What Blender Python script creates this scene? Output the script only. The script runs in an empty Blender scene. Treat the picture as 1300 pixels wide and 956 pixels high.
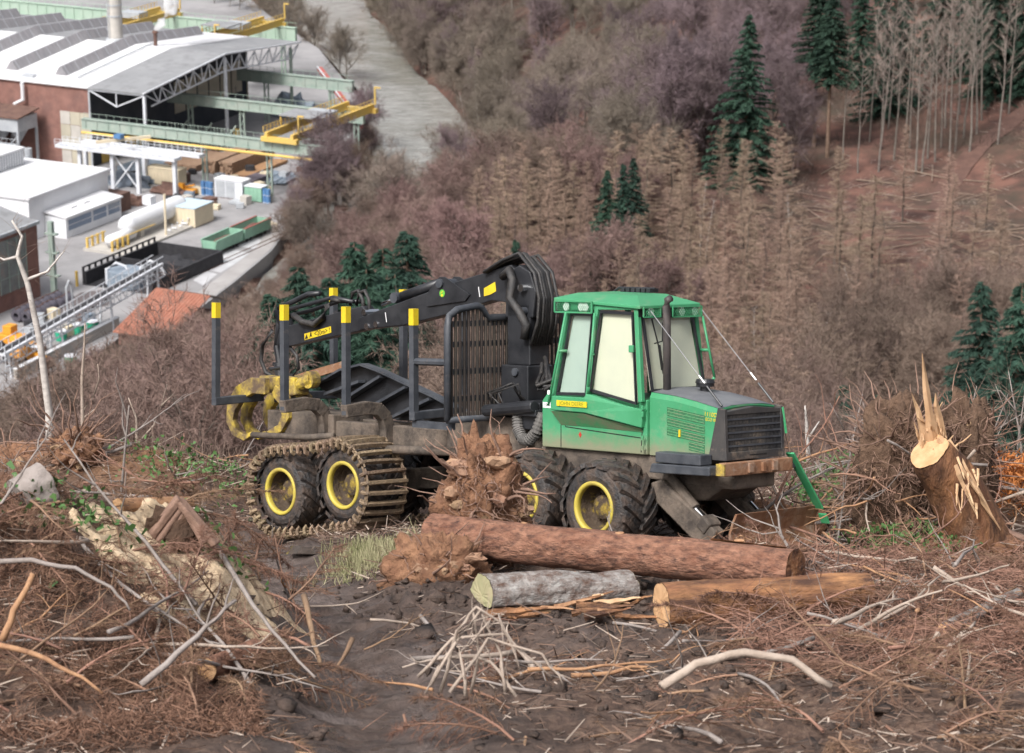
import bpy, bmesh, math, random
import numpy as np
from mathutils import Vector, Matrix, Euler, noise as mnoise
random.seed(7); rng = np.random.default_rng(7)
R = math.radians
sc = bpy.context.scene
col = sc.collection

# ---------------------------------------------------------------- camera, sky, sun, exposure
FPX, HOR, H = 3320.0, -610.0, 138.0           # focal length in photo pixels, horizon row, eye height above the valley floor
PITCH = math.atan((478 - HOR) / FPX)
cam = bpy.data.cameras.new('camera'); cam_o = bpy.data.objects.new('camera', cam); col.objects.link(cam_o)
cam_o.location = (0, 0, H); cam_o.rotation_euler = (math.pi / 2 - PITCH, 0, 0)
cam.sensor_width = 36; cam.lens = 36 * FPX / 1300
cam.clip_start = .5; cam.clip_end = 6000
cam.dof.use_dof = True; cam.dof.focus_distance = 38; cam.dof.aperture_fstop = 2.8
sc.camera = cam_o
SUN_EL, SUN_AZ = R(52), R(215)
w = bpy.data.worlds.new('World'); sc.world = w; w.use_nodes = True
nt = w.node_tree; bg = nt.nodes['Background']
sky = nt.nodes.new('ShaderNodeTexSky'); sky.sky_type = 'NISHITA'; sky.sun_disc = False
sky.sun_elevation = SUN_EL; sky.sun_rotation = SUN_AZ; sky.air_density = 1.0; sky.dust_density = 6.0; sky.ozone_density = .4
hs = nt.nodes.new('ShaderNodeHueSaturation'); hs.inputs['Saturation'].default_value = .38   # overcast: a grey sky
nt.links.new(sky.outputs[0], hs.inputs['Color']); nt.links.new(hs.outputs[0], bg.inputs[0]); bg.inputs[1].default_value = .078
sun = bpy.data.lights.new('sun', 'SUN'); sun.energy = 1.5; sun.angle = R(14); sun.color = (1, .985, .965)
sun_o = bpy.data.objects.new('sun', sun); col.objects.link(sun_o)
sun_o.rotation_euler = (math.pi / 2 - SUN_EL, 0, math.pi - SUN_AZ)
vs = sc.view_settings; sc.display_settings.display_device = 'sRGB'
vs.view_transform = 'Standard'; vs.look = 'None'; vs.exposure = 1.2; vs.gamma = 1; vs.use_curve_mapping = False
sc.cycles.max_bounces = 5; sc.cycles.diffuse_bounces = 2; sc.cycles.glossy_bounces = 2; sc.cycles.transparent_max_bounces = 8
sc.cycles.volume_bounces = 6; sc.cycles.use_denoising = True

# ---------------------------------------------------------------- pixel directions -> points
_fw = Vector((0, math.cos(PITCH), -math.sin(PITCH))); _up = Vector((0, math.sin(PITCH), math.cos(PITCH))); _rt = Vector((1, 0, 0))
CAM = Vector((0, 0, H))
def ray(px, py): return _fw + _rt * ((px - 650) / FPX) + _up * ((478 - py) / FPX)
def at(px, py, Y):
    d = ray(px, py); return CAM + d * (Y / d.y)
def onz(px, py, z=0.):
    d = ray(px, py); return CAM + d * ((z - H) / d.z)
def proj(p):
    d = Vector(p) - CAM; z = d.dot(_fw)
    return (650 + FPX * d.x / z, 478 - FPX * d.dot(_up) / z)

# ---------------------------------------------------------------- noise (numpy)
_tab = rng.random((256, 256))
def vnoise(x, y):
    xi = np.floor(x).astype(int); yi = np.floor(y).astype(int); fx = x - xi; fy = y - yi
    fx = fx * fx * (3 - 2 * fx); fy = fy * fy * (3 - 2 * fy)
    a = _tab[xi & 255, yi & 255]; b = _tab[(xi + 1) & 255, yi & 255]; c = _tab[xi & 255, (yi + 1) & 255]; d = _tab[(xi + 1) & 255, (yi + 1) & 255]
    return (a * (1 - fx) + b * fx) * (1 - fy) + (c * (1 - fx) + d * fx) * fy - .5
def fbm(x, y, n=4, lac=2.1, g=.5):
    s = 0; a = 1.
    for i in range(n): s = s + a * vnoise(x + i * 17.3, y + i * 9.1); x = x * lac; y = y * lac; a *= g
    return s
def sstep(a, b, x):
    t = np.clip((x - a) / (b - a), 0, 1); return t * t * (3 - 2 * t)

# ---------------------------------------------------------------- mesh builder
class MB:
    def __init__(s): s.v = []; s.f = []
    def add(s, vs, fs):
        n = len(s.v); s.v += [tuple(v) for v in vs]; s.f += [tuple(i + n for i in f) for f in fs]; return s
    def box(s, c, d, rot=None):
        x, y, z = d[0] / 2, d[1] / 2, d[2] / 2; c = Vector(c)
        p = [Vector((sx * x, sy * y, sz * z)) for sz in (-1, 1) for sx, sy in ((-1, -1), (1, -1), (1, 1), (-1, 1))]
        if rot is not None: p = [rot @ q for q in p]
        return s.add([c + q for q in p], [(3, 2, 1, 0), (4, 5, 6, 7), (0, 1, 5, 4), (1, 2, 6, 5), (2, 3, 7, 6), (3, 0, 4, 7)])
    def span(s, x0, x1, y0, y1, z0, z1): return s.box(((x0 + x1) / 2, (y0 + y1) / 2, (z0 + z1) / 2), (abs(x1 - x0), abs(y1 - y0), abs(z1 - z0)))
    def beam(s, a, b, wd, ht, up=(0, 0, 1)):
        a = Vector(a); b = Vector(b); d = (b - a); L = d.length; d.normalize(); u = Vector(up)
        if abs(d.dot(u)) > .98: u = Vector((1, 0, 0))
        r = d.cross(u).normalized(); u = r.cross(d)
        return s.box((a + b) / 2, (L, wd, ht), Matrix((d, r, u)).transposed())
    def tube(s, pts, rad, n=6, cap=True):
        pts = [Vector(p) for p in pts]; m = len(pts)
        if not hasattr(rad, '__len__'): rad = [rad] * m
        ref = Vector((.31, .17, .93)); vs = []; fs = []
        for i, p in enumerate(pts):
            d = (pts[min(i + 1, m - 1)] - pts[max(i - 1, 0)])
            d = d.normalized() if d.length > 1e-9 else Vector((0, 0, 1))
            if abs(d.dot(ref)) > .95: rr = Vector((1, 0, 0))
            else: rr = ref
            a = d.cross(rr).normalized(); b = d.cross(a)
            for k in range(n):
                t = 2 * math.pi * k / n; vs.append(p + (a * math.cos(t) + b * math.sin(t)) * rad[i])
        for i in range(m - 1):
            for k in range(n):
                k2 = (k + 1) % n; fs.append((i * n + k, i * n + k2, (i + 1) * n + k2, (i + 1) * n + k))
        if cap: fs.append(tuple(range(n))[::-1]); fs.append(tuple((m - 1) * n + k for k in range(n)))
        return s.add(vs, fs)
    def cyl(s, a, b, r0, r1=None, n=12): return s.tube([a, b], [r0, r0 if r1 is None else r1], n)
    def prism(s, poly, ext, o=(0, 0, 0)):                 # polygon of 3-d points swept along ext
        e = Vector(ext); p = [Vector(q) + Vector(o) for q in poly]; n = len(p)
        return s.add(p + [q + e for q in p], [tuple(range(n))[::-1], tuple(range(n, 2 * n))] + [(i, (i + 1) % n, (i + 1) % n + n, i + n) for i in range(n)])
    def lathe(s, prof, n=24, axis='y', c=(0, 0, 0)):      # profile (radius, along) about an axis
        vs = []; fs = []; m = len(prof); c = Vector(c)
        for k in range(n):
            t = 2 * math.pi * k / n; ca, sa = math.cos(t), math.sin(t)
            for r, h in prof:
                q = Vector((r * ca, h, r * sa)) if axis == 'y' else (Vector((r * ca, r * sa, h)) if axis == 'z' else Vector((h, r * ca, r * sa)))
                vs.append(c + q)
        for k in range(n):
            k2 = (k + 1) % n
            for i in range(m - 1): fs.append((k * m + i, k * m + i + 1, k2 * m + i + 1, k2 * m + i))
        return s.add(vs, fs)
    def blob(s, c, d, amp=.3, fr=1.5, sub=3, seed=0):
        bm = bmesh.new(); bmesh.ops.create_icosphere(bm, subdivisions=sub, radius=1); c = Vector(c); o = Vector((seed * 3.7, seed * 1.3, seed * 7.1))
        vs = []
        for v in bm.verts:
            k = 1 + amp * mnoise.fractal(v.co * fr + o, .8, 2.1, 4); vs.append(c + Vector((v.co.x * d[0] * k, v.co.y * d[1] * k, v.co.z * d[2] * k)))
        fs = [tuple(v.index for v in f.verts) for f in bm.faces]; bm.free(); return s.add(vs, fs)
    def mesh(s, name, m=None, smooth=False):
        me = bpy.data.meshes.new(name); me.from_pydata(s.v, [], s.f); me.validate()
        bm = bmesh.new(); bm.from_mesh(me); bmesh.ops.recalc_face_normals(bm, faces=bm.faces) if len(s.f) < 60000 else None; bm.to_mesh(me); bm.free()
        if smooth: me.polygons.foreach_set('use_smooth', [True] * len(me.polygons))
        if m: me.materials.append(m)
        return me
def tag(o, label=None, cat=None, group=None, kind=None):
    if label: o['label'] = label
    if cat: o['category'] = cat
    if group: o['group'] = group
    if kind: o['kind'] = kind
    return o
def link(name, me, parent=None):
    o = bpy.data.objects.new(name, me); col.objects.link(o)
    if parent is not None: o.parent = parent
    return o
def obj(name, mb, m, parent=None, smooth=False, bevel=0, sharp=None):
    o = link(name, mb.mesh(name, m, smooth), parent)
    if bevel:
        b = o.modifiers.new('bevel', 'BEVEL'); b.width = bevel; b.segments = 2; b.limit_method = 'ANGLE'; b.angle_limit = R(35)
    return o
def thing(name, label, cat, loc=(0, 0, 0), rz=0., group=None):
    o = bpy.data.objects.new(name, None); col.objects.link(o); o.empty_display_size = .2
    o.location = loc; o.rotation_euler = (0, 0, rz); return tag(o, label, cat, group)
def copy_tree(o, parent=None):
    c = o.copy(); col.objects.link(c); c.parent = parent
    for ch in list(o.children): copy_tree(ch, c)
    return c
def arr_mesh(name, V, Fc, m, smooth=False):
    """fast mesh from numpy: V (n,3), Fc (m,3 or 4)"""
    me = bpy.data.meshes.new(name); k = Fc.shape[1]
    me.vertices.add(len(V)); me.vertices.foreach_set('co', np.ascontiguousarray(V, dtype=np.float32).ravel())
    me.loops.add(len(Fc) * k); me.loops.foreach_set('vertex_index', np.ascontiguousarray(Fc, dtype=np.int32).ravel())
    me.polygons.add(len(Fc)); me.polygons.foreach_set('loop_start', np.arange(0, len(Fc) * k, k, dtype=np.int32))
    if smooth: me.polygons.foreach_set('use_smooth', np.ones(len(Fc), dtype=bool))
    me.update(calc_edges=True)
    if m: me.materials.append(m)
    return me

# ---------------------------------------------------------------- materials
def _n(nt, t, **k):
    n = nt.nodes.new(t)
    for a, b in k.items(): setattr(n, a, b)
    return n
def mat(name, c1, c2=None, scale=4., rough=.75, metal=0., bump=0., bscale=None, c3=None, scale3=1., amt3=.5, spec=.5, rand=0., stretch=None, rough2=None, detail=5., coord='Object', zd=None):
    m = bpy.data.materials.new(name); m.use_nodes = True; nt = m.node_tree; b = nt.nodes['Principled BSDF']; L = nt.links.new
    b.inputs['Roughness'].default_value = rough; b.inputs['Metallic'].default_value = metal; b.inputs['Specular IOR Level'].default_value = spec
    tc = _n(nt, 'ShaderNodeTexCoord'); src = tc.outputs[coord]
    if stretch:
        mp = _n(nt, 'ShaderNodeMapping'); mp.inputs['Scale'].default_value = stretch; L(src, mp.inputs[0]); src = mp.outputs[0]
    def nz(s, d=detail, rg=.6):
        n = _n(nt, 'ShaderNodeTexNoise'); n.inputs['Scale'].default_value = s; n.inputs['Detail'].default_value = d; n.inputs['Roughness'].default_value = rg; L(src, n.inputs['Vector']); return n.outputs['Fac']
    def ramp(f, a, bb):
        r = _n(nt, 'ShaderNodeMapRange'); r.inputs[1].default_value = a; r.inputs[2].default_value = bb; L(f, r.inputs[0]); return r.outputs[0]
    def mix(f, a, bb):
        x = _n(nt, 'ShaderNodeMix', data_type='RGBA')
        if hasattr(f, 'is_linked'): L(f, x.inputs[0])
        else: x.inputs[0].default_value = f
        for i, q in ((6, a), (7, bb)):
            if hasattr(q, 'is_linked'): L(q, x.inputs[i])
            else: x.inputs[i].default_value = (*q, 1)
        return x.outputs[2]
    c = None
    if c2 is not None:
        f = ramp(nz(scale), .35, .65); c = mix(f, c1, c2)
        if rough2 is not None:
            r = _n(nt, 'ShaderNodeMapRange'); r.inputs[3].default_value = rough; r.inputs[4].default_value = rough2; L(f, r.inputs[0]); L(r.outputs[0], b.inputs['Roughness'])
    if c3 is not None:
        f3 = ramp(nz(scale3, 6., .7), 1 - amt3 - .12, 1 - amt3 + .12); c = mix(f3, c if c is not None else c1, c3)
    if zd is not None:                                    # splashed mud low on the machine, in ragged patches
        sx = _n(nt, 'ShaderNodeSeparateXYZ'); L(tc.outputs[coord], sx.inputs[0]); r = _n(nt, 'ShaderNodeMapRange'); r.inputs[1].default_value = zd[1]; r.inputs[2].default_value = zd[0]; L(sx.outputs[2], r.inputs[0])
        ad = _n(nt, 'ShaderNodeMath', operation='ADD'); L(r.outputs[0], ad.inputs[0]); L(nz(5., 8., .75), ad.inputs[1]); f4 = ramp(ad.outputs[0], .75, 1.35); c = mix(f4, c if c is not None else c1, zd[2])
    if rand:
        oi = _n(nt, 'ShaderNodeObjectInfo'); h = _n(nt, 'ShaderNodeHueSaturation')
        r = _n(nt, 'ShaderNodeMapRange'); r.inputs[3].default_value = 1 - rand; r.inputs[4].default_value = 1 + rand; L(oi.outputs['Random'], r.inputs[0]); L(r.outputs[0], h.inputs['Value'])
        r2 = _n(nt, 'ShaderNodeMapRange'); r2.inputs[3].default_value = .5 - rand * .06; r2.inputs[4].default_value = .5 + rand * .06
        ml = _n(nt, 'ShaderNodeMath', operation='FRACT'); m7 = _n(nt, 'ShaderNodeMath', operation='MULTIPLY'); m7.inputs[1].default_value = 7.31
        L(oi.outputs['Random'], m7.inputs[0]); L(m7.outputs[0], ml.inputs[0]); L(ml.outputs[0], r2.inputs[0]); L(r2.outputs[0], h.inputs['Hue'])
        if c is not None: L(c, h.inputs['Color'])
        else: h.inputs['Color'].default_value = (*c1, 1)
        c = h.outputs[0]
    if c is not None: L(c, b.inputs['Base Color'])
    else: b.inputs['Base Color'].default_value = (*c1, 1)
    if bump:
        bp = _n(nt, 'ShaderNodeBump'); bp.inputs['Strength'].default_value = min(1, bump); bp.inputs['Distance'].default_value = .03 * max(1, bump)
        L(nz(bscale or scale * 3), bp.inputs['Height']); L(bp.outputs[0], b.inputs['Normal'])
    return m
def flat(name, c, rough=.6, metal=0., rand=0.): return mat(name, c, rough=rough, metal=metal, rand=rand)
# ================================================================ TERRAIN
# frame of the forwarder: it stands on a shelf that falls 15 degrees away from the camera
PSI, TILT = R(44.5), R(15)
VN = Vector((0, math.sin(TILT), math.cos(TILT))); VE = Vector((0, math.cos(TILT), -math.sin(TILT)))
VF = Vector((math.sin(PSI), 0, 0)) - VE * math.cos(PSI); VL = VN.cross(VF)
MO = CAM + ray(753.7, 645) * 36.06 - VF * .76 + VL * 1.33 - VN * .66           # ground under the front bogie
MM = Matrix(((VF.x, VL.x, VN.x, MO.x), (VF.y, VL.y, VN.y, MO.y), (VF.z, VL.z, VN.z, MO.z), (0, 0, 0, 1)))
TS = math.tan(TILT)
def plane_z(y): return MO.z - TS * (y - MO.y)
def onp(px, py, dz=0.):                                                          # pixel -> point on the shelf plane
    d = ray(px, py); o = MO + Vector((0, 0, dz)); return CAM + d * ((o - CAM).dot(VN) / d.dot(VN))

# far terrain: thin plate through sight-line points
ctl = []
for (px, py, Y) in ((900, 500, 300), (850, 330, 370), (900, 240, 400), (760, 330, 370), (620, 350, 372), (690, 250, 450), (650, 180, 540), (750, 100, 560), (850, 100, 520),
                    (1000, 100, 480), (1000, 200, 430), (1300, 130, 440), (1200, 250, 405), (1100, 320, 370), (1300, 300, 380), (1300, 440, 322), (1000, 480, 310), (1200, 480, 300)):
    p = at(px, py, Y); ctl.append((p.x, p.y, p.z))
for x in (-60, -30, 0, 30, 60):
    for y in (0, 25, 46): ctl.append((x, y, plane_z(y)))
ctl += [(-40, 62, 110), (0, 62, 111), (40, 62, 111), (90, 62, 114), (-90, 62, 108), (-70, 100, 92), (0, 100, 95), (60, 100, 95), (-130, 200, 55), (-50, 200, 60), (0, 200, 58), (-70, 250, 43), (-30, 250, 47), (-65, 350, 11), (-20, 350, 24), (60, 200, 58), (130, 200, 62),
        (-120, 300, 22), (-70, 300, 27), (-30, 300, 33), (20, 300, 35), (180, 400, 60), (220, 300, 60), (-30, 400, 8), (150, 520, 66), (60, 620, 46), (0, 680, 14), (80, 800, 66), (170, 800, 110), (-10, 800, 12),
        (0, 1000, 40), (300, 1000, 160), (-200, 1000, 14), (-400, 700, 6), (-250, 400, 4), (-250, 200, 55), (400, 500, 120), (400, 100, 120), (-400, 100, 90), (-400, 400, 10), (-200, 1500, 120), (200, 1500, 160), (300, 0, 130), (-300, 0, 125), (0, -60, 142)]
ctl = np.array(ctl, float)
def _phi(d2): return .5 * d2 * np.log(d2 + 1e-9)
_sc = 200.
_X = ctl[:, :2] / _sc; _K = _phi(((_X[:, None] - _X[None]) ** 2).sum(-1)) + np.eye(len(ctl)) * .0008
_P = np.c_[np.ones(len(ctl)), _X]; _A = np.block([[_K, _P], [_P.T, np.zeros((3, 3))]]); _wt = np.linalg.solve(_A, np.r_[ctl[:, 2], 0, 0, 0])
def tps(x, y):
    q = np.stack([x, y], -1) / _sc; out = _wt[-3] + _wt[-2] * q[..., 0] + _wt[-1] * q[..., 1]
    for i in range(len(_X)): out = out + _wt[i] * _phi((q[..., 0] - _X[i, 0]) ** 2 + (q[..., 1] - _X[i, 1]) ** 2)
    return out
def pixline(pts, z): return [tuple(onz(a, b, z)[:2]) for a, b in pts]
YARD = pixline([(-420, 640), (-150, 560), (0, 508), (90, 470), (150, 430), (225, 412), (262, 385), (300, 356), (345, 318), (385, 262), (430, 205), (462, 165), (452, 120), (405, 62), (340, 18), (250, -60), (120, -140)], 0) + [(-420, 900), (-420, 420)]
RIV_L = [(-260, 330)] + pixline([(-300, 720), (0, 560), (150, 480), (250, 425), (330, 360), (395, 290), (445, 222), (475, 170), (462, 120), (412, 62), (345, 10), (250, -70)], -3) + [(-190, 1200)]
RIV_R = [(-240, 250)] + pixline([(-200, 830), (110, 545), (255, 462), (345, 398), (450, 340), (565, 310), (655, 262), (635, 205), (553, 118), (503, 55), (460, 0), (380, -75)], -3) + [(-120, 1200)]
def chaikin(p, n=2, jit=1.2):
    for _ in range(n):
        q = [p[0]]
        for a, b in zip(p, p[1:]): q += [(.75 * a[0] + .25 * b[0], .75 * a[1] + .25 * b[1]), (.25 * a[0] + .75 * b[0], .25 * a[1] + .75 * b[1])]
        p = q + [p[-1]]
    return [(x + random.uniform(-jit, jit), y + random.uniform(-jit, jit)) for x, y in p]
RIV_L, RIV_R = chaikin(RIV_L), chaikin(RIV_R)
def inside(poly, x, y):
    r = np.zeros(np.shape(x), bool); n = len(poly)
    for i in range(n):
        x1, y1 = poly[i]; x2, y2 = poly[(i + 1) % n]
        if y1 == y2: continue
        c = ((y1 > y) != (y2 > y)) & (x < (x2 - x1) * (y - y1) / (y2 - y1) + x1); r ^= c
    return r
def dseg(poly, x, y, closed=True):
    d = np.full(np.shape(x), 1e9); n = len(poly)
    for i in range(n if closed else n - 1):
        x1, y1 = poly[i]; x2, y2 = poly[(i + 1) % n]; vx, vy = x2 - x1, y2 - y1; t = np.clip(((x - x1) * vx + (y - y1) * vy) / (vx * vx + vy * vy + 1e-9), 0, 1)
        d = np.minimum(d, np.hypot(x - x1 - t * vx, y - y1 - t * vy))
    return d
RIVER = RIV_L + RIV_R[::-1]
def terrain(x, y):
    x = np.asarray(x, float); y = np.asarray(y, float)
    z = tps(x, y)
    z = z + 3.0 * fbm(x / 45, y / 45, 3) * sstep(60, 140, y) + .8 * fbm(x / 9, y / 9, 3) * sstep(50, 90, y)
    dy = np.where(inside(YARD, x, y), 0, dseg(YARD, x, y)); k = sstep(25, 0, dy); z = z * (1 - k) + k * np.minimum(z, -.8); z = np.where(inside(YARD, x, y), -1.2, z)
    ri = inside(RIVER, x, y); dr = np.where(ri, 0, dseg(RIVER, x, y)); k = sstep(16, 0, dr); z = z * (1 - k) + k * np.minimum(z, -2.4); z = np.where(ri, -6., z)
    z = np.where(inside(YARD, x, y), np.minimum(z, -1.2), z)
    p = plane_z(y) - .5; k = sstep(58, 46, y) * sstep(70, 30, np.abs(x)); return z * (1 - k) + p * k
def hz(x, y): return float(terrain(np.array([x]), np.array([y]))[0])

M_hill = mat('hillside_soil', (.06, .03, .024), (.16, .078, .058), .25, .95, c3=(.055, .044, .03), scale3=.06, amt3=.45, bump=1.5, bscale=1.2)
gx = np.concatenate([np.arange(-420, -140, 14), np.arange(-140, 190, 3.2), np.arange(190, 440, 14)]); gy = np.concatenate([np.arange(-60, 640, 3.2), np.arange(640, 1500, 20)])
GX, GY = np.meshgrid(gx, gy); GZ = terrain(GX, GY)
def grid_faces(nx, ny):
    i = np.arange(nx * ny).reshape(ny, nx); return np.stack([i[:-1, :-1], i[:-1, 1:], i[1:, 1:], i[1:, :-1]], -1).reshape(-1, 4)
tag(link('hillside_terrain', arr_mesh('hillside_terrain', np.stack([GX, GY, GZ], -1).reshape(-1, 3), grid_faces(len(gx), len(gy)), M_hill, True)), kind='structure')

# river
M_water = mat('river_water', (.24, .24, .22), (.37, .365, .345), .5, .08, bump=9, bscale=.9, spec=.8, stretch=(.5, 1, 1), c3=(.19, .18, .15), scale3=.03, amt3=.42, detail=12)  # streaks in the colour stand for foam riffles and sky glints on ripples
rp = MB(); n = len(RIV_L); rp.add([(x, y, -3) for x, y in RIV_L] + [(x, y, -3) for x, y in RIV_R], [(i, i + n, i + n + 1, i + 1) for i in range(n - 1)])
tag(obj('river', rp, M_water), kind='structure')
# yard slab with its quay wall
M_yard = mat('yard_concrete', (.25, .245, .25), (.32, .31, .315), .06, .85, c3=(.17, .165, .17), scale3=.045, amt3=.4, bump=.3, bscale=2)
yp = MB(); yp.prism([(x, y, -4.5) for x, y in YARD], (0, 0, 4.5)); tag(obj('yard', yp, M_yard), kind='structure')
M_road = mat('riverside_road', (.30, .285, .28), (.37, .355, .35), .15, .85, c3=(.22, .2, .19), scale3=.12, amt3=.35)
def strip(name, left, right, z, m):
    a = pixline(left, z); b = pixline(right, z); n = len(a); q = MB(); q.add([(x, y, z) for x, y in a] + [(x, y, z) for x, y in b], [(i, i + n, i + n + 1, i + 1) for i in range(n - 1)]); return obj(name, q, m)
tag(strip('road', [(236, 383), (280, 350), (322, 318), (362, 262), (402, 205)], [(258, 386), (300, 353), (343, 316), (383, 261), (425, 204)], .02, M_road), kind='structure')
M_pud = mat('pale_slurry', (.62, .62, .64), (.5, .5, .52), .4, .25)
for k, (pts) in enumerate(([(262, 343), (282, 322), (300, 317), (316, 322), (300, 334), (280, 346)], [(300, 312), (318, 300), (336, 306), (322, 316)], [(245, 356), (262, 344), (276, 348), (258, 362)])):
    q = MB(); q.add([(x, y, .012) for x, y in pixline(pts, 0)], [tuple(range(len(pts)))]); tag(obj('slurry_puddle', q, M_pud), kind='structure')

# ---------------------------------------------------------------- foreground shelf (fine)
pix = lambda a, b: tuple(onp(a, b)[:2])
TRACK = [pix(-10, 640), pix(120, 640), pix(300, 662), pix(340, 705), pix(385, 760), pix(430, 830), pix(470, 900), pix(500, 990)]
MOUND = [(-4.6, 25.2, 1.6, 2.2, 1.45), (-3.6, 27.2, .8, 1.3, .75), (-7.2, 26.5, 2., 3., 1.3), (-6.3, 43.5, 2.2, 1.6, .75), (3.6, 30.5, 1.5, 1.2, .3), (7.6, 38.5, 2.6, 2.6, .65), (10.5, 33, 2.5, 3.5, .7), (-.9, 31.6, .8, .9, .55), (.2, 32.2, 1.1, .7, .3)]
def ground(x, y):
    x = np.asarray(x, float); y = np.asarray(y, float); z = plane_z(y)
    for cx, cy, sx, sy, h in MOUND: z = z + h * np.exp(-((x - cx) / sx) ** 2 - ((y - cy) / sy) ** 2)
    # machine frame: dip under the rear bogie
    dx, dy = x - MO.x, y - MO.y; lx = (dx * VF.x + dy * VF.y / math.cos(TILT) * math.cos(TILT)); ll = dx * VL.x + dy * VL.y
    um = sstep(3.2, 2.0, np.abs(ll)) * sstep(5.0, 3.2, lx) * sstep(-9.5, -8, lx)
    z = z - .36 * sstep(-2.6, -6.2, lx) * sstep(4, 2, np.abs(ll)) * sstep(-13, -8.5, lx)
    calm = .75 * um
    d = dseg(TRACK, x, y, False); rut = np.exp(-((d - .0) / .75) ** 2)
    z = z - .22 * rut
    rough = fbm(x / 1.9, y / 1.9, 2) * .26 + fbm(x / .62 + 5, y / .62, 2) * .17 + fbm(x / .19 + 9, y / .19, 3) * .10
    rough = rough * (1 - .5 * rut) * (1 - calm)
    z = z + rough + .10 * np.abs(fbm(x / .27 + 31, y / .27, 3)) * np.exp(-(d / 2.2) ** 2) * (1 - np.exp(-(d / .55) ** 2) * .7)
    cl = np.exp(-((x - 1.2) / 2.8) ** 2 - ((y - 28.6) / 1.5) ** 2)                 # churned clods in front of the logs
    z = z + cl * (.12 + .5 * np.abs(fbm(x / .45 + 3, y / .45, 4)) + .16 * np.abs(fbm(x / .16, y / .16, 2)))
    z = z + .045 * np.sin(y * 22 + 4 * np.abs(x - np.floor(x / 1.2) * 1.2 - .6)) * np.exp(-((d - .25) / .4) ** 4) * sstep(24, 25.5, y)      # tread marks in the rut
    far = np.maximum(0, y - 47 - 1.5 * fbm(x / 4, y / 4, 2)); z = z - .12 * far ** 1.6
    return z
def gz(x, y): return float(ground(np.array([x]), np.array([y]))[0])
M_g = bpy.data.materials.new('churned_ground'); M_g.use_nodes = True
def _ground_mat():
    nt = M_g.node_tree; L = nt.links.new; b = nt.nodes['Principled BSDF']; tc = _n(nt, 'ShaderNodeTexCoord'); at_ = _n(nt, 'ShaderNodeAttribute', attribute_name='zone')
    sep = _n(nt, 'ShaderNodeSeparateColor'); L(at_.outputs['Color'], sep.inputs[0])
    def nz(s, d=6., r=.65):
        n = _n(nt, 'ShaderNodeTexNoise'); n.inputs['Scale'].default_value = s; n.inputs['Detail'].default_value = d; n.inputs['Roughness'].default_value = r; L(tc.outputs['Object'], n.inputs['Vector']); return n.outputs['Fac']
    def rmp(f, stops):
        r = _n(nt, 'ShaderNodeValToRGB'); e = r.color_ramp.elements
        while len(e) < len(stops): e.new(.5)
        for q, (p, c) in zip(e, stops): q.position = p; q.color = (*c, 1)
        L(f, r.inputs[0]); return r.outputs[0]
    def mix(f, a, c):
        x = _n(nt, 'ShaderNodeMix', data_type='RGBA'); L(f, x.inputs[0]); L(a, x.inputs[6]); L(c, x.inputs[7]); return x.outputs[2]
    lit = rmp(nz(7.), [(.3, (.034, .021, .016)), (.48, (.095, .056, .04)), (.6, (.165, .104, .074)), (.75, (.28, .2, .145))])
    mud = rmp(nz(5.), [(.3, (.026, .017, .0135)), (.5, (.066, .043, .034)), (.7, (.125, .086, .068))])
    och = rmp(nz(4.), [(.3, (.12, .055, .028)), (.5, (.24, .125, .065)), (.7, (.33, .19, .11))])
    c = mix(sep.outputs[0], lit, mud); c = mix(sep.outputs[1], c, och); sheen_c = rmp(nz(3.), [(.35, (.09, .068, .06)), (.65, (.19, .15, .135))]); wm = _n(nt, 'ShaderNodeMath', operation='MULTIPLY'); L(sep.outputs[2], wm.inputs[0]); wr = _n(nt, 'ShaderNodeMapRange'); wr.inputs[1].default_value = .4; wr.inputs[2].default_value = .6; wr.inputs[4].default_value = .75; L(nz(1.1, 4.), wr.inputs[0]); L(wr.outputs[0], wm.inputs[1]); c = mix(wm.outputs[0], c, sheen_c); L(c, b.inputs['Base Color'])  # wet rut lightened in colour to stand for sheen from the sky
    wet = _n(nt, 'ShaderNodeMath', operation='MULTIPLY'); L(sep.outputs[0], wet.inputs[0]); mr = _n(nt, 'ShaderNodeMapRange'); mr.inputs[1].default_value = .42; mr.inputs[2].default_value = .6; L(nz(1.6, 3.), mr.inputs[0]); L(mr.outputs[0], wet.inputs[1])
    w2 = _n(nt, 'ShaderNodeMath', operation='MULTIPLY'); L(wet.outputs[0], w2.inputs[0]); L(sep.outputs[2], w2.inputs[1])
    rr = _n(nt, 'ShaderNodeMapRange'); rr.inputs[3].default_value = .9; rr.inputs[4].default_value = .12; L(w2.outputs[0], rr.inputs[0]); L(rr.outputs[0], b.inputs['Roughness'])
    bp = _n(nt, 'ShaderNodeBump'); bp.inputs['Strength'].default_value = .9; bp.inputs['Distance'].default_value = .06; L(nz(16., 6., .7), bp.inputs['Height']); L(bp.outputs[0], b.inputs['Normal'])
_ground_mat()
sx = np.arange(-15, 15.01, .085); sy = np.concatenate([np.arange(12, 21, .2), np.arange(21, 48, .085), np.arange(48, 58, .2)])
SX, SY = np.meshgrid(sx, sy); SZ = ground(SX, SY)
edge = np.minimum(np.minimum(SX + 15, 15 - SX), SY - 12); SZ = SZ - 1.6 * sstep(.9, 0, edge)
me = arr_mesh('ground', np.stack([SX, SY, SZ], -1).reshape(-1, 3), grid_faces(len(sx), len(sy)), M_g, True)
dtr = dseg(TRACK, SX, SY, False)
_dx, _dy = SX - MO.x, SY - MO.y; _lx = _dx * VF.x + _dy * VF.y; _ll = _dx * VL.x + _dy * VL.y
mach = sstep(4.2, 1.5, np.abs(_ll)) * sstep(6, 3, _lx) * sstep(-10, -7, _lx)
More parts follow.
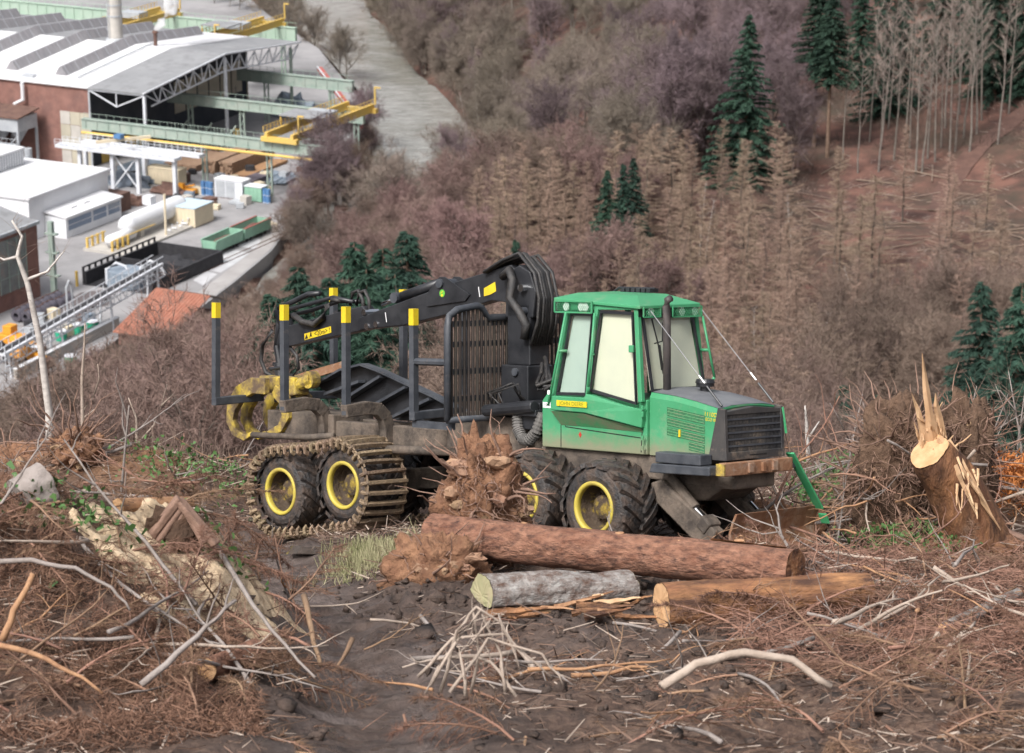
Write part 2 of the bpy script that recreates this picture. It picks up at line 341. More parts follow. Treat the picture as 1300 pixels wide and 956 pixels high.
mudm = np.clip(np.maximum.reduce([np.exp(-(dtr / 1.5) ** 2) * 1.3, mach * 1.0, 1.3 * np.exp(-((SX - 1.2) / 3.4) ** 2 - ((SY - 28.4) / 2.2) ** 2), 1.1 * np.exp(-((SX + .8) / 1.6) ** 2 - ((SY - 29) / 3) ** 2)]) + .35 * fbm(SX / .8, SY / .8, 3), 0, 1)
och = np.clip(np.maximum.reduce([1.5 * np.exp(-((SX + .75) / .75) ** 2 - ((SY - 31.4) / .9) ** 2), 1.1 * np.exp(-((SX + 6.6) / 1.2) ** 2 - ((SY - 43) / 1.2) ** 2), .8 * np.exp(-((SX - 7.2) / 1.6) ** 2 - ((SY - 37.5) / 2) ** 2)]) + .3 * fbm(SX / .5, SY / .5, 3) - .1, 0, 1)
wet = np.clip(1.2 * np.exp(-(dtr / 1.0) ** 2) + .7 * np.exp(-((SX - .6) / 3) ** 2 - ((SY - 26.4) / 1) ** 2), 0, 1)
ca = me.color_attributes.new('zone', 'FLOAT_COLOR', 'POINT')
ca.data.foreach_set('color', np.stack([mudm, och, wet, np.ones_like(wet)], -1).astype(np.float32).ravel())
me.materials[0] = M_g
tag(link('ground', me), kind='structure')
# ================================================================ TREES
def rot_about(v, axis, ang): return Matrix.Rotation(ang, 3, axis) @ v
def perp(d):
    a = Vector((.3, .9, .2)) if abs(d.z) > .9 else Vector((0, 0, 1)); return d.cross(a).normalized()
class Twigs:                                                   # thin tapering slivers collected as triangles
    def __init__(s): s.b = []; s.d = []; s.w = []
    def add(s, p, d, w): s.b.append(p[:]); s.d.append(d[:]); s.w.append(w)
    def mesh(s, name, m):
        B = np.array(s.b); D = np.array(s.d); W_ = np.array(s.w)[:, None]; n = len(B)
        r = np.cross(D, rng.normal(size=(n, 3))); r /= np.linalg.norm(r, axis=1, keepdims=True) + 1e-9
        V = np.stack([B - r * W_ / 2, B + r * W_ / 2, B + D], 1).reshape(-1, 3)
        return arr_mesh(name, V, np.arange(3 * n).reshape(-1, 3), m)
def branch_path(p, d, L, n, wob, up):
    pts = [p.copy()]; d = d.normalized()
    for i in range(n):
        d = (d + Vector((random.gauss(0, wob), random.gauss(0, wob), random.gauss(0, wob) + up))).normalized(); p = p + d * (L / n); pts.append(p.copy())
    return pts
def broadleaf(seed, h, spread, stems=1, l3=9, l4=13, tw=.03, up=.10, low=.3):
    """bare deciduous tree: tapered trunk with limbs (mesh) and a crown of fine twigs"""
    random.seed(seed); T = MB(); C = Twigs()
    def grow(p, d, L, r, lev):
        n = 5 if lev == 0 else (4 if lev < 3 else 2)
        pts = branch_path(p, d, L, n, .06 + .07 * lev, up * (1 if lev else .3))
        rs = [r * (1 - .62 * i / n) for i in range(n + 1)]
        if lev <= 2: T.tube(pts, rs, 6 if lev == 0 else (4 if lev == 1 else 3), False)
        else:
            for i in range(n): C.add(pts[i], (pts[i + 1] - pts[i]) * 1.05, max(tw * 1.7, rs[i] * 1.5))
        if lev == 4 or (lev == 3 and L < .3): return
        k = (9, 7, l3, l4)[lev]
        for j in range(k):
            t = (low + (1 - low) * (j + random.random()) / k) if lev == 0 else .18 + .82 * (j + random.random()) / k
            i = min(int(t * n), n - 1); q = pts[i].lerp(pts[i + 1], t * n - i); dd = (pts[i + 1] - pts[i]).normalized()
            ax = rot_about(perp(dd), dd, random.random() * 6.28); nd = rot_about(dd, ax, R(random.uniform(28, 62) if lev else random.uniform(30, 68) * (1.15 - .55 * t)))
            if lev == 3:
                C.add(q, nd * random.uniform(.35, .95) * L * .75, tw)
            else: grow(q, nd, L * (spread * (1.05 - .5 * t) if lev == 0 else random.uniform(.42, .66)), rs[i] * .62, lev + 1)
    for s_ in range(stems):
        a = random.random() * 6.28; ln = 0 if stems == 1 else random.uniform(.12, .42)
        grow(Vector((math.cos(a) * .25 * (stems > 1), math.sin(a) * .25 * (stems > 1), -.4)), Vector((math.cos(a) * ln, math.sin(a) * ln, 1)), h * .8 * random.uniform(.85, 1), h * (.017 if stems == 1 else .011), 0)
    return T, C
def larch(seed, h, wd, tw=.05):
    random.seed(seed); T = MB(); C = Twigs(); pts = [Vector((0, 0, -.4))] + [Vector((random.gauss(0, .03) * i, random.gauss(0, .03) * i, h * i / 8)) for i in range(1, 9)]
    T.tube(pts, [h * .0105 * (1 - .9 * i / 8) + .01 for i in range(9)], 6, False)
    lean = (random.uniform(-.03, .03), random.uniform(-.03, .03)); nb = int(h * random.uniform(5, 7))
    for j in range(nb):
        t = .14 + .85 * (j + random.random()) / nb; i = min(int(t * 8), 7); q = pts[i].lerp(pts[i + 1], t * 8 - i); a = random.random() * 6.28
        L = wd * (1 - t) ** .62 * random.uniform(.5, 1.2) + .3; d = Vector((math.cos(a), math.sin(a), .12 - .25 * (1 - t)))
        bp = branch_path(q, d, L, 3, .08, .10)
        for k in range(3): C.add(bp[k], (bp[k + 1] - bp[k]) * 1.05, .035)
        for k in range(int(16 + L * 34)):
            u = random.random(); i2 = min(int(u * 3), 2); s_ = bp[i2].lerp(bp[i2 + 1], u * 3 - i2)
            C.add(s_, Vector((random.gauss(0, .5), random.gauss(0, .5), random.uniform(-.75, .25))) * random.uniform(.3, .75), tw)
    return T, C
def spruce(seed, h, wd, bare=0., dens=1., fine=1.):
    random.seed(seed); T = MB(); C = Twigs(); T.tube([(0, 0, -.4), (0, 0, h * .5), (0, 0, h)], [h * .013, h * .008, .02], 7, False)
    nb = int(h * 14 * dens)
    for j in range(nb):
        t = bare + (1 - bare) * (j + random.random()) / nb; a = random.random() * 6.28
        tt = (t - bare) / (1 - bare); L = wd * ((1 - tt) ** .85) * random.uniform(.65, 1.12) * (1 if bare < .2 else min(1, .55 + tt * 2)) + .15
        z = h * t; d = Vector((math.cos(a), math.sin(a), .22)); p = Vector((0, 0, z)); n = max(3, int(L * 2.6)); side = Vector((-math.sin(a), math.cos(a), 0))
        for k in range(n):
            f = (k + 1) / n; d2 = (d + Vector((0, 0, -.75 * f + .28 * f * f))).normalized(); q = p + d2 * (L / n)
            C.add(p, (q - p) * 1.3, .16 * fine)
            wsp = .42 * (1 - .55 * f) * min(1, L / 1.4) + .12
            for sg in (-1, 1):
                for m_ in range(int(3 / fine)):
                    C.add(p.lerp(q, random.random()), side * sg * wsp * random.uniform(.7, 1.3) + d2 * .25 + Vector((0, 0, random.uniform(-.34, .02))), random.uniform(.2, .34) * fine)
            p = q
    return T, C
def pole_tree(seed, h):
    """tall slim beech: clean pale stem, light crown high up"""
    random.seed(seed); T = MB(); C = Twigs(); lx, ly = random.uniform(-.06, .06), random.uniform(-.04, .04)
    pts = [Vector((lx * h * t + random.gauss(0, .06), ly * h * t + random.gauss(0, .06), h * t - .4 * (t == 0))) for t in [i / 8 for i in range(9)]]
    T.tube(pts, [h * .0075 * (1 - .85 * i / 8) for i in range(9)], 6, False)
    for j in range(22):
        t = .34 + .65 * (j + random.random()) / 22; i = min(int(t * 8), 7); q = pts[i].lerp(pts[i + 1], t * 8 - i); a = random.random() * 6.28
        L = h * .26 * (1.15 - t) * random.uniform(.5, 1.1) + .5; bp = branch_path(q, Vector((math.cos(a), math.sin(a), random.uniform(.5, 1.2))), L, 4, .1, .08)
        T.tube(bp, [.05 * (1 - .8 * k / 4) for k in range(5)], 3, False)
        for k in range(44):
            u = random.random() ** .7; i2 = min(int(u * 4), 3); s_ = bp[i2].lerp(bp[i2 + 1], u * 4 - i2); dd = (bp[i2 + 1] - bp[i2]).normalized()
            tip = (dd + Vector((random.gauss(0, .5), random.gauss(0, .5), random.gauss(.1, .4)))) * random.uniform(.3, 1.1); C.add(s_, tip, .028)
            if k % 2: C.add(s_ + tip * .5, (dd + Vector((random.gauss(0, .6), random.gauss(0, .6), random.gauss(0, .5)))) * .5, .022)
    return T, C
def birch(seed, h):
    random.seed(seed); T = MB(); C = Twigs(); pts = branch_path(Vector((0, 0, -.3)), Vector((random.uniform(-.1, .1), 0, 1)), h, 8, .05, .04)
    T.tube(pts, [h * .0095 * (1 - .88 * i / 8) for i in range(9)], 6, False)
    for j in range(15):
        t = .3 + .68 * (j + random.random()) / 15; i = min(int(t * 8), 7); q = pts[i].lerp(pts[i + 1], t * 8 - i); a = random.random() * 6.28
        L = h * .22 * (1.2 - t) + .2; bp = branch_path(q, Vector((math.cos(a), math.sin(a), 1.1)), L, 4, .12, .02); T.tube(bp, [h * .0028 * (1 - .8 * k / 4) for k in range(5)], 3, False)
        for k in range(22):
            u = random.random(); i2 = min(int(u * 4), 3); C.add(bp[i2].lerp(bp[i2 + 1], u * 4 - i2), Vector((random.gauss(0, .4), random.gauss(0, .4), random.uniform(-.4, .6))) * h * .055, h * .0014)
    return T, C

M_bark = mat('grey_bark', (.075, .058, .05), (.14, .11, .095), 3, .95, rand=.3)
M_barkp = mat('pale_bark', (.14, .12, .105), (.22, .195, .17), 1.5, .9, rand=.15)
M_barkw = mat('birch_bark', (.62, .58, .54), (.42, .38, .35), 2.5, .8, c3=(.05, .045, .04), scale3=9, amt3=.3, stretch=(1, 1, 3))
M_barkr = mat('spruce_bark', (.15, .095, .065), (.22, .15, .11), 2, .95)
M_tw_pur = mat('twig_purple', (.135, .096, .104), (.19, .14, .145), .4, .95, rand=.28)
M_tw_olv = mat('twig_olive', (.155, .125, .10), (.21, .17, .14), .4, .95, rand=.25)
M_tw_red = mat('twig_red', (.17, .108, .098), (.23, .15, .135), .4, .95, rand=.22)
M_tw_lar = mat('twig_larch', (.24, .168, .125), (.32, .23, .172), .35, .95, rand=.22)
M_tw_brn = mat('twig_brown', (.14, .096, .078), (.195, .138, .112), .4, .95, rand=.22)
M_tw_pal = mat('twig_pale', (.27, .215, .185), (.33, .27, .235), .4, .95, rand=.15)
M_ndl = mat('spruce_needles', (.008, .027, .017), (.022, .055, .032), .5, .85, rand=.3)
M_ndb = mat('spruce_needles_bluish', (.011, .036, .024), (.028, .070, .045), .5, .85, rand=.2)
def proto(gen, tm, cm, *a, **k):
    T, C = gen(*a, **k); return (T.mesh('trunk', tm, True), C.mesh('crown', cm))
def plant(pr, name, label, cat, group, x, y, s=1., rz=None, z=None, sxy=1.):
    o = bpy.data.objects.new(name, None); col.objects.link(o); o.location = (x, y, hz(x, y) if z is None else z); o.scale = (s * sxy, s * sxy, s); o.rotation_euler = (0, 0, random.random() * 6.28 if rz is None else rz)
    tag(o, label, cat, group); link('trunk', pr[0], o); link('crown', pr[1], o); return o

PUR = [proto(broadleaf, M_bark, M_tw_pur, 11 + i, 17, .62, 1, 10, 18, .036) for i in range(4)]
OLV = [proto(broadleaf, M_barkp, M_tw_olv, 31 + i, 17, .68, 1, 10, 18, .036) for i in range(3)]
RED = [proto(broadleaf, M_bark, M_tw_red, 41 + i, 12, .5, 4, 7, 13, .034, .1, .22) for i in range(3)]
BRN = [proto(broadleaf, M_bark, M_tw_brn, 51 + i, 12, .5, 5, 7, 13, .026, .1, .2) for i in range(3)]
LAR = [proto(larch, M_bark, M_tw_lar, 61 + i, (17, 15, 18, 16, 17, 14)[i], (3.4, 3.9, 2.7, 3.6, 2.4, 3.2)[i], .036) for i in range(6)]
SPR = [proto(spruce, M_barkr, M_ndl, 71 + i, 22, (5., 4.4, 5.6)[i]) for i in range(3)]
SPB = [proto(spruce, M_barkr, M_ndb, 75 + i, 18, (4.6, 4.1)[i], 0., 1., .4) for i in range(2)]
TALL = [proto(spruce, M_barkr, M_ndl, 81 + i, 29, 5.2, .42, .9) for i in range(2)]
POL = [proto(pole_tree, M_barkp, M_tw_pal, 91 + i, 25) for i in range(5)]
BIR = [proto(birch, M_barkw, M_tw_pal, 101 + i, 14) for i in range(3)]
print('protos', sum(len(m.polygons) for L_ in (PUR, OLV, RED, BRN, LAR, SPR, SPB, TALL, POL, BIR) for p in L_ for m in p))

# special, singly placed trees: (pixel of the foot, distance from the terrain under that sight line)
def march(px, py):
    d = ray(px, py); ys = np.arange(60, 900, 1.5); P_ = np.array(d) / d.y; x = P_[0] * ys; z = H + P_[2] * ys; t = terrain(x, ys); i = np.argmax(t > z)
    return (x[i], ys[i]) if (t > z).any() else None
taken = []
def place(pr, px, py, s, name, label, cat, group=None, Y=None, rz=None, sxy=1.):
    if Y is None: x, y = march(px, py)
    else: x, y = at(px, py, Y).x, Y
    taken.append((x, y, 3.)); return plant(pr, name, label, cat, group, x, y, s, rz, sxy=sxy)
place(SPR[2], 945, 240, 1.28, 'spruce_tree', 'broad dark spruce standing alone at the edge of the bare wood above the larches', 'tree', sxy=1.15)
for px, py, s in ((1033, 190, 1.02), (1050, 203, 1.0)):
    place(TALL[px % 2], px, py, s, 'spruce_tree', 'very tall spruce with a long bare trunk and green only in its top', 'tree', 'pair of tall bare-stemmed spruces')
for px, py, s in ((1118, 150, 1.3), (1142, 140, 1.2), (1262, 128, 1.45), (1285, 118, 1.5), (1310, 125, 1.4), (1245, 105, 1.35), (1330, 100, 1.5), (1190, 95, 1.2), (1225, 90, 1.3), (1090, 110, 1.1)):
    place(SPR[px % 3], px, py, s, 'spruce_tree', 'dark green spruce behind the pale slim trunks on the upper slope', 'tree', 'dark spruces behind the pale trunks', sxy=.8)
for i, (px, py, s) in enumerate(((1115, 221, 1.05), (1089, 221, .8), (1118, 192, 1), (1135, 204, .95), (1163, 221, 1.02), (1170, 222, 1), (1177, 202, 1.05), (1187, 207, .98), (1205, 202, 1.1), (1212, 194, 1), (1223, 178, 1.05), (1231, 195, 1.1), (1246, 156, 1), (1267, 182, 1.02),
                                  (1195, 190, .9), (1240, 170, 1.1), (1155, 190, .95), (1104, 180, .9), (1070, 205, .8), (1280, 150, 1), (1150, 170, 1), (1200, 165, 1.05), (1218, 150, 1), (1128, 165, .9))):
    place(POL[i % 5], px, py, s, 'beech_tree', 'tall slim bare beech with a clean pale trunk on the reddish upper slope', 'tree', 'pale slim beeches on the upper slope')
for i, (px, py, s) in enumerate(((856, 235, 1.0), (868, 222, 1.05), (880, 232, 1.), (893, 215, 1), (842, 222, .95), (905, 225, .9), (830, 212, 1))):
    place(PUR[i % 4], px, py, s * 1.25, 'broadleaf_tree', 'bare dark-trunked tree over red leaf litter next to the lone broad spruce', 'tree', 'dark trunks beside the lone spruce')
for px, py, s, Y in ((770, 330, .95, 345), (790, 322, .9, 352), (655, 385, 1.05, 300), (803, 300, .85, 360)):
    place(SPR[px % 3], px, py, s, 'spruce_tree', 'small green spruce poking out of the tan larches in mid valley', 'tree', 'lone spruces among the larches', Y=Y)
for px, py, s, Y in ((520, 560, 1.45, 205), (490, 570, 1.4, 200), (455, 590, 1.38, 180), (425, 600, 1.2, 175), (385, 610, 1.2, 165), (352, 640, 1.05, 150), (332, 650, .9, 145), (505, 600, 1.25, 180), (470, 620, 1.2, 160), (405, 640, 1.1, 150), (540, 560, 1.1, 210), (440, 600, 1.2, 190), (368, 620, 1.0, 158), (475, 590, 1.3, 195)):
    place(SPB[px % 2], px, py, s, 'spruce_tree', 'bluish green spruce in the clump behind the raised crane arm', 'tree', 'spruce clump behind the crane arm', Y=Y, sxy=1.35)
for px, py, s, Y in ((1240, 500, 1.3, 190), (1288, 520, 1.3, 185), (1320, 520, 1.3, 195), (1264, 530, 1.0, 180), (1208, 530, .85, 185)):
    place(SPB[px % 2], px, py, s, 'spruce_tree', 'bushy green spruce below the clearing, beyond the splintered stump', 'tree', 'spruces beyond the splintered stump', Y=Y, sxy=1.15)
for px, py, s, Y in ((1065, 640, .78, 200), (1108, 640, .72, 205), (1130, 650, .66, 198), (985, 620, .62, 200)):
    place(SPB[px % 2], px, py, s, 'spruce_tree', 'young green spruce growing just below the edge of the felled shelf', 'tree', 'young spruces below the shelf', Y=Y, sxy=1.3)
for px, py, s in ((888, 330, .85), (896, 335, .7), (1005, 320, .6), (1180, 400, .6), (1090, 440, .8), (960, 480, .7), (1030, 530, .9), (1100, 520, .8)):
    place(BIR[px % 3], px, py, s, 'birch_tree', 'thin white-barked birch rising among the tan larches', 'tree', 'birches among the larches')
for px, py, s in ((592, 190, 1.), (610, 200, 1.1), (642, 180, 1.1), (638, 150, 1)):
    place(BIR[px % 3], px, py, s, 'birch_tree', 'thin white-barked birch on the wooded far bank of the river', 'tree', 'birches on the far bank')
for px, py, s in ((410, 262, .9), (420, 268, 1), (398, 255, .8), (432, 255, .9), (385, 275, .7)):
    p = onz(px, py, -1); taken.append((p.x, p.y, 2)); plant(BIR[px % 3], 'birch_tree', 'slim white birch on the bank between the works road and the river', 'tree', 'birches between road and river', p.x, p.y, s)

# the woods: scattered over the terrain, kind chosen by where each one stands
SETS = {'pur': (PUR, 'broadleaf_tree', 'bare purplish broadleaf tree on the far slope', 'purplish wood on the far slope', (.8, 1.15)),
        'olv': (OLV, 'riverside_tree', 'bare olive-brown riverside tree', 'olive-brown trees along the river', (.8, 1.15)),
        'red': (RED, 'alder_tree', 'bushy reddish bare alder on the river slope', 'reddish alders below the river bend', (1.0, 1.45)),
        'brn': (BRN, 'alder_tree', 'bushy brown leafless tree on the steep slope', 'brown bushes on the steep slope', (1.05, 1.5)),
        'lar': (LAR, 'larch_tree', 'leafless tan larch across the gully', 'tan larches across the gully', (.6, 1.2))}
count = {k: 0 for k in SETS}
LM = [march(838, 268) + ('the tan timber stacks',), march(945, 240) + ('the lone broad spruce',), march(1042, 200) + ('the two tall bare-stemmed spruces',), march(1170, 215) + ('the pale slim beeches',), march(1150, 320) + ('the felled clearing',), (at(785, 326, 350).x, 350, 'the small spruces among larches'), (at(655, 385, 300).x, 300, 'the single small larch-wood spruce'), (at(430, 600, 178).x, 178, 'the bluish spruce clump'), (at(1270, 510, 238).x, 238, 'the spruces below the clearing'),
      tuple(onz(600, 195, -3)[:2]) + ('the river bend',), tuple(onz(480, 40, -3)[:2]) + ('the upper river bank',), tuple(onz(250, 430, 0)[:2]) + ('the red-tiled shed',), tuple(onz(60, 500, 0)[:2]) + ('the terrace wall',), march(740, 60) + ('the upper wood',), march(900, 60) + ('the ridge above the lone spruce',), (0, 90, 'the foot of the felled shelf'), (30, 190, 'the gully floor')]
random.seed(5)
cand = []
step = 5.0
for iy in range(int((800 - 90) / step)):
    for ix in range(int(420 / step)):
        x = -200 + (ix + random.random()) * step; y = 90 + (iy + random.random()) * step
        if abs(x) > .25 * y + 10: continue
        cand.append((x, y))
cx = np.array([c[0] for c in cand]); cy = np.array([c[1] for c in cand])
inY = inside(YARD, cx, cy) | (dseg(YARD, cx, cy) < 1.5); inR = inside(RIVER, cx, cy) | (dseg(RIVER, cx, cy) < 1.0); cz = terrain(cx, cy); dR = dseg(RIV_R, cx, cy, False)
order = list(range(len(cand))); random.shuffle(order)
placed = []
cell = {}
def free(x, y, r):
    for X, Y, q in taken:
        if (X - x) ** 2 + (Y - y) ** 2 < (r * .5 + q * .5) ** 2: return False
    kx, ky = int(x // 8), int(y // 8)
    for a in (-1, 0, 1):
        for b in (-1, 0, 1):
            for X, Y, q in cell.get((kx + a, ky + b), ()):
                if (X - x) ** 2 + (Y - y) ** 2 < ((r + q) / 2) ** 2: return False
    return True
YL = ([-100, 0, 100, 200, 260, 330, 400, 450, 480, 560], [540, 500, 462, 428, 406, 362, 300, 255, 240, 225])
def wood(x, y, z, dr):
    px, py = proj((x, y, z))
    ptop = proj((x, y, z + 13))[1]
    if px < 570 and y < 470 and ptop < np.interp(px, YL[0], YL[1]) + 4: return None
    if ptop > 640 or px < -130 or px > 1430: return None
    if 240 < y < 450 and px > 1010 and 205 < py < 440:                       # clearing
        dens = .07 if py < 345 else .22
        return ('lar', 5.) if random.random() < dens else None
    if px > 1030 and y < 240 and ptop < 585: return None
    if px > 1010 and 240 < y <= 310: return ('brn', 6.) if random.random() < .6 else ('lar', 5)
    if 240 < y < 395 and px > 840 and py > 235: return ('lar', 4.0)
    if px > 600 and py > 262 and y < 400 and y > 240: return ('lar', 3.9) if random.random() < .85 else ('red', 6)
    if y <= 240 and px >= 560: return (('lar', 5.) if y > 195 and random.random() < .55 else ('brn', 6.5)) if ptop > (440 if px > 700 else 330) else None
    if px > 1035 and py < 235 and y < 478: return None if random.random() < .985 else ('pur', 8)
    if py <= 262 and px > 480 or y > 470: return ('olv', 8.) if (dr < 32 or px < 620 or 740 < px < 850 and py > 120) and random.random() < .8 else ('pur', 7.6)
    if px > 500 and y >= 290: return ('red', 7.) if random.random() < .75 else ('brn', 6)
    if y > 300: return ('red', 6.5) if random.random() < .45 else ('brn', 6)
    return (('brn', 4.6) if random.random() < .55 else ('red', 5.)) if not (325 < px < 545 and y < 215) else None
for i in order:
    if inY[i] or inR[i]: continue
    x, y, z = cand[i][0], cand[i][1], cz[i]
    if x < -75 and y > 560 and dR[i] > 20 and x < -95: continue
    k = wood(x, y, z, dR[i])
    if k is None or not free(x, y, k[1]): continue
    if count[k[0]] >= 290: continue
    smax = 9.
    if y < 470:                                                       # the works beyond stay in sight over these crowns
        qx = proj((x, y, z))[0]
        if qx < 480: smax = (at(qx, float(np.interp(qx, YL[0], YL[1])) + 10, y).z - z) / 11.5
        if smax < .55: continue
    count[k[0]] += 1; cell.setdefault((int(x // 8), int(y // 8)), []).append((x, y, k[1]))
    prs, nm, lab, grp, (s0, s1) = SETS[k[0]]; lm = min(LM, key=lambda q: (q[0] - x) ** 2 + (q[1] - y) ** 2)[2]; plant(random.choice(prs), nm, lab + ', nearest ' + lm, 'tree', grp + ' near ' + lm, x, y, min(smax, random.uniform(s0, s1)), z=z, sxy=random.uniform(.9, 1.15))
print('trees', count)
OLB = [proto(broadleaf, M_bark, M_tw_olv, 141 + i, 12, .52, 4, 7, 14, .036, .08, .15) for i in range(2)]
acc = 0.
for (x0, y0), (x1, y1) in zip(RIV_R, RIV_R[1:]):
    L_ = math.hypot(x1 - x0, y1 - y0); acc += L_
    if not (395 < (y0 + y1) / 2 < 790): continue
    nx, ny = (y1 - y0) / L_, -(x1 - x0) / L_
    for k in range(max(1, int(L_ / 4.2))):
        t = random.random(); o_ = random.uniform(.3, 7.5); x, y = x0 + (x1 - x0) * t + nx * o_, y0 + (y1 - y0) * t + ny * o_
        if inside(RIVER, np.array([x]), np.array([y]))[0]: continue
        far_ = y > 535; s_ = random.uniform(.75, 1.15) if far_ else random.uniform(.9, 1.4)
        if not far_:
            qx = proj((x, y, -2))[0]; s_ = min(s_, (at(qx, float(np.interp(qx, [0, 120, 200, 260, 330, 400, 450, 490, 560, 620], [505, 470, 436, 416, 372, 315, 268, 252, 240, 240])) + random.uniform(0, 12), y).z + 2.5) / 10.5)
            if s_ < .35: continue
        plant(random.choice(OLB + OLB + PUR[:1]) if far_ else random.choice(RED + BRN), 'bank_tree', 'bushy olive-brown bare tree overhanging the far bank of the river' if far_ else 'bushy reddish bare tree at the water edge below the felled slope', 'tree', 'trees overhanging the far bank' if far_ else 'trees at the near water edge', x, y, s_)

M_under = mat('undergrowth_twigs', (.07, .048, .04), (.11, .075, .06), .4, .95)
# undergrowth: brush and dead stems nobody could count
def brush(name, label, cat, n, xr, yr, test, hgt, wd, m, lean=.5):
    x = rng.uniform(*xr, n); y = rng.uniform(*yr, n); keep = np.abs(x) < .23 * y + 12; x, y = x[keep], y[keep]
    keep = ~(inside(YARD, x, y) | inside(RIVER, x, y)); x, y = x[keep], y[keep]; z = terrain(x, y)
    d = np.stack([x, y, z - H], -1); dep = d[:, 1] * _fw.y + d[:, 2] * _fw.z; px = 650 + FPX * x / dep; py = 478 - FPX * (d[:, 1] * _up.y + d[:, 2] * _up.z) / dep
    keep = test(px, py, x, y) & (px > -80) & (px < 1380); x, y, z = x[keep], y[keep], z[keep]; n = len(x); hh = rng.uniform(hgt[0], hgt[1], n)
    B = np.stack([x, y, z - .1], -1); D = np.stack([rng.normal(0, lean, n) * hh, rng.normal(0, lean, n) * hh, hh], -1)
    r = np.cross(D, rng.normal(size=(n, 3))); r /= np.linalg.norm(r, axis=1, keepdims=True); W_ = (wd * rng.uniform(.6, 1.3, n))[:, None]
    V = np.stack([B - r * W_ / 2, B + r * W_ / 2, B + D], 1).reshape(-1, 3)
    tag(link(name, arr_mesh(name, V, np.arange(3 * n).reshape(-1, 3), m)), label, cat, kind='stuff'); print(name, n)
brush('undergrowth', 'dense leafless brush covering the slopes under the trees', 'undergrowth', 330000, (-120, 130), (70, 480), lambda px, py, x, y: (fbm(x / 12, y / 12, 2) > -.12) & ~((px > 1040) & (py > 190) & (py < 330) & (y > 250)), (.6, 2.6), .07, M_under, .45)
brush('dead_grass', 'pale dead stems and bleached brash on the clearing across the gully', 'brash', 26000, (20, 120), (280, 450), lambda px, py, x, y: (px > 980) & (fbm(x / 7, y / 7, 2) > .05), (.15, .6), .09, M_tw_pal, 2.2)

# felled stems and stumps on the clearing, timber stacks by the forest track
M_stem = mat('felled_stem', (.17, .12, .095), (.27, .2, .155), 2, .85, rand=.2); M_end = flat('stem_end', (.6, .44, .28), .8)
random.seed(77)
me_st = [MB().tube([(-l / 2, 0, 0), (0, random.uniform(-.1, .1), .05), (l / 2, 0, 0)], [r, r * .8, r * .5], 6).mesh('felled_stem', M_stem) for l, r in ((5, .09), (8, .10), (3.5, .09), (9, .11))]
k = 0
while k < 75:
    px, py = random.uniform(1000, 1310), random.uniform(205, 430)
    if random.random() > .35 + .65 * math.exp(-((py - (305 - (px - 1050) * .1)) / 60) ** 2): continue
    g = march(px, py)
    if g is None: continue
    k += 1; o = link('felled_stem', random.choice(me_st)); x, y = g; o.location = (x, y, hz(x, y) + .25); a = random.gauss(-.2, 1.1); o.rotation_euler = (0, -math.atan((hz(x + 2 * math.cos(a), y + 2 * math.sin(a)) - hz(x - 2 * math.cos(a), y - 2 * math.sin(a))) / 4), a); tag(o, 'pale felled stem lying on the clearing across the gully', 'log', 'felled stems on the clearing')
for (px, py, nx, nz_, L_, lab, rz) in ((838, 268, 9, 5, 5, 'big stack of tan timber beside the forest track', .5), (868, 250, 6, 4, 5, 'smaller stack of tan timber further up the forest track', .7), (905, 170, 5, 9, 4, 'tall dark stack of cordwood beside the lone broad spruce', .2), (820, 285, 6, 3, 6, 'low spread of tan timber at the end of the forest track', .3)):
    x, y = march(px, py); t = thing('timber_stack', lab, 'timber stack', (x, y, hz(x, y) - .1), rz)
    for i in range(nx):
        for j in range(nz_):
            if j > nz_ - 2 and random.random() < .4: continue
            o = link('stacked_log', me_st[2], t); o.location = (random.uniform(-.3, .3), i * .42 + (.2 if j % 2 else 0), .2 + j * .36); o.scale = (L_ / 3.5, 1.6, 1.6)
M_trk = mat('forest_track', (.085, .045, .036), (.125, .068, .052), .6, .95, bump=1, bscale=3)
def track(pts, wd):
    P_ = [march(*p) for p in pts]; q = MB(); vs = []; n = 0
    for i in range(len(P_) - 1):
        for u in (0, .25, .5, .75): x, y = P_[i][0] + (P_[i + 1][0] - P_[i][0]) * u, P_[i][1] + (P_[i + 1][1] - P_[i][1]) * u; d = Vector((P_[i + 1][0] - P_[i][0], P_[i + 1][1] - P_[i][1])).normalized(); vs += [(x + d.y * wd * s_, y - d.x * wd * s_, hz(x + d.y * wd * s_, y - d.x * wd * s_) + .18) for s_ in (-1, -.33, .33, 1)]; n += 1
    q.add(vs, [(i * 4 + k, i * 4 + k + 1, i * 4 + 5 + k, i * 4 + 4 + k) for i in range(n - 1) for k in range(3)]); tag(obj('forest_track', q, M_trk, smooth=True), kind='structure')
track([(1330, 128), (1290, 150), (1255, 180), (1220, 215), (1200, 245), (1190, 280)], 1.8); track([(915, 205), (903, 235), (893, 265), (880, 300), (860, 330)], 1.6)
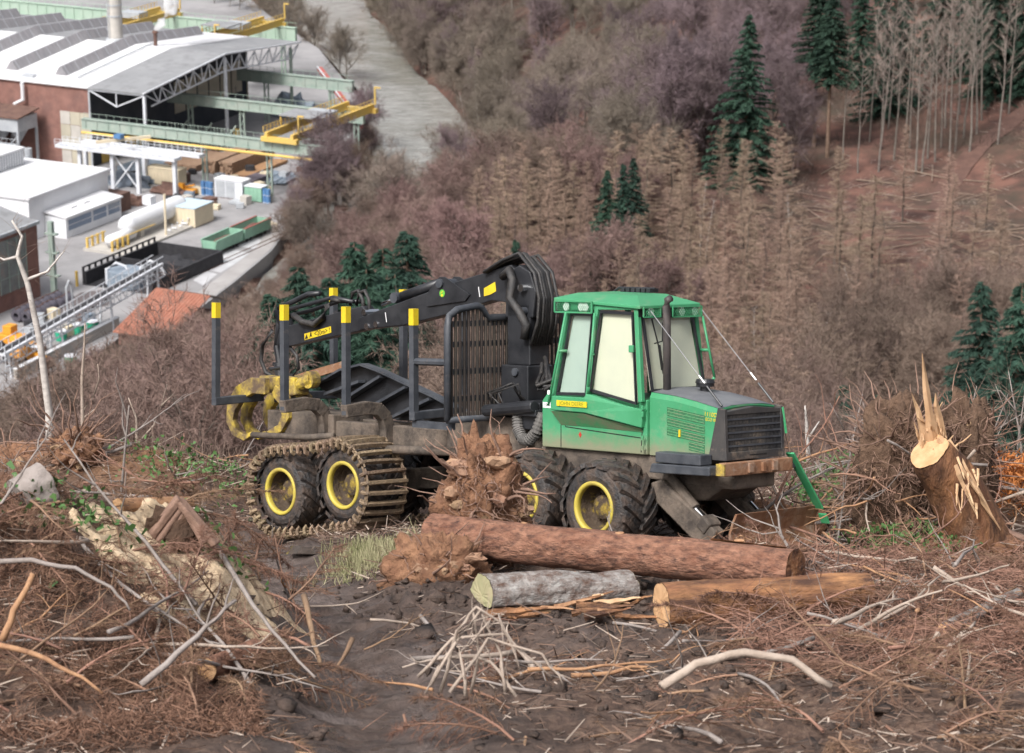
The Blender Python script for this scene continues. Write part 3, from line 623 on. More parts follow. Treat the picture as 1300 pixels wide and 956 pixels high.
# ================================================================ THE FORWARDER  (local: x forward, y to its left, z up)
M_green = mat('green_paint', (.045, .25, .11), (.062, .30, .145), 1.2, .45, c3=(.19, .28, .17), scale3=2.2, amt3=.34, bump=.08, bscale=40, rough2=.6, zd=(1.36, 1.8, (.21, .22, .14)))
M_greenc = mat('green_bar_paint', (.05, .32, .13), (.07, .36, .16), 3, .5, c3=(.2, .2, .13), scale3=6, amt3=.25)
M_greend = mat('green_paint_muddy', (.06, .30, .12), (.24, .23, .15), 3.0, .6, c3=(.22, .18, .13), scale3=4.0, amt3=.4)
M_black = mat('black_paint', (.012, .013, .016), (.03, .031, .035), 3, .38, c3=(.10, .085, .07), scale3=5, amt3=.2, bump=.1, bscale=30)
M_stake = mat('stake_grey', (.035, .04, .05), (.07, .075, .085), 4, .55, c3=(.16, .13, .11), scale3=7, amt3=.28)
M_yel = mat('yellow_paint', (.70, .52, .02), (.58, .41, .02), 5, .5, c3=(.16, .11, .06), scale3=9, amt3=.2)
M_yelm = mat('yellow_paint_muddy', (.55, .40, .05), (.28, .20, .09), 4, .6, c3=(.11, .075, .05), scale3=4, amt3=.50, bump=.4, bscale=20)
M_hubm = mat('muddy_hub', (.05, .034, .022), (.095, .065, .042), 6, .8, c3=(.55, .39, .02), scale3=3.6, amt3=.36, bump=.8, bscale=25)
M_tyre = mat('tyre_rubber', (.018, .018, .02), (.045, .04, .038), 5, .55, c3=(.105, .072, .054), scale3=3.6, amt3=.45, bump=.9, bscale=18)
M_track = mat('track_steel', (.17, .115, .07), (.32, .235, .155), 6, .65, c3=(.07, .05, .04), scale3=8, amt3=.38, bump=.8, bscale=25, metal=.15, rand=.25)
M_worn = mat('worn_link_steel', (.14, .20, .23), (.09, .12, .14), 8, .45, metal=.4, c3=(.2, .14, .09), scale3=14, amt3=.35)
M_frame = mat('muddy_frame', (.105, .085, .068), (.175, .135, .105), 2.5, .8, c3=(.05, .04, .034), scale3=3.4, amt3=.46, bump=.6, bscale=14)
M_rust = mat('rusty_steel', (.20, .085, .04), (.30, .17, .10), 5, .8, c3=(.30, .26, .22), scale3=4, amt3=.35, bump=.4, bscale=20)
M_hoodtop = mat('dusty_black_hood', (.10, .105, .12), (.16, .165, .175), 2.5, .6, c3=(.24, .22, .2), scale3=6, amt3=.25)
M_grl = mat('grille_black', (.022, .023, .027), (.06, .055, .052), 2.2, .6, c3=(.26, .20, .15), scale3=3.2, amt3=.33)
M_chrome = flat('chrome_rod', (.75, .76, .78), .12, 1.)
M_hose = mat('hose_rubber', (.02, .02, .022), (.05, .045, .042), 12, .5, bump=.4, bscale=60)
M_hoseg = mat('grey_hose', (.16, .15, .14), (.10, .095, .09), 9, .7)
M_blind = mat('cream_backing', (.66, .63, .51), (.58, .56, .47), 1.5, .9)
M_backing_g = mat('pale_green_backing', (.44, .51, .46), (.37, .44, .41), 1.5, .9)
M_lens = flat('lamp_lens', (.85, .87, .85), .08)
M_white = flat('white_sticker', (.8, .8, .8), .5)
M_cable = flat('steel_cable', (.22, .22, .23), .5, .3)
M_gl = bpy.data.materials.new('cab_glass'); M_gl.use_nodes = True
def _glass(m, f):
    nt = m.node_tree; nt.nodes.clear(); o = _n(nt, 'ShaderNodeOutputMaterial'); t = _n(nt, 'ShaderNodeBsdfTransparent'); t.inputs[0].default_value = (.93, .97, .94, 1); g = _n(nt, 'ShaderNodeBsdfGlossy'); g.inputs['Roughness'].default_value = .03
    lw = _n(nt, 'ShaderNodeLayerWeight'); lw.inputs[0].default_value = f; mx = _n(nt, 'ShaderNodeMixShader'); nt.links.new(lw.outputs[1], mx.inputs[0]); nt.links.new(t.outputs[0], mx.inputs[1]); nt.links.new(g.outputs[0], mx.inputs[2]); nt.links.new(mx.outputs[0], o.inputs[0])
_glass(M_gl, .12)

FW = thing('forwarder', 'green forestry forwarder with black folded crane and empty load bunk standing in churned mud', 'forestry machine'); FW.matrix_world = MM
STUFFY = {'hose_bundle', 'hose_tangle', 'grille_mesh', 'vent_slat', 'lamp_guard', 'arm_hose', 'corrugated_hose', 'hub'}
def islands(mb):
    par = list(range(len(mb.v)))
    def fd(i):
        while par[i] != i: par[i] = par[par[i]]; i = par[i]
        return i
    for f in mb.f:
        r0 = fd(f[0])
        for i in f[1:]: par[fd(i)] = r0
    grp = {}
    for f in mb.f: grp.setdefault(fd(f[0]), []).append(f)
    out = []
    for fs in grp.values():
        ids = sorted({i for f in fs for i in f}); mp_ = {i: n for n, i in enumerate(ids)}; q = MB(); q.v = [mb.v[i] for i in ids]; q.f = [tuple(mp_[i] for i in f) for f in fs]; out.append(q)
    return out
def fp(name, mb, m, parent=FW, **k):
    if name in STUFFY: return tag(obj(name, mb, m, parent, **k), kind='stuff')
    isl = islands(mb) if len(mb.v) < 20000 else [mb]
    if len(isl) == 1: return obj(name, mb, m, parent, **k)
    o = None
    for q in isl:
        x = obj(name, q, m, parent, **k)
        if o is None: o = x
    return o
def text(body, size, loc, rot, m, parent, name='lettering', sx=1.):
    c = bpy.data.curves.new(name, 'FONT'); c.body = body; c.size = size; c.extrude = .001; c.align_x = 'CENTER'; c.align_y = 'CENTER'; c.materials.append(m)
    t_ = bpy.data.objects.new(name, c); col.objects.link(t_); me = bpy.data.meshes.new_from_object(t_); bpy.data.objects.remove(t_); o = bpy.data.objects.new(name, me); col.objects.link(o); o.parent = parent; o.location = loc; o.rotation_euler = rot; o.scale = (sx, 1, 1); return o

# ---- wheels
def tyre_mesh(r, wd, lugs, lh):
    t = MB(); hw = wd / 2
    t.lathe([(.34, -hw + .06), (.37, -hw), (.44, -hw - .015), (r * .84, -hw + .0), (r * .945, -hw + .05), (r * .985, -hw * .55), (r, 0), (r * .985, hw * .55), (r * .945, hw - .05), (r * .84, hw), (.44, hw + .015), (.37, hw), (.34, hw - .06)], 48, 'y')
    for k in range(lugs):
        for sg in (-1, 1):
            a0 = 2 * math.pi * (k + (.5 if sg > 0 else 0)) / lugs; n = 5; vs = []; fs = []
            for j in range(n + 1):
                u = j / n; y = sg * (.02 + u * (hw + .005)); a = a0 + .42 * u; rb = r * (1 - .05 * u ** 3) - .02; rt = rb + .02 + lh * (1 - .25 * u); da = (.052 + .03 * u) / r
                for rr, dd in ((rb, -da), (rt, -da * .7), (rt, da * .7), (rb, da)): vs.append((rr * math.cos(a + dd), y, rr * math.sin(a + dd)))
            for j in range(n):
                for i in range(3): fs.append((j * 4 + i, j * 4 + i + 1, j * 4 + 5 + i, j * 4 + 4 + i))
            fs += [(0, 1, 2, 3), (n * 4 + 3, n * 4 + 2, n * 4 + 1, n * 4)]; t.add(vs, fs)
    return t.mesh('wheel', M_tyre)
me_tf = tyre_mesh(.62, .60, 17, .055); me_tr = tyre_mesh(.60, .60, 17, .04)
rim_mb = MB(); rim_mb.lathe([(.372, -.285), (.372, -.312), (.355, -.322), (.325, -.318), (.312, -.295), (.312, -.24), (.335, -.2)], 40, 'y'); me_rim = rim_mb.mesh('rim', mat('rim_yellow', (.52, .42, .06), (.42, .33, .07), 5, .55, c3=(.13, .09, .06), scale3=7, amt3=.33), True)
hub_mb = MB(); hub_mb.lathe([(.315, -.245), (.30, -.10), (.27, -.02), (.17, -.02), (.165, -.13), (.12, -.15), (.06, -.16), (.0, -.16)], 32, 'y')
for k in range(10): a = k * .628; hub_mb.cyl((.22 * math.cos(a), -.02, .22 * math.sin(a)), (.22 * math.cos(a), -.055, .22 * math.sin(a)), .018, n=6)
me_hub = hub_mb.mesh('hub', M_hubm)
for (x, z, me) in ((.76, .66, me_tf), (-.69, .71, me_tf), (-6.01, .41, me_tr), (-4.52, .61, me_tr)):
    for sg in (-1, 1):
        w_ = link('wheel', me, FW); w_.location = (x, sg * 1.03, z); w_.rotation_euler = (0, random.random(), 0 if sg < 0 else math.pi)
        link('rim', me_rim, w_); link('hub', me_hub, w_)
# ---- track belts round the rear bogies
RT, c1, c2 = .685, Vector((-6.01, 0, .41)), Vector((-4.52, 0, .61)); ax = (c2 - c1); Lb = ax.length; ax.normalize(); nn = Vector((-ax.z, 0, ax.x))
pl = MB()
for i in range(6):                                                            # arched cross bar
    y0, y1 = -.38 + i * .1267, -.38 + (i + 1) * .1267; h0, h1 = [.018 * math.cos(q / .38 * 1.4) for q in (y0, y1)]
    pl.add([(-.035, y0, h0 - .01), (.035, y0, h0 - .01), (.022, y0, h0 + .05), (-.022, y0, h0 + .05), (-.035, y1, h1 - .01), (.035, y1, h1 - .01), (.022, y1, h1 + .05), (-.022, y1, h1 + .05)],
           [(0, 1, 5, 4), (1, 2, 6, 5), (2, 3, 7, 6), (3, 0, 4, 7)] + ([(3, 2, 1, 0)] if i == 0 else []) + ([(4, 5, 6, 7)] if i == 5 else []))
for y in (-.39, .39):
    sg = -1 if y < 0 else 1; pl.tube([(0, y, .03), (0, y + sg * .035, -.01), (0, y + sg * .035, -.08), (0, y, -.115), (0, y - sg * .03, -.07)], [.028, .03, .03, .028, .024], 6)
    pl.tube([(-.075, y, .0), (0, y, .02), (.075, y, .0)], .02, 5)
me_plate = pl.mesh('track_plate', M_track)
lk = MB()
lk.box((.078, -.425, -.045), (.05, .05, .085)); lk.box((.078, .425, -.045), (.05, .05, .085)); me_lk = lk.mesh('link', M_worn)
per = 2 * Lb + 2 * math.pi * RT; NP = 46
for sg in (-1, 1):
    belt = MB()
    for y in (-.39, .39):
        pts = []
        for i in range(81):
            s_ = per * i / 80
            if s_ < Lb: p = c1 + ax * s_ + nn * (RT - .03)
            elif s_ < Lb + math.pi * RT: a = (s_ - Lb) / RT; p = c2 + (nn * math.cos(a) + ax * math.sin(a)) * (RT - .03)
            elif s_ < 2 * Lb + math.pi * RT: p = c2 - ax * (s_ - Lb - math.pi * RT) - nn * (RT - .03)
            else: a = (s_ - 2 * Lb - math.pi * RT) / RT; p = c1 + (-nn * math.cos(a) - ax * math.sin(a)) * (RT - .03)
            pts.append((p.x, sg * 1.05 + y, p.z))
        belt.tube(pts, .018, 4, False)
    tr = fp('track_belt', belt, M_track)
    for i in range(NP):
        s_ = per * (i + .3) / NP
        if s_ < Lb: sag = -.03 * math.sin(math.pi * s_ / Lb); p = c1 + ax * s_ + nn * (RT + sag); nr = nn
        elif s_ < Lb + math.pi * RT: a = (s_ - Lb) / RT; nr = nn * math.cos(a) + ax * math.sin(a); p = c2 + nr * RT
        elif s_ < 2 * Lb + math.pi * RT: p = c2 - ax * (s_ - Lb - math.pi * RT) - nn * RT; nr = -nn
        else: a = (s_ - 2 * Lb - math.pi * RT) / RT; nr = -nn * math.cos(a) - ax * math.sin(a); p = c1 + nr * RT
        o = link('track_plate', me_plate, tr); tx = Vector((0, 1, 0)).cross(nr)
        o.matrix_local = Matrix(((tx.x, 0, nr.x, p.x), (tx.y, 1, nr.y, sg * 1.05), (tx.z, 0, nr.z, p.z), (0, 0, 0, 1))) @ Euler((random.gauss(0, .02), random.gauss(0, .03), random.gauss(0, .02))).to_matrix().to_4x4()
        if i % 2 == 0 and sg < 0:
            q = link('track_link', me_lk, tr); q.matrix_local = o.matrix_local
# bogie boxes and axles
b = MB()
for sg in (-1, 1): b.beam((-6.2, sg * .62, .42), (-4.3, sg * .62, .63), .2, .34); b.beam((-.9, sg * .62, .72), (.95, sg * .62, .66), .2, .34)
fp('bogie_case', b, M_frame, bevel=.03)
b = MB(); b.cyl((-5.26, -.75, .52), (-5.26, .75, .52), .2); b.cyl((.05, -.75, .7), (.05, .75, .7), .2); b.box((-5.26, 0, .7), (.6, .7, .7)); b.box((.05, 0, .85), (.6, .7, .6)); fp('axle', b, M_frame, bevel=.03)

# ---- rear frame, bunks and stakes
b = MB(); b.span(-7.5, -1.0, -.36, -.2, 1.12, 1.48); b.span(-7.5, -1.0, .2, .36, 1.12, 1.48); b.span(-7.45, -5.8, -.42, .42, 1.2, 1.58); b.span(-4.2, -3.2, -.3, .3, 1.1, 1.4); b.span(-3.1, -1.35, -.5, .5, 1.22, 1.75); fp('rear_frame', b, M_frame, bevel=.02)
b = MB(); b.tube([(-7.3, -.85, 1.2), (-5.9, -.85, 1.24), (-5.3, -.85, 1.3)], .05, 8); b.tube([(-4.3, -.75, 1.14), (-2.6, -.7, 1.2)], .07, 8); fp('frame_pipe', b, M_frame, smooth=True)
me_stake = MB().span(-.05, .05, -.05, .05, 0, 1.40).mesh('stake', M_stake)
me_tip = MB().span(-.052, .052, -.052, .052, 1.405, 1.65).mesh('stake_tip', M_yel)
for i, x in enumerate((-7.73, -6.0, -4.53, -3.0)):
    for sg in (-1, 1):
        s_ = link('stake', me_stake, FW); s_.location = (x, sg * 1.25, 1.68 + (.2 if sg > 0 else 0)); s_.rotation_euler = (random.gauss(0, .006), random.gauss(0, .006), 0); link('stake_tip', me_tip, s_)
    ar = MB()
    for sg in (-1, 1):
        if i in (0, 3): ar.beam((x, sg * 1.30, 1.74), (x, sg * .3, 1.77), .12, .13)
        else:
            pts = [(x, sg * 1.30, 1.74), (x, sg * .85, 1.77), (x, sg * .62, 1.74), (x, sg * .48, 1.62), (x, sg * .42, 1.44), (x, sg * .40, 1.2)]
            for p, q in zip(pts, pts[1:]): ar.beam(p, Vector(q) + (Vector(q) - Vector(p)).normalized() * .04, .2, .15, up=(1, 0, 0))
    fp('bunk_arm', ar, M_frame if i in (1, 2) else M_stake, bevel=.015)
b = MB(); b.beam((-7.6, 0, 1.74), (-7.0, 0, 1.7), .3, .1); b.beam((-3.05, -1.2, 1.62), (-2.2, -1.2, 1.62), .08, .1); b.tube([(-2.95, -1.25, 2.55), (-2.25, -1.28, 2.56)], .055, 8); fp('headboard_brace', b, M_stake)
b = MB(); b.beam((-7.55, .3, 2.05), (-6.35, .3, 2.32), .09, .13); fp('rusty_bar', b, M_rust)
# black ribbed plate leaning in the bunk
pn = [(-6.84, .1, 1.99), (-6.41, .1, 2.12), (-6.05, .1, 2.27), (-5.56, .1, 2.37), (-5.16, .1, 2.29), (-3.88, .1, 1.94), (-3.2, .1, 1.72), (-3.3, .1, 1.55), (-4.88, .1, 1.51), (-5.6, .1, 1.66), (-6.5, .1, 1.84)]
b = MB(); b.prism(pn, (0, .04, 0)); tp = fp('ribbed_plate', b, M_black, bevel=.01)
b = MB()
for p, q in zip(pn[:6], pn[1:7]): b.beam(Vector(p) + Vector((0, -.09, 0)), Vector(q) + Vector((0, -.09, 0)), .18, .035)
fp('plate_flange', b, M_stake, tp)
for p, q in (((-6.45, -.0, 1.86), (-5.6, -.0, 2.1)), ((-6.0, -.0, 1.78), (-5.1, -.0, 2.2)), ((-5.4, -.0, 1.68), (-4.5, -.0, 2.06)), ((-4.8, -.0, 1.58), (-3.95, -.0, 1.9)), ((-4.1, -.0, 1.58), (-3.5, -.0, 1.78))):
    fp('rib', MB().beam(p, q, .16, .045), M_stake, tp)
# ---- headboard
hb = MB()
fr = [(-1.32, 1.72), (-1.32, 3.1), (-1.28, 3.24), (-1.12, 3.33), (-.72, 3.38), (-.64, 3.36), (-.5, 3.2), (.6, 3.2), (.68, 3.45), (.94, 3.47), (1.05, 3.4), (1.1, 3.2), (1.1, 1.72), (-1.32, 1.72)]
hb.tube([(-2.2, y, z) for y, z in fr], .055, 8); head = fp('headboard', hb, M_stake, smooth=True)
me_bar = MB().span(-.02, .02, -.015, .015, 0, 1).mesh('headboard_bar', mat('grimy_bar', (.03, .026, .024), (.075, .058, .046), 3, .75, rand=.3))
for i in range(27):
    y = -1.24 + i * .087; top = np.interp(y, [-1.3, -1.12, -.72, -.5, .6, .68, 1.0, 1.1], [3.1, 3.3, 3.36, 3.2, 3.2, 3.42, 3.42, 3.2])
    o = link('headboard_bar', me_bar, head); o.location = (-2.2, y, 1.74); o.scale = (1, 1, float(top) - 1.74)
for z in (2.02, 2.42, 2.82, 3.12): fp('crossbar', MB().beam((-2.23, -1.3, z), (-2.23, 1.08, z), .035, .085), M_stake, head)

# ---- crane
b = MB(); b.span(-2.17, -1.6, -.26, .26, 1.75, 2.5); b.span(-2.1, -1.62, -.2, .2, 2.5, 3.4); b.prism([(-2.15, -.2, 3.2), (-1.57, -.2, 3.2), (-1.5, -.2, 3.6), (-1.62, -.2, 3.88), (-1.85, -.2, 3.98), (-2.1, -.2, 3.85)], (0, .4, 0)); column = fp('crane_column', b, M_black, bevel=.02)
for p in ((-1.72, 3.64), (-1.85, 2.4), (-1.72, 3.3)): fp('pivot_pin', MB().cyl((p[0], -.3, p[1]), (p[0], .3, p[1]), .06), M_chrome if p[1] > 3.5 else M_stake, column)
b = MB(); b.prism([(-1.6, -.13, 3.62), (-2.1, -.13, 3.98), (-3.33, -.13, 3.70), (-5.5, -.13, 3.12), (-5.5, -.13, 2.92), (-4.47, -.13, 3.02), (-3.54, -.13, 3.2), (-2.5, -.13, 3.44), (-1.95, -.13, 3.4)], (0, .26, 0)); boom = fp('main_boom', b, M_black, bevel=.015)
b = MB()
for y in (-.16, .14): b.prism([(-3.9, y, 3.52), (-3.62, y, 3.78), (-3.5, y, 3.78), (-2.95, y, 3.52), (-3.05, y, 3.42), (-3.9, y, 3.32)], (0, .025, 0))
fp('boom_bracket', b, M_black, boom, bevel=.006)
b = MB(); b.tube([(-4.72, 0, 3.44), (-3.7, 0, 3.70)], .075, 12); fp('boom_cylinder', b, M_black, boom, smooth=True)
fp('cylinder_rod', MB().tube([(-5.1, 0, 3.33), (-4.7, 0, 3.445)], .035, 10), M_chrome, boom, smooth=True)
b = MB(); b.cyl((-4.70, -.13, 3.44), (-4.70, .13, 3.44), .085); b.cyl((-3.59, -.2, 3.68), (-3.59, .2, 3.68), .07); fp('boom_pin', b, M_stake, boom)
fp('warning_plate', MB().prism([(-2.66, -.138, 3.62), (-2.42, -.138, 3.72), (-2.40, -.138, 3.58), (-2.52, -.138, 3.53), (-2.66, -.138, 3.5)], (0, .004, 0)), M_yel, boom)
fp('boom_badge', MB().prism([(-3.55 + .06 * math.cos(a), -.166, 3.53 + .06 * math.sin(a)) for a in [k * .628 for k in range(10)]], (0, .004, 0)), flat('badge_green', (.12, .42, .05)), boom)
b = MB(); b.cyl((-3.55, -.172, 3.5), (-3.55, -.167, 3.5), .02); b.beam((-3.575, -.17, 3.53), (-3.53, -.17, 3.56), .004, .012); fp('badge_mark', b, M_yel, boom)
for x, z in ((-4.85, 3.12), (-2.75, 3.55)): fp('boom_mark', MB().beam((x, -.136, z - .06), (x - .03, -.136, z + .09), .006, .012), M_white, boom)
# hydraulic hoses over the elbow
b = MB()
for i in range(9):
    y = -.2 + i * .05; k = random.uniform(.0, .12)
    b.tube([(-2.6, y, 3.86), (-2.2, y, 4.0 + k * .4), (-1.85, y, 4.04 + k), (-1.58 + k * .6, y - .02, 3.86), (-1.46 + k * .5, y - .03, 3.5), (-1.5 + k * .4, y, 3.15), (-1.6, y, 2.8)], .026, 6)
fp('hose_bundle', b, M_hose, boom, smooth=True)
hp = [(-2.15, -.24, 3.8), (-1.95, -.3, 3.9), (-1.85, -.33, 3.75), (-1.92, -.33, 3.5), (-1.72, -.33, 3.3), (-1.6, -.3, 3.1), (-1.66, -.28, 2.9)]
b = MB(); b.tube(hp, .065, 10); fp('wrapped_hose', b, M_hose, boom, smooth=True)
# outer arm
jb = thing_j = None
b = MB(); b.prism([(-5.2, -.11, 3.05), (-5.45, -.11, 3.30), (-5.7, -.11, 3.26), (-7.5, -.11, 2.90), (-7.6, -.11, 2.62), (-7.3, -.11, 2.60), (-5.3, -.11, 2.94)], (0, .22, 0)); jib = fp('outer_arm', b, M_black, bevel=.015)
b = MB()
for z0, z1, y in ((3.28, 3.42, -.08), (3.2, 3.36, .08)): b.tube([(-7.55, y, z0 - .12), (-6.9, y, z0), (-6.2, y, z1), (-5.7, y, 3.36)], .035, 8)
b.tube([(-7.6, 0, 3.22), (-7.66, 0, 2.9), (-7.72, 0, 2.55)], .05, 8); b.tube([(-7.6, -.05, 3.22), (-7.2, -.05, 3.34), (-6.85, -.05, 3.46), (-6.55, -.05, 3.48)], .045, 8); b.beam((-7.62, 0, 3.22), (-7.35, 0, 2.75), .14, .2); fp('extension_ram', b, M_black, jib, smooth=True)
b = MB(); b.tube([(-7.1, -.15, 3.12), (-6.85, -.18, 3.02), (-6.55, -.18, 2.98), (-6.35, -.16, 3.1), (-6.3, -.12, 3.28), (-6.2, -.08, 3.4), (-6.0, -.06, 3.38)], .05, 10)
for x in (-5.75, -5.6): b.tube([(x - .12, 0, 3.3), (x - .06, 0, 3.5), (x + .08, 0, 3.54), (x + .18, 0, 3.4), (x + .2, 0, 3.2)], .03, 8)
fp('arm_hose', b, M_hose, jib, smooth=True)
b = MB()
for p in ((-5.38, 3.2), (-5.32, 2.98), (-5.1, 3.02)): b.cyl((p[0], -.15, p[1]), (p[0], .15, p[1]), .05)
fp('arm_pin', b, M_chrome, jib)
lb = MB().prism([(-6.87, -.116, 2.82), (-6.21, -.116, 2.96), (-6.2, -.116, 2.86), (-6.86, -.116, 2.72)], (0, .004, 0)); fp('warning_label', lb, M_yel, jib)
M_ink = flat('label_ink', (.01, .01, .01), .6)
text('<20m> !', .115, (-6.42, -.119, 2.862), (R(90), R(-11.5), 0), M_ink, jib)
fp('warning_triangle', MB().prism([(-6.85, -.12, 2.735), (-6.77, -.12, 2.752), (-6.81, -.12, 2.82)], (0, .002, 0)), M_ink, jib)
fp('walking_figure_mark', MB().prism([(-6.74, -.12, 2.76), (-6.72, -.12, 2.80), (-6.71, -.12, 2.85), (-6.69, -.12, 2.85), (-6.68, -.12, 2.80), (-6.66, -.12, 2.77), (-6.70, -.12, 2.79)], (0, .002, 0)), M_ink, jib)
# rotator and grapple
b = MB(); b.cyl((-7.69, 0, 2.6), (-7.62, 0, 2.32), .07); b.cyl((-7.62, 0, 2.32), (-7.58, 0, 2.08), .11); b.beam((-7.75, 0, 2.3), (-7.45, 0, 2.28), .12, .06); b.cyl((-7.75, -.1, 2.22), (-7.42, -.1, 2.26), .03); rot_ = fp('rotator', b, M_black)
b = MB(); b.tube([(-7.75, -.06, 2.85), (-7.98, -.08, 2.6), (-8.02, -.08, 2.35), (-7.92, -.06, 2.15), (-7.7, -.04, 2.08)], .035, 8); b.tube([(-7.35, -.05, 2.62), (-7.12, -.06, 2.45), (-7.08, -.06, 2.25), (-7.25, -.05, 2.12), (-7.5, -.03, 2.15)], .03, 8); fp('rotator_hose', b, M_hose, rot_, smooth=True)
def tine(y, sx, arc, wdt):
    q = MB(); n = len(arc)
    vs = []; fs = []
    for i, (x, z, t) in enumerate(arc):
        a, c = arc[max(i - 1, 0)], arc[min(i + 1, n - 1)]; d = Vector((c[0] - a[0], 0, c[1] - a[1])).normalized(); nr = Vector((-d.z, 0, d.x))
        for s1, s2 in ((-1, -1), (1, -1), (1, 1), (-1, 1)): vs.append(Vector((x, y + s2 * wdt, z)) + nr * s1 * t)
    for i in range(n - 1):
        for k in range(4): fs.append((i * 4 + k, i * 4 + (k + 1) % 4, i * 4 + 4 + (k + 1) % 4, i * 4 + 4 + k))
    fs += [(3, 2, 1, 0), tuple((n - 1) * 4 + k for k in range(4))]; return q.add(vs, fs)
b = MB(); b.span(-7.75, -7.15, -.35, .25, 1.9, 2.12); b.prism([(-7.1, -.4, 2.13), (-6.8, -.4, 2.13), (-6.75, -.4, 1.85), (-7.05, -.4, 1.8)], (0, .3, 0)); gr = fp('grapple', b, M_yelm, bevel=.03)
for y in (-.62, -.32, .15):
    fp('grapple_claw', tine(y, 1, [(-7.2, 1.98, .13), (-7.55, 1.98, .13), (-7.88, 1.84, .13), (-8.08, 1.6, .11), (-8.12, 1.38, .09), (-8.0, 1.2, .07), (-7.75, 1.12, .05), (-7.55, 1.2, .03)], .055), M_yelm, gr, bevel=.012)
for y in (-.45, 0): fp('grapple_claw', tine(y, 1, [(-7.2, 1.92, .1), (-6.95, 1.75, .11), (-6.9, 1.5, .09), (-7.05, 1.3, .07), (-7.35, 1.2, .04)], .05), M_yelm, gr, bevel=.012)
b = MB(); b.cyl((-6.75, -.3, 2.02), (-6.45, -.3, 2.12), .1); b.cyl((-6.5, -.36, 2.1), (-6.5, -.2, 2.1), .14); fp('grapple_ram', b, M_yelm, gr)
# valve block and hoses behind the cab
b = MB(); b.span(-2.1, -.98, -.72, -.3, 1.8, 1.9); b.span(-1.5, -1.0, -.62, .3, 1.6, 2.0); b.cyl((-2.05, -.7, 1.84), (-1.0, -.72, 1.95), .09); fp('valve_block', b, M_black, bevel=.015)
b = MB()
for i in range(10):
    u = random.random; b.tube([(-1.6 + u() * .2, -.1 + u() * .2, 2.3 + u() * .4), (-1.5 + u() * .3, -.35 + u() * .2, 2.25), (-1.25 + u() * .2, -.5 + u() * .3, 2.15 + u() * .15), (-.95, -.3 + u() * .3, 2.2 + u() * .2)], .03, 6)
for i in range(5): u = random.random; b.tube([(-2.0 + u() * .3, -.6, 1.85), (-2.1 + u() * .3, -.65, 2.1), (-1.8 + u() * .3, -.55, 2.25), (-1.6 + u() * .2, -.4, 2.0)], .016, 5)
fp('hose_tangle', b, M_hose, smooth=True)
b = MB(); pts = [(-1.45, -.62, 1.8), (-1.40, -.66, 1.6), (-1.3, -.68, 1.47), (-1.15, -.68, 1.45), (-1.02, -.66, 1.58), (-.93, -.62, 1.85)]
b.tube(pts, .075, 12)
for p, q in zip(pts, pts[1:]):
    for t in (.0, .2, .4, .6, .8): c = Vector(p).lerp(Vector(q), t); d = (Vector(q) - Vector(p)).normalized(); b.tube([c - d * .01, c + d * .01], .088, 12)
fp('corrugated_hose', b, M_hoseg)

# ---- front frame and cab
YN, YF = -.78, .46
b = MB(); b.span(-.9, 1.6, -.7, .5, 1.05, 1.385); b.span(1.0, 2.6, -.5, .35, .98, 1.2); b.prism([(1.1, -.5, 1.0), (2.4, -.5, 1.0), (2.0, -.4, .78), (1.3, -.4, .74)], (0, .85, 0)); fp('front_frame', b, M_frame, bevel=.03)
b = MB(); b.prism([(-.79, YN, 1.39), (-.79, YN, 2.05), (-.7, YN, 2.15), (1.245, YN, 2.15), (1.245, YN, 1.39)], (0, YF - YN, 0)); cab = fp('cab', b, M_green, bevel=.015)
b = MB(); b.prism([(-.47, -.94, 2.14), (-.47, -.94, 1.94), (.2, -.94, 1.93), (1.2, -.85, 1.765), (1.245, -.85, 2.02), (.9, -.87, 2.06), (.22, -.92, 2.2), (.18, -.94, 2.14)], (0, .157, 0)); door = fp('door', b, M_green, cab, bevel=.012)
fp('soiled_underside', MB().add([(-.46, -.935, 1.925), (.2, -.935, 1.918), (1.19, -.845, 1.755), (1.19, -.785, 1.7), (.2, -.785, 1.72), (-.40, -.785, 1.72)], [(0, 1, 4, 5), (1, 2, 3, 4)]), M_greend, cab)
for p, q in (((-.41, 1.72), (-.41, 1.4)), ((-.32, 1.70), (1.13, 1.62)), ((1.16, 1.75), (1.14, 1.42)), ((-.32, 1.87), (-.32, 1.70))): fp('panel_gap', MB().beam((p[0], YN - .001, p[1]), (q[0], YN - .001, q[1]), .004, .014), M_ink, cab)
b = MB(); b.prism([(-.06, YN - .004, 1.6), (-.03, YN - .004, 1.645), (.0, YN - .004, 1.6), (-.03, YN - .004, 1.555)], (0, .003, 0)); fp('warning_sticker', b, flat('sticker_red', (.45, .03, .02)), cab)
for z in (1.46, 1.6, 1.92, 2.02): fp('hinge', MB().cyl((1.235, -.86, z), (1.235, -.86, z + .06), .02, n=8), M_green, cab)
pl_ = fp('name_plate', MB().span(-.33, .26, -.956, -.944, 2.005, 2.085), M_yel, cab); text('JOHN DEERE', .078, (-.035, -.9585, 2.045), (R(90), 0, 0), flat('plate_lettering', (.16, .24, .02)), cab, sx=1.05)
st = fp('number_sticker', MB().span(-.77, -.6, YN - .006, YN - .002, 1.95, 2.03), M_white, cab); text('1099', .06, (-.685, YN - .008, 1.99), (R(90), 0, 0), M_ink, cab)
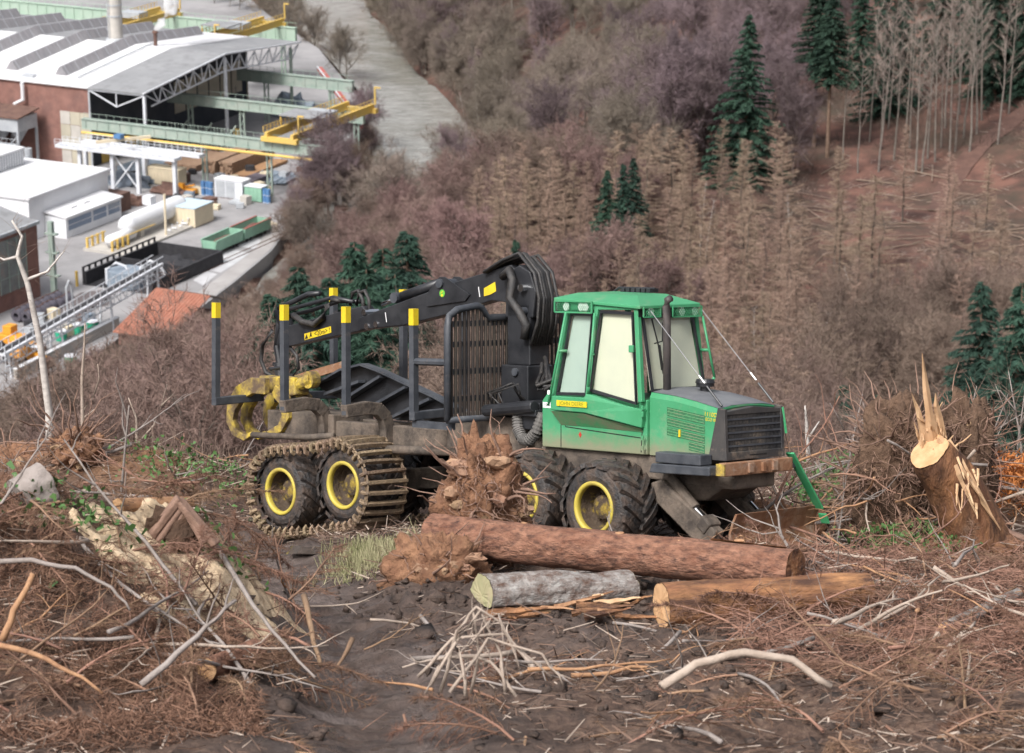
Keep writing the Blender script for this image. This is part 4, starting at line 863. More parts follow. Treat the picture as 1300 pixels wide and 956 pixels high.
def quad_frame(name, q, wd, th, m, parent):
    b = MB(); c = sum((Vector(p) for p in q), Vector()) / 4; n_ = (Vector(q[1]) - Vector(q[0])).cross(Vector(q[3]) - Vector(q[0])).normalized()
    inn = [Vector(p) + (c - Vector(p)).normalized() * wd * 1.4 for p in q]; out = [Vector(p) for p in q]
    vs = [p + n_ * s_ for s_ in (-th / 2, th / 2) for p in out + inn]; fs = []
    for i in range(4):
        j = (i + 1) % 4; fs += [(i, j, 4 + j, 4 + i), (8 + i, 12 + i, 12 + j, 8 + j), (i, 8 + i, 8 + j, j), (4 + i, 4 + j, 12 + j, 12 + i)]
    b.add(vs, fs); return obj(name, b, m, parent)
def window(q, backing, inward):
    f = quad_frame('window', q, .035, .03, M_black, cab)
    obj('pane', MB().add(q, [(0, 1, 2, 3)]), M_gl, f); iv = Vector(inward); c = sum((Vector(p) for p in q), Vector()) / 4
    obj('backing', MB().add([Vector(p) + (c - Vector(p)) * .04 + iv for p in q], [(0, 1, 2, 3)]), backing, f)  # opaque pale sheet just inside the pane, no cab interior behind it
window([(.38, -.80, 3.37), (1.0, -.80, 3.36), (1.13, -.86, 2.08), (.23, -.86, 2.23)], M_blind, (0, .05, 0))
window([(-.2, -.79, 3.33), (.22, -.79, 3.33), (.15, -.85, 2.16), (-.43, -.85, 2.15)], M_backing_g, (0, .05, 0))
window([(1.07, -.70, 3.30), (1.07, .36, 3.30), (1.26, .42, 2.27), (1.26, -.70, 2.26)], M_blind, (-.05, 0, 0))
window([(.2, YF, 3.35), (.95, YF, 3.35), (1.1, YF + .06, 2.2), (.2, YF + .06, 2.2)], M_blind, (0, -.05, 0))
window([(-.42, -.6, 3.3), (-.42, .34, 3.3), (-.6, .36, 2.25), (-.6, -.6, 2.25)], M_backing_g, (.05, 0, 0))
b = MB()
for (p, q, y0, y1) in (((-.25, 3.42), (-.49, 2.12), -.77, -.83), ((.30, 3.42), (.19, 2.15), -.77, -.84), ((1.04, 3.44), (1.2, 2.12), -.76, -.84), ((-.25, 3.42), (-.49, 2.12), YF, YF + .03), ((.15, 3.42), (.15, 2.15), YF, YF + .03), ((1.02, 3.44), (1.18, 2.12), YF - .02, YF)):
    b.beam((p[0], y0, p[1]), (q[0], y1, q[1]), .07, .075, up=(1, 0, 0))
b.beam((-.3, -.775, 3.4), (1.06, -.775, 3.42), .06, .07); b.beam((1.05, -.76, 3.38), (1.05, YF, 3.4), .07, .1); b.beam((-.3, YF, 3.4), (1.03, YF, 3.42), .06, .07); b.beam((-.3, -.76, 3.4), (-.3, YF, 3.4), .07, .1); fp('cab_frame', b, M_green, cab, bevel=.008)
# roof, shallow pyramid with a lip
rv = [(-.5, -.84, 3.53), (1.16, -.84, 3.445), (1.16, .42, 3.46), (-.5, .55, 3.55)]
b = MB(); b.add([Vector(p) + Vector((0, 0, dz)) for dz in (-.045, .0) for p in rv] + [(-.3, -.55, 3.60), (.75, -.45, 3.585), (.75, .15, 3.59), (-.3, .3, 3.61)], [(3, 2, 1, 0), (0, 1, 5, 4), (1, 2, 6, 5), (2, 3, 7, 6), (3, 0, 4, 7), (4, 5, 9, 8), (5, 6, 10, 9), (6, 7, 11, 10), (7, 4, 8, 11), (8, 9, 10, 11)]); fp('roof', b, M_green, cab, bevel=.01)
b = MB()
for x in (-.1, .0, .1, .2, .3, .4): b.span(x, x + .07, .12, .3, 3.6, 3.66)
b.tube([(-.35, .2, 3.58), (-.2, .2, 3.66), (.5, .2, 3.655)], .02, 6); fp('roof_rack', b, M_black, cab)
# lamp guards: boxes of mesh with lamps behind
def lampbox(name, c0, c1, n_out, lamps):
    b = MB(); c0, c1 = Vector(c0), Vector(c1); d = c1 - c0; L_ = Vector((d.x, d.y, 0)).length; ux = Vector((d.x, d.y, 0)).normalized(); h_ = d.z; n_ = Vector(n_out)
    for t in (0, 1): b.beam(c0 + Vector((0, 0, h_ * t)), c0 + ux * L_ + Vector((0, 0, h_ * t)), .02, .02); b.beam(c0 + ux * L_ * t, c0 + ux * L_ * t + Vector((0, 0, h_)), .02, .02)
    m_ = int(L_ / .035)
    for i in range(m_):
        x0 = L_ * i / m_; b.beam(c0 + ux * x0, c0 + ux * min(L_, x0 + .1) + Vector((0, 0, h_)), .004, .006, up=n_); b.beam(c0 + ux * x0 + Vector((0, 0, h_)), c0 + ux * min(L_, x0 + .1), .004, .006, up=n_)
    g = fp(name, b, M_green, cab)
    fp('lamp_housing', MB().add([c0 - n_ * .1, c0 + ux * L_ - n_ * .1, c0 + ux * L_ - n_ * .1 + Vector((0, 0, h_)), c0 - n_ * .1 + Vector((0, 0, h_))], [(0, 1, 2, 3)]), M_ink, cab)
    for t in lamps:
        p = c0 + ux * L_ * t + Vector((0, 0, h_ * .5)); l_ = fp('work_lamp', MB().cyl(p - n_ * .09, p - n_ * .02, .055, .07, 14), M_black, cab); obj('lens', MB().lathe([(0, .0), (.035, -.004), (.06, -.018)], 14, 'z').cyl((0, 0, -.02), (0, 0, -.018), .06) if False else MB().cyl(p - n_ * .02, p - n_ * .012, .062, .055, 14), M_lens, l_)
lampbox('lamp_guard', (-.46, -.86, 3.33), (.27, -.86, 3.485), (0, -1, 0), (.28, .68, .8))
lampbox('lamp_guard', (1.2, -.80, 3.29), (1.2, -.46, 3.42), (1, 0, 0), (.5,))
lampbox('lamp_guard', (1.2, -.2, 3.28), (1.2, .40, 3.42), (1, 0, 0), (.35, .8))
b = MB()
for a_, c_ in (((-.22, -.88, 3.33), (-.48, -.97, 2.0)), ((.34, -.88, 3.33), (.3, -.96, 2.3)), ((1.2, .42, 3.28), (1.34, .52, 2.42))): b.tube([a_, c_], .018, 8)
for a_, c_ in (((-.33, -.92, 2.78), (-.25, -.82, 2.78)), ((.32, -.92, 2.75), (.28, -.82, 2.75)), ((1.27, .47, 2.8), (1.15, .44, 2.8)), ((1.34, .52, 2.42), (1.28, .5, 2.3)), ((.3, -.96, 2.3), (.22, -.88, 2.18))): b.tube([a_, c_], .022, 8)
fp('guard_rail', b, M_green, cab, smooth=True)
fp('door_latch', MB().span(.98, 1.06, -.875, -.83, 2.8, 2.9), M_green, cab, bevel=.01)
fp('marker_lamp', MB().cyl((-.47, -.96, 2.16), (-.47, -.96, 2.22), .028), M_lens, cab)
b = MB(); b.tube([(1.12, -.55, 3.26), (1.2, -.5, 2.9), (1.23, -.46, 2.55)], .012, 5); b.tube([(1.1, -.3, 3.2), (1.2, -.42, 2.95), (1.18, -.56, 2.92)], .01, 5); b.tube([(1.215, -.49, 2.9), (1.25, -.45, 2.5)], .014, 5); fp('wiper', b, M_ink, cab)
b = MB(); b.tube([(1.33, -.46, 2.2), (1.32, -.46, 3.2), (1.31, -.46, 3.44), (1.33, -.46, 3.52), (1.39, -.46, 3.55)], [.055, .055, .055, .055, .05], 14); fp('exhaust', b, mat('exhaust_steel', (.05, .045, .045), (.09, .075, .07), 6, .6, c3=(.16, .10, .07), scale3=7, amt3=.25), smooth=True)
# bonnet: side skins, crowned top
hood = MB(); prof = []
for x, z in ((1.25, 2.275), (1.7, 2.24), (2.1, 2.18), (2.5, 2.10)):
    prof.append([(x, -.735, 1.39), (x, -.735, z - .09), (x, -.70, z - .02), (x, -.45, z + .015), (x, -.13, z + .025), (x, .2, z + .015), (x, .44, z - .02), (x, .475, z - .09), (x, .475, 1.39)])
prof[-1][0] = (2.34, -.735, 1.39); prof[-1][-1] = (2.34, .475, 1.39)
hood.add([p for r_ in prof for p in r_], [(i * 9 + k, i * 9 + k + 1, i * 9 + 10 + k, i * 9 + 9 + k) for i in range(3) for k in range(8)] + [tuple(range(9)), tuple(range(35, 26, -1))])
bon = fp('bonnet', hood, M_green, bevel=.012)
ht = MB(); ht.add([Vector(p) + Vector((0, 0, .006)) for r_ in prof for p in r_[2:7]], [(i * 5 + k, i * 5 + k + 1, i * 5 + 6 + k, i * 5 + 5 + k) for i in range(3) for k in range(4)]); fp('bonnet_top', ht, M_hoodtop, bon, smooth=True)
for (x0, x1, z0, z1) in ((1.58, 2.27, 1.945, 2.07), (1.58, 2.27, 1.815, 1.93), (1.58, 2.27, 1.685, 1.80), (1.98, 2.27, 1.5, 1.62)):
    zs = -.085
    v = fp('vent', MB().add([(x0, -.739, z0), (x1, -.739, z0 + zs * (x1 - x0) / .69), (x1, -.739, z1 + zs * (x1 - x0) / .69), (x0, -.739, z1)], [(0, 1, 2, 3)]), mat('vent_mesh', (.02, .10, .045), (.05, .2, .085), 30, .7), bon)
    b = MB()
    for i in range(3): z = z0 + (z1 - z0) * (i + .5) / 3; b.beam((x0 + .01, -.742, z), (x1 - .01, -.742, z + zs * (x1 - x0) / .69), .004, .008, up=(0, 0, 1))
    fp('vent_slat', b, M_greend, v)
text('1110D', .085, (2.37, -.738, 2.0), (R(90), R(3), 0), M_yel, bon); text('ECO III', .06, (2.37, -.738, 1.93), (R(90), R(3), 0), M_yel, bon)
fp('emergency_switch', MB().box((1.82, -.745, 1.72), (.03, .02, .1)), M_yel, bon)
b = MB(); b.cyl((1.71, -.1, 2.22), (1.71, -.1, 2.33), .07, n=16); b.cyl((1.71, -.1, 2.33), (1.71, -.1, 2.38), .125, n=18); b.cyl((1.71, -.1, 2.38), (1.71, -.1, 2.43), .14, .12, 18); fp('air_intake', b, M_black, bon)
# radiator grille
b = MB(); b.prism([(2.50, -.745, 2.10), (2.62, -.745, 2.08), (2.66, -.745, 1.39), (2.33, -.745, 1.39)], (0, .06, 0)); b.prism([(2.50, .425, 2.10), (2.62, .425, 2.08), (2.66, .425, 1.39), (2.33, .425, 1.39)], (0, .06, 0)); b.span(2.4, 2.5, -.68, .42, 1.4, 2.02); b.prism([(2.50, -.685, 2.05), (2.50, -.13, 2.10), (2.50, .425, 2.05), (2.50, .425, 2.0), (2.50, -.685, 2.0)], (.12, 0, 0)); b.span(2.45, 2.655, -.685, .425, 1.39, 1.5); grl = fp('grille', b, M_grl, bevel=.008)
for z in (1.58, 1.67, 1.76, 1.85, 1.94): fp('grille_bar', MB().span(2.625 - (z - 1.5) * .05, 2.645 - (z - 1.5) * .05, -.685, .425, z - .012, z + .012), M_stake, grl)
b = MB()
for i in range(38): y = -.67 + i * .029; b.beam((2.635, y, 1.5), (2.61, y, 2.03), .006, .008)
fp('grille_mesh', b, M_grl, grl)
fp('grille_slot', MB().span(2.655, 2.659, -.25, .1, 1.44, 1.455), M_ink, grl)
b = MB()
for i in range(8):
    y0, y1 = -.7 + i * .14, -.7 + (i + 1) * .14; zf = lambda y: 2.115 - .1 * ((y + .13) / .6) ** 2 * .5
    b.beam((2.5, y0, zf(y0)), (2.5, y1, zf(y1)), .035, .02)
fp('green_trim', b, M_green, grl)
# bumper, step, blade
b = MB(); b.span(2.62, 2.74, -.86, .56, 1.19, 1.37); bump_ = fp('bumper', b, M_rust, bevel=.012)
b = MB(); b.prism([(1.5, -1.02, 1.18), (1.55, -1.02, 1.31), (2.6, -1.02, 1.32), (2.6, -1.02, 1.2)], (0, .28, 0)); b.prism([(1.5, .55, 1.18), (1.55, .55, 1.31), (2.6, .55, 1.32), (2.6, .55, 1.2)], (0, .28, 0)); b.span(1.6, 2.42, -1.0, -.76, 1.325, 1.47); fp('step', b, M_stake, bevel=.015)
fp('bumper_patch', MB().span(2.60, 2.745, -.89, -.865, 1.2, 1.36), M_yelm, bump_)
for y0, y1 in ((-.4, -.3), (-.12, -.05), (.1, .2)): fp('bumper_hook', MB().span(2.74, 2.78, y0, y1, 1.22, 1.35), M_rust, bump_, bevel=.006)
for y in (-.62, .5):
    b = MB(); b.prism([(1.25, y - .1, 1.0), (1.45, y - .1, 1.06), (2.45, y - .1, .42), (2.35, y - .1, .2), (2.0, y - .1, .3), (1.3, y - .1, .78)], (0, .2, 0)); la = fp('lift_arm', b, M_frame, bevel=.025)
    fp('lift_ram', MB().cyl((1.5, y, 1.14), (2.0, y, .70), .075, n=14), M_frame, la, smooth=False); fp('ram_rod', MB().cyl((1.98, y, .72), (2.2, y, .55), .04), M_chrome, la)
    fp('ram_bracket', MB().box((2.24, y, .5), (.2, .26, .2), Euler((0, .7, 0)).to_matrix()), M_frame, la, bevel=.03)
b = MB(); bl = [(2.50, .1), (2.42, .2), (2.40, .35), (2.46, .52), (2.52, .64)]
b.prism([(x, -.4, z) for x, z in bl] + [(x + .04, -.4, z) for x, z in bl[::-1]], (0, 1.8, 0)); blade = fp('blade', b, M_rust, bevel=.006)
b = MB(); b.tube([(2.62, .47, 2.06), (2.63, .54, 1.7)], .02, 6); fp('stay_strip', b, M_greenc)
b = MB(); b.beam((2.62, .64, 1.42), (2.6, 1.32, .60), .03, .14, up=(1, 0, 0)); b.beam((2.6, 1.38, .52), (2.6, 1.46, .38), .03, .14, up=(1, 0, 0)); fp('deflector_bar', b, M_greenc, bevel=.006)
fp('stay_link', MB().tube([(2.62, .54, 1.72), (2.62, .66, 1.4)], .016, 6), M_chrome)
# limb riser cables from the cab roof to the bonnet corners
for y0, y1 in ((-.66, -.66), (.4, .42)):
    a_, c_ = Vector((1.14, y0, 3.43)), Vector((2.5, y1, 2.12)); m_ = a_.lerp(c_, .70)
    cb = fp('limb_cable', MB().tube([a_, m_], .0055, 6), M_cable); fp('turnbuckle', MB().tube([m_, m_.lerp(c_, .25)], .013, 6), M_chrome, cb); fp('cable_rod', MB().tube([m_.lerp(c_, .35), c_], .017, 8), M_black, cb)
# ================================================================ THE STEELWORKS IN THE VALLEY (local: a along the crane runways, b away)
EA = Vector((.895, -.446, 0)).normalized(); EB = Vector((.446, .895, 0)).normalized(); B0 = onz(183, 120, 18); B0.z = 0; FRZ = math.atan2(EA.y, EA.x)
def fl(px, py, z=0.):
    d = onz(px, py, z) - B0; return d.dot(EA), d.dot(EB)
def ft(name, label, cat, a=0., b=0., group=None, rz=0., z=0.): return thing(name, label, cat, tuple(B0 + EA * a + EB * b + Vector((0, 0, z))), FRZ + rz, group)
W_roof = mat('white_roof', (.74, .74, .755), (.62, .62, .645), .08, .6, c3=(.5, .5, .52), scale3=.3, amt3=.38, stretch=(1, .2, 1))
G_roof = mat('grey_roof', (.22, .225, .235), (.27, .275, .285), .12, .8, c3=(.17, .17, .18), scale3=.35, amt3=.4)
B_roof = mat('rooflight_grey', (.20, .195, .21), (.27, .26, .27), .3, .7, stretch=(1, 6, 1))
Brick = mat('red_brick', (.20, .10, .082), (.27, .14, .115), .5, .9, c3=(.15, .085, .075), scale3=.2, amt3=.4)
Tan = mat('tan_cladding', (.46, .42, .33), (.38, .35, .28), .25, .8)
ShadeIn = mat('interior_shade', (.035, .042, .055), (.06, .065, .075), .3, .9)  # near-black colour paints in the shade beneath the hall roof
Gird = mat('girder_green', (.24, .31, .27), (.32, .37, .33), .5, .7, c3=(.20, .17, .13), scale3=.8, amt3=.25)
Wst = mat('white_steel', (.66, .68, .72), (.56, .58, .62), .6, .6)
Gst = mat('grey_steel', (.33, .35, .38), (.42, .44, .46), .6, .6)
Yst = mat('crane_yellow', (.66, .44, .10), (.58, .40, .12), .5, .6, c3=(.35, .26, .14), scale3=1, amt3=.25)
Wwall = mat('white_wall', (.72, .73, .75), (.62, .63, .66), .2, .7)
Wglass = mat('blue_glass', (.13, .18, .26), (.18, .23, .32), .5, .15)
Conc = mat('pale_concrete', (.48, .45, .41), (.40, .38, .35), .4, .85)
Coal = mat('coal_black', (.018, .018, .022), (.035, .034, .038), 1, .8, bump=.5, bscale=4)
Rustd = mat('dark_rust', (.10, .055, .045), (.15, .085, .065), .7, .9)
Orng = mat('orange_paint', (.75, .33, .03), (.6, .25, .03), .8, .5)
Crm = mat('cream_paint', (.68, .58, .42), (.6, .52, .38), .6, .6)
Gcon = mat('green_container', (.25, .45, .33), (.2, .36, .27), .6, .6)
Blue = mat('blue_drum', (.06, .16, .34), (.09, .2, .38), 2, .5)
BlueS = mat('blue_steel', (.20, .25, .31), (.30, .35, .41), .8, .45, metal=.2)
Tile = mat('red_tiles', (.30, .115, .075), (.36, .16, .11), .8, .85)
TileG = mat('grey_tiles', (.22, .20, .185), (.28, .255, .235), .8, .85)
BrRail = mat('rusty_rail', (.26, .16, .105), (.34, .23, .155), 1.2, .7, c3=(.16, .10, .075), scale3=2, amt3=.35)

# ---- main hall
hall = ft('factory_hall', 'large steelworks hall with white roof, grey open canopy end and brick wall', 'building')
ZE, ZR, BD, AL, AC = 18., 21., 66., -130., -14.6
obj('wall', MB().span(AL, AC - .2, 0, .4, 0, ZE - .05), Brick, hall)
for i in range(3):
    for j in range(4): obj('wall_panel', MB().span(AC - 8.2 + i * 2.7, AC - 5.6 + i * 2.7, -.12, -.02, .3 + j * 3, 3.2 + j * 3), Tan if (i + j) % 3 else Conc, hall)
obj('rear_wall', MB().span(AL, AC - .2, BD - .4, BD, 0, ZE - .05), Tan, hall)
obj('inner_wall', MB().span(AC - 1, AC - .5, .4, BD - .4, 0, ZE + .3), ShadeIn, hall)
for j in range(6): obj('cladding_panel', MB().span(AC - .45, AC - .35, 34 + j * 5, 38.4 + j * 5, 5.5, 13), Tan, hall)
for b0, b1 in ((4, 9), (14, 20)): obj('yellow_door', MB().span(AC - .45, AC - .3, b0, b1, 0, 5.5), Yst, hall)
def slope(name, a0, a1, near, m, dz=0., over=.6):
    b0, b1, z0, z1 = (-over, BD / 2, ZE, ZR) if near else (BD / 2, BD + over, ZR, ZE); q = MB(); q.add([(a, b, z + t + dz) for t in (0, .35) for a, b, z in ((a0, b0, z0), (a1, b0, z0), (a1, b1, z1), (a0, b1, z1))], [(3, 2, 1, 0), (4, 5, 6, 7), (0, 1, 5, 4), (1, 2, 6, 5), (2, 3, 7, 6), (3, 0, 4, 7)]); return obj(name, q, m, hall)
slope('roof_sheet', AL, AC, True, W_roof); slope('roof_sheet', -33, AC, False, W_roof); slope('roof_sheet', AL, -33.003, False, G_roof)
slope('canopy_roof', AC + .01, .0, True, G_roof, -.02); slope('canopy_roof', AC + .01, 0, False, G_roof, -.02)
for near in (True, False):
    slope('roof_edge', .003, .35, near, Wst, .02)
for k in range(36):                                                          # roof sheet seams
    a = AC - 2.2 * (k + 1)
    if a > -96: obj('roof_seam', MB().beam((a, -.5, ZE + .36), (a, BD / 2, ZR + .36), .12, .06), W_roof, hall)
def roofz(b): return ZE + .35 + (ZR - ZE) * (1 - abs(b - BD / 2) / (BD / 2))
for i, a in enumerate((-26.2, -39.8, -53.4, -67, -80.6)):
    q = MB(); hw, hh = 1.75, 2.1; sec = []
    for b in (5.5, BD / 2, BD - 4): z = roofz(b) - .1; sec += [(a - hw, b, z), (a + hw, b, z), (a + .25, b, z + hh), (a - .25, b, z + hh)]
    q.add(sec, [(0, 1, 2, 3), (11, 10, 9, 8)] + [(s * 4 + k, s * 4 + 4 + k, s * 4 + 4 + (k + 1) % 4, s * 4 + (k + 1) % 4) for s in (0, 1) for k in range(4)]); sk = obj('roof_light', q, B_roof, hall)
    q = MB()
    for j in range(14): b = 6.5 + j * 4; z = roofz(b); q.beam((a - hw - .02, b, z), (a - .26, b, z + hh - .05), .1, .06); q.beam((a + hw + .02, b, z), (a + .26, b, z + hh - .05), .1, .06)
    tag(obj('glazing_bar', q, Gst, sk), kind='stuff')
# trusses round the canopy
q = MB()
def chord(p0, p1, q0, q1, n):
    P0, P1, Q0, Q1 = map(Vector, (p0, p1, q0, q1)); out = MB(); out.beam(Q0, Q1, .28, .28)
    for k in range(n):
        a_, b_ = P0.lerp(P1, k / n), P0.lerp(P1, (k + 1) / n); c_, d_ = Q0.lerp(Q1, k / n), Q0.lerp(Q1, (k + 1) / n); out.beam(b_, d_, .2, .2); out.beam(c_ if k % 2 else a_, b_ if k % 2 else d_, .2, .2)
    return out
obj('roof_truss', chord((-.2, .5, ZE - .2), (-.2, BD / 2, ZR - .2), (-.2, 3, ZE - 3.2), (-.2, BD / 2, ZR - 3.8), 10), Wst, hall)
obj('roof_truss', chord((-.2, BD / 2, ZR - .2), (-.2, BD, ZE - .2), (-.2, BD / 2, ZR - 3.8), (-.2, BD - 3, ZE - 3.2), 10), Wst, hall)
q = MB(); q.beam((AC, -.2, ZE - .2), (0, -.2, ZE - .2), .3, .35); q.beam((AC, -.2, ZE - .3), (-7.3, -.2, ZE - 3.4), .25, .25); q.beam((-7.3, -.2, ZE - 3.4), (0, -.2, ZE - .3), .25, .25); q.beam((-7.3, -.2, ZE - 3.4), (-7.3, -.2, ZE - .2), .2, .2); obj('roof_truss', q, Wst, hall)
for b in (0., 33., 62.): obj('column', MB().span(-.3, .3, b - .3, b + .3, 0, ZE + (2.2 if b == 33 else -.4)), Wst if b < 40 else Gird, hall)
obj('column', MB().span(AC - .2, AC + .2, -.35, 0, 0, ZE - .3), Gst, hall)
obj('roof_fan_box', MB().span(-34, -31, 1.5, 3, ZE + .2, ZE + 1.2), Gst, hall); obj('drain_pipe', MB().tube([(-32, -1.2, ZE), (-32, -1.2, ZE - 4), (-34, -1.6, ZE - 5), (-34, -1.6, ZE - 8)], .45, 8), Wwall, hall)
q = MB()
for k in range(12): q.beam((-60 + k * 3, .2, ZE + .3), (-60 + k * 3, .2, ZE + 1.5), .08, .08)
q.beam((-60, .2, ZE + 1.5), (-27, .2, ZE + 1.5), .08, .08); q.beam((-60, .2, ZE + .9), (-27, .2, ZE + .9), .08, .08); obj('roof_railing', q, Wst, hall)
obj('roof_pipe', MB().tube([(-20.4, 4, roofz(4) + .5), (-20.4, BD / 2 - 2, roofz(31) + .5), (-20, 34, roofz(34) + .6)], .18, 6), Gst, hall)
# chimney, steam vent, steam
ch = ft('chimney', 'tall pale concrete chimney rising through the white hall roof', 'chimney', -32.3, 36.1, z=roofz(36.1) - .2)
obj('shaft', MB().lathe([(1.75, 0), (1.7, 14), (1.62, 30), (1.3, 30), (1.3, 28)], 28, 'z'), Conc, ch, smooth=True); obj('flange', MB().lathe([(2.4, 0), (2.4, .5), (1.8, .9)], 28, 'z'), Gst, ch)
for z in (6, 8.6, 16): obj('ring', MB().lathe([(1.73, z), (1.9, z), (1.9, z + .3), (1.73, z + .3)], 28, 'z'), Gst, ch)
q = MB(); q.tube([(-.9, -1.7, .3), (-.9, -1.65, 29)], .07, 4); q.tube([(-.3, -1.85, .3), (-.3, -1.75, 29)], .07, 4)
for k in range(40): q.beam((-.9, -1.75, .8 + k * .7), (-.3, -1.8, .8 + k * .7), .05, .05)
obj('ladder', q, Gst, ch)
sv = ft('steam_vent', 'short rusty steam vent stack on the white hall roof', 'vent', -19.7, 34.1, z=roofz(34.1)); obj('stack', MB().cyl((0, 0, -.1), (0, 0, 3), .45, n=12), Rustd, sv); obj('cap', MB().cyl((0, 0, 3), (0, 0, 3.5), .75, .6, 12), Rustd, sv)
M_steam = bpy.data.materials.new('steam'); M_steam.use_nodes = True
def _steam():
    nt = M_steam.node_tree; nt.nodes.clear(); o = _n(nt, 'ShaderNodeOutputMaterial'); v = _n(nt, 'ShaderNodeVolumePrincipled'); v.inputs['Color'].default_value = (1, 1, 1, 1); v.inputs['Anisotropy'].default_value = .2
    tc = _n(nt, 'ShaderNodeTexCoord'); n = _n(nt, 'ShaderNodeTexNoise'); n.inputs['Scale'].default_value = .55; n.inputs['Detail'].default_value = 4; nt.links.new(tc.outputs['Object'], n.inputs['Vector'])
    r = _n(nt, 'ShaderNodeMapRange'); r.inputs[1].default_value = .38; r.inputs[2].default_value = .66; r.inputs[4].default_value = 2.2; nt.links.new(n.outputs['Fac'], r.inputs[0]); nt.links.new(r.outputs[0], v.inputs['Density']); nt.links.new(v.outputs[0], o.inputs['Volume'])
_steam()
q = MB(); pv = B0 + EA * -19.7 + EB * 34.1; z0 = roofz(34.1) + 3.6; pts = [(pv.x, pv.y, z0), (pv.x + 1.6, pv.y + .5, z0 + 1.8), (pv.x + 3.6, pv.y + .8, z0 + 4.2), (pv.x + 4.0, pv.y + 1, z0 + 8), (pv.x + 3.2, pv.y + 1, z0 + 12), (pv.x + 3.2, pv.y + 1.5, z0 + 17), (pv.x + 3.8, pv.y + 1.5, z0 + 22)]
q.tube(pts, [.5, 1.2, 1.7, 1.9, 2.2, 2.4, 1.6], 14); tag(obj('steam_plume', q, M_steam, smooth=True), 'white steam plume drifting up from the roof vent', 'steam', kind='stuff')
# ---- low brick annex with green gables
an = ft('annex_building', 'low brick annex with brown sheds and small green gables on its roof', 'building')
obj('wall', MB().span(-75, -36.5, -14, -1.5, 0, 12.5), Brick, an); obj('parapet', MB().span(-75.2, -36.2, -14.3, -13.7, 12.5, 13.2), Conc, an)
for i in range(4):
    b = -12 + i * 3; r_ = obj('ridge_roof', MB().prism([(-74, b - 1.3, 12.52), (-74, b + 1.3, 12.52), (-74, b, 14)], (35.5, 0, 0)), Rustd, an); obj('green_gable', MB().prism([(-38.4, b - 1.3, 12.6), (-38.4, b + 1.3, 12.6), (-38.4, b, 14.3)], (.4, 0, 0)), mat('gable_green', (.10, .40, .22)), r_)
# ---- filter plant on legs
fi = ft('filter_plant', 'grey steel filter hopper on legs with a brown sheet roof beside the brick wall', 'machine', -34.5, -6)
q = MB(); q.add([(-7.5, -4, 11.6), (7.5, -4, 11.6), (7.5, 4, 12.6), (-7.5, 4, 12.6), (-7.5, -4, 11.9), (7.5, -4, 11.9), (7.5, 4, 12.9), (-7.5, 4, 12.9)], [(3, 2, 1, 0), (4, 5, 6, 7), (0, 1, 5, 4), (1, 2, 6, 5), (2, 3, 7, 6), (3, 0, 4, 7)]); obj('roof', q, Rustd, fi)
obj('hopper_box', MB().span(-7, 7, -3.6, 3.6, 8.6, 11.7), Gst, fi)
for x in (-4.5, 0, 4.5): obj('hopper', MB().tube([(x, 0, 8.6), (x, 0, 6.4), (x, 0, 5.6)], [2.2, .9, .4], 8), Gst, fi)
for x in (-6.8, 0, 6.8):
    for y in (-3.4, 3.4): obj('leg', MB().span(x - .25, x + .25, y - .25, y + .25, 0, 8.6), Gst, fi)
for x0, x1 in ((-6.8, 0), (0, 6.8)): obj('brace', MB().beam((x0, -3.45, .5), (x1, -3.45, 8), .18, .18).beam((x1, -3.48, .5), (x0, -3.48, 8), .18, .18), Gst, fi)
q = MB()
for k in range(12): q.beam((-7 + k * 1.27, -4.6, 6.0), (-7 + k * 1.27, -4.6, 7.2), .08, .08)
q.beam((-7, -4.6, 7.2), (7, -4.6, 7.2), .08, .08); q.span(-7, 7, -4.7, -3.6, 5.8, 6); obj('walkway', q, Gst, fi)
obj('silencer', MB().cyl((8.6, -2.5, 0), (8.6, -2.5, 5), .9, n=12), Gst, fi)
# ---- crane runways
def lattice(x, y, h, w_, m, parent):
    q = MB()
    for sx in (-1, 1): q.beam((x + sx * w_, y, 0), (x + sx * w_, y, h), .35, .3)
    n = max(3, int(h / 2))
    for k in range(n): z0, z1 = h * k / n, h * (k + 1) / n; q.beam((x - w_, y, z0), (x + w_, y, z1), .14, .14) if k % 2 else q.beam((x + w_, y, z0), (x - w_, y, z1), .14, .14)
    return obj('column', q, m, parent)
def runway(label, b, a0, a1, cols, z1=12.2, dp=2.0, m=Gird):
    t = ft('crane_runway', label, 'crane runway', a0, b); L_ = a1 - a0
    obj('girder', MB().span(0, L_, -.45, .45, z1 - dp, z1).span(0, L_, -.7, .7, z1 + .003, z1 + .15).span(0, L_, -.7, .7, z1 - dp - .15, z1 - dp - .003), m, t)
    for k in range(int(L_ / 3)): obj('stiffener', MB().span(k * 3 + 1, k * 3 + 1.2, -.62, -.46, z1 - dp + .01, z1 - .01), m, t)
    for c in cols: lattice(c - a0, 0, z1 - dp - .15, .55, m, t)
    q = MB()
    for k in range(int(L_ / 2)): q.beam((k * 2, .6, z1 + .15), (k * 2, .6, z1 + 1.2), .07, .07)
    q.beam((0, .6, z1 + 1.2), (L_, .6, z1 + 1.2), .07, .07); tag(obj('railing', q, m, t), kind='stuff'); return t
r1 = runway('long green crane runway with a yellow pipe in front of the open canopy', -4.6, -13.5, 49, (1.7, 18.2, 34.6)); obj('yellow_pipe', MB().tube([(.5, -1.2, 9.4), (60, -1.2, 9.4)], .3, 8), Yst, r1)
runway('green crane runway passing under the middle of the open canopy', 27, -12, 40, (-6, 8, 24, 38)); runway('green crane runway at the river end of the open canopy', 57, -12, 20, (-4, 14), 12.2, 2.4)
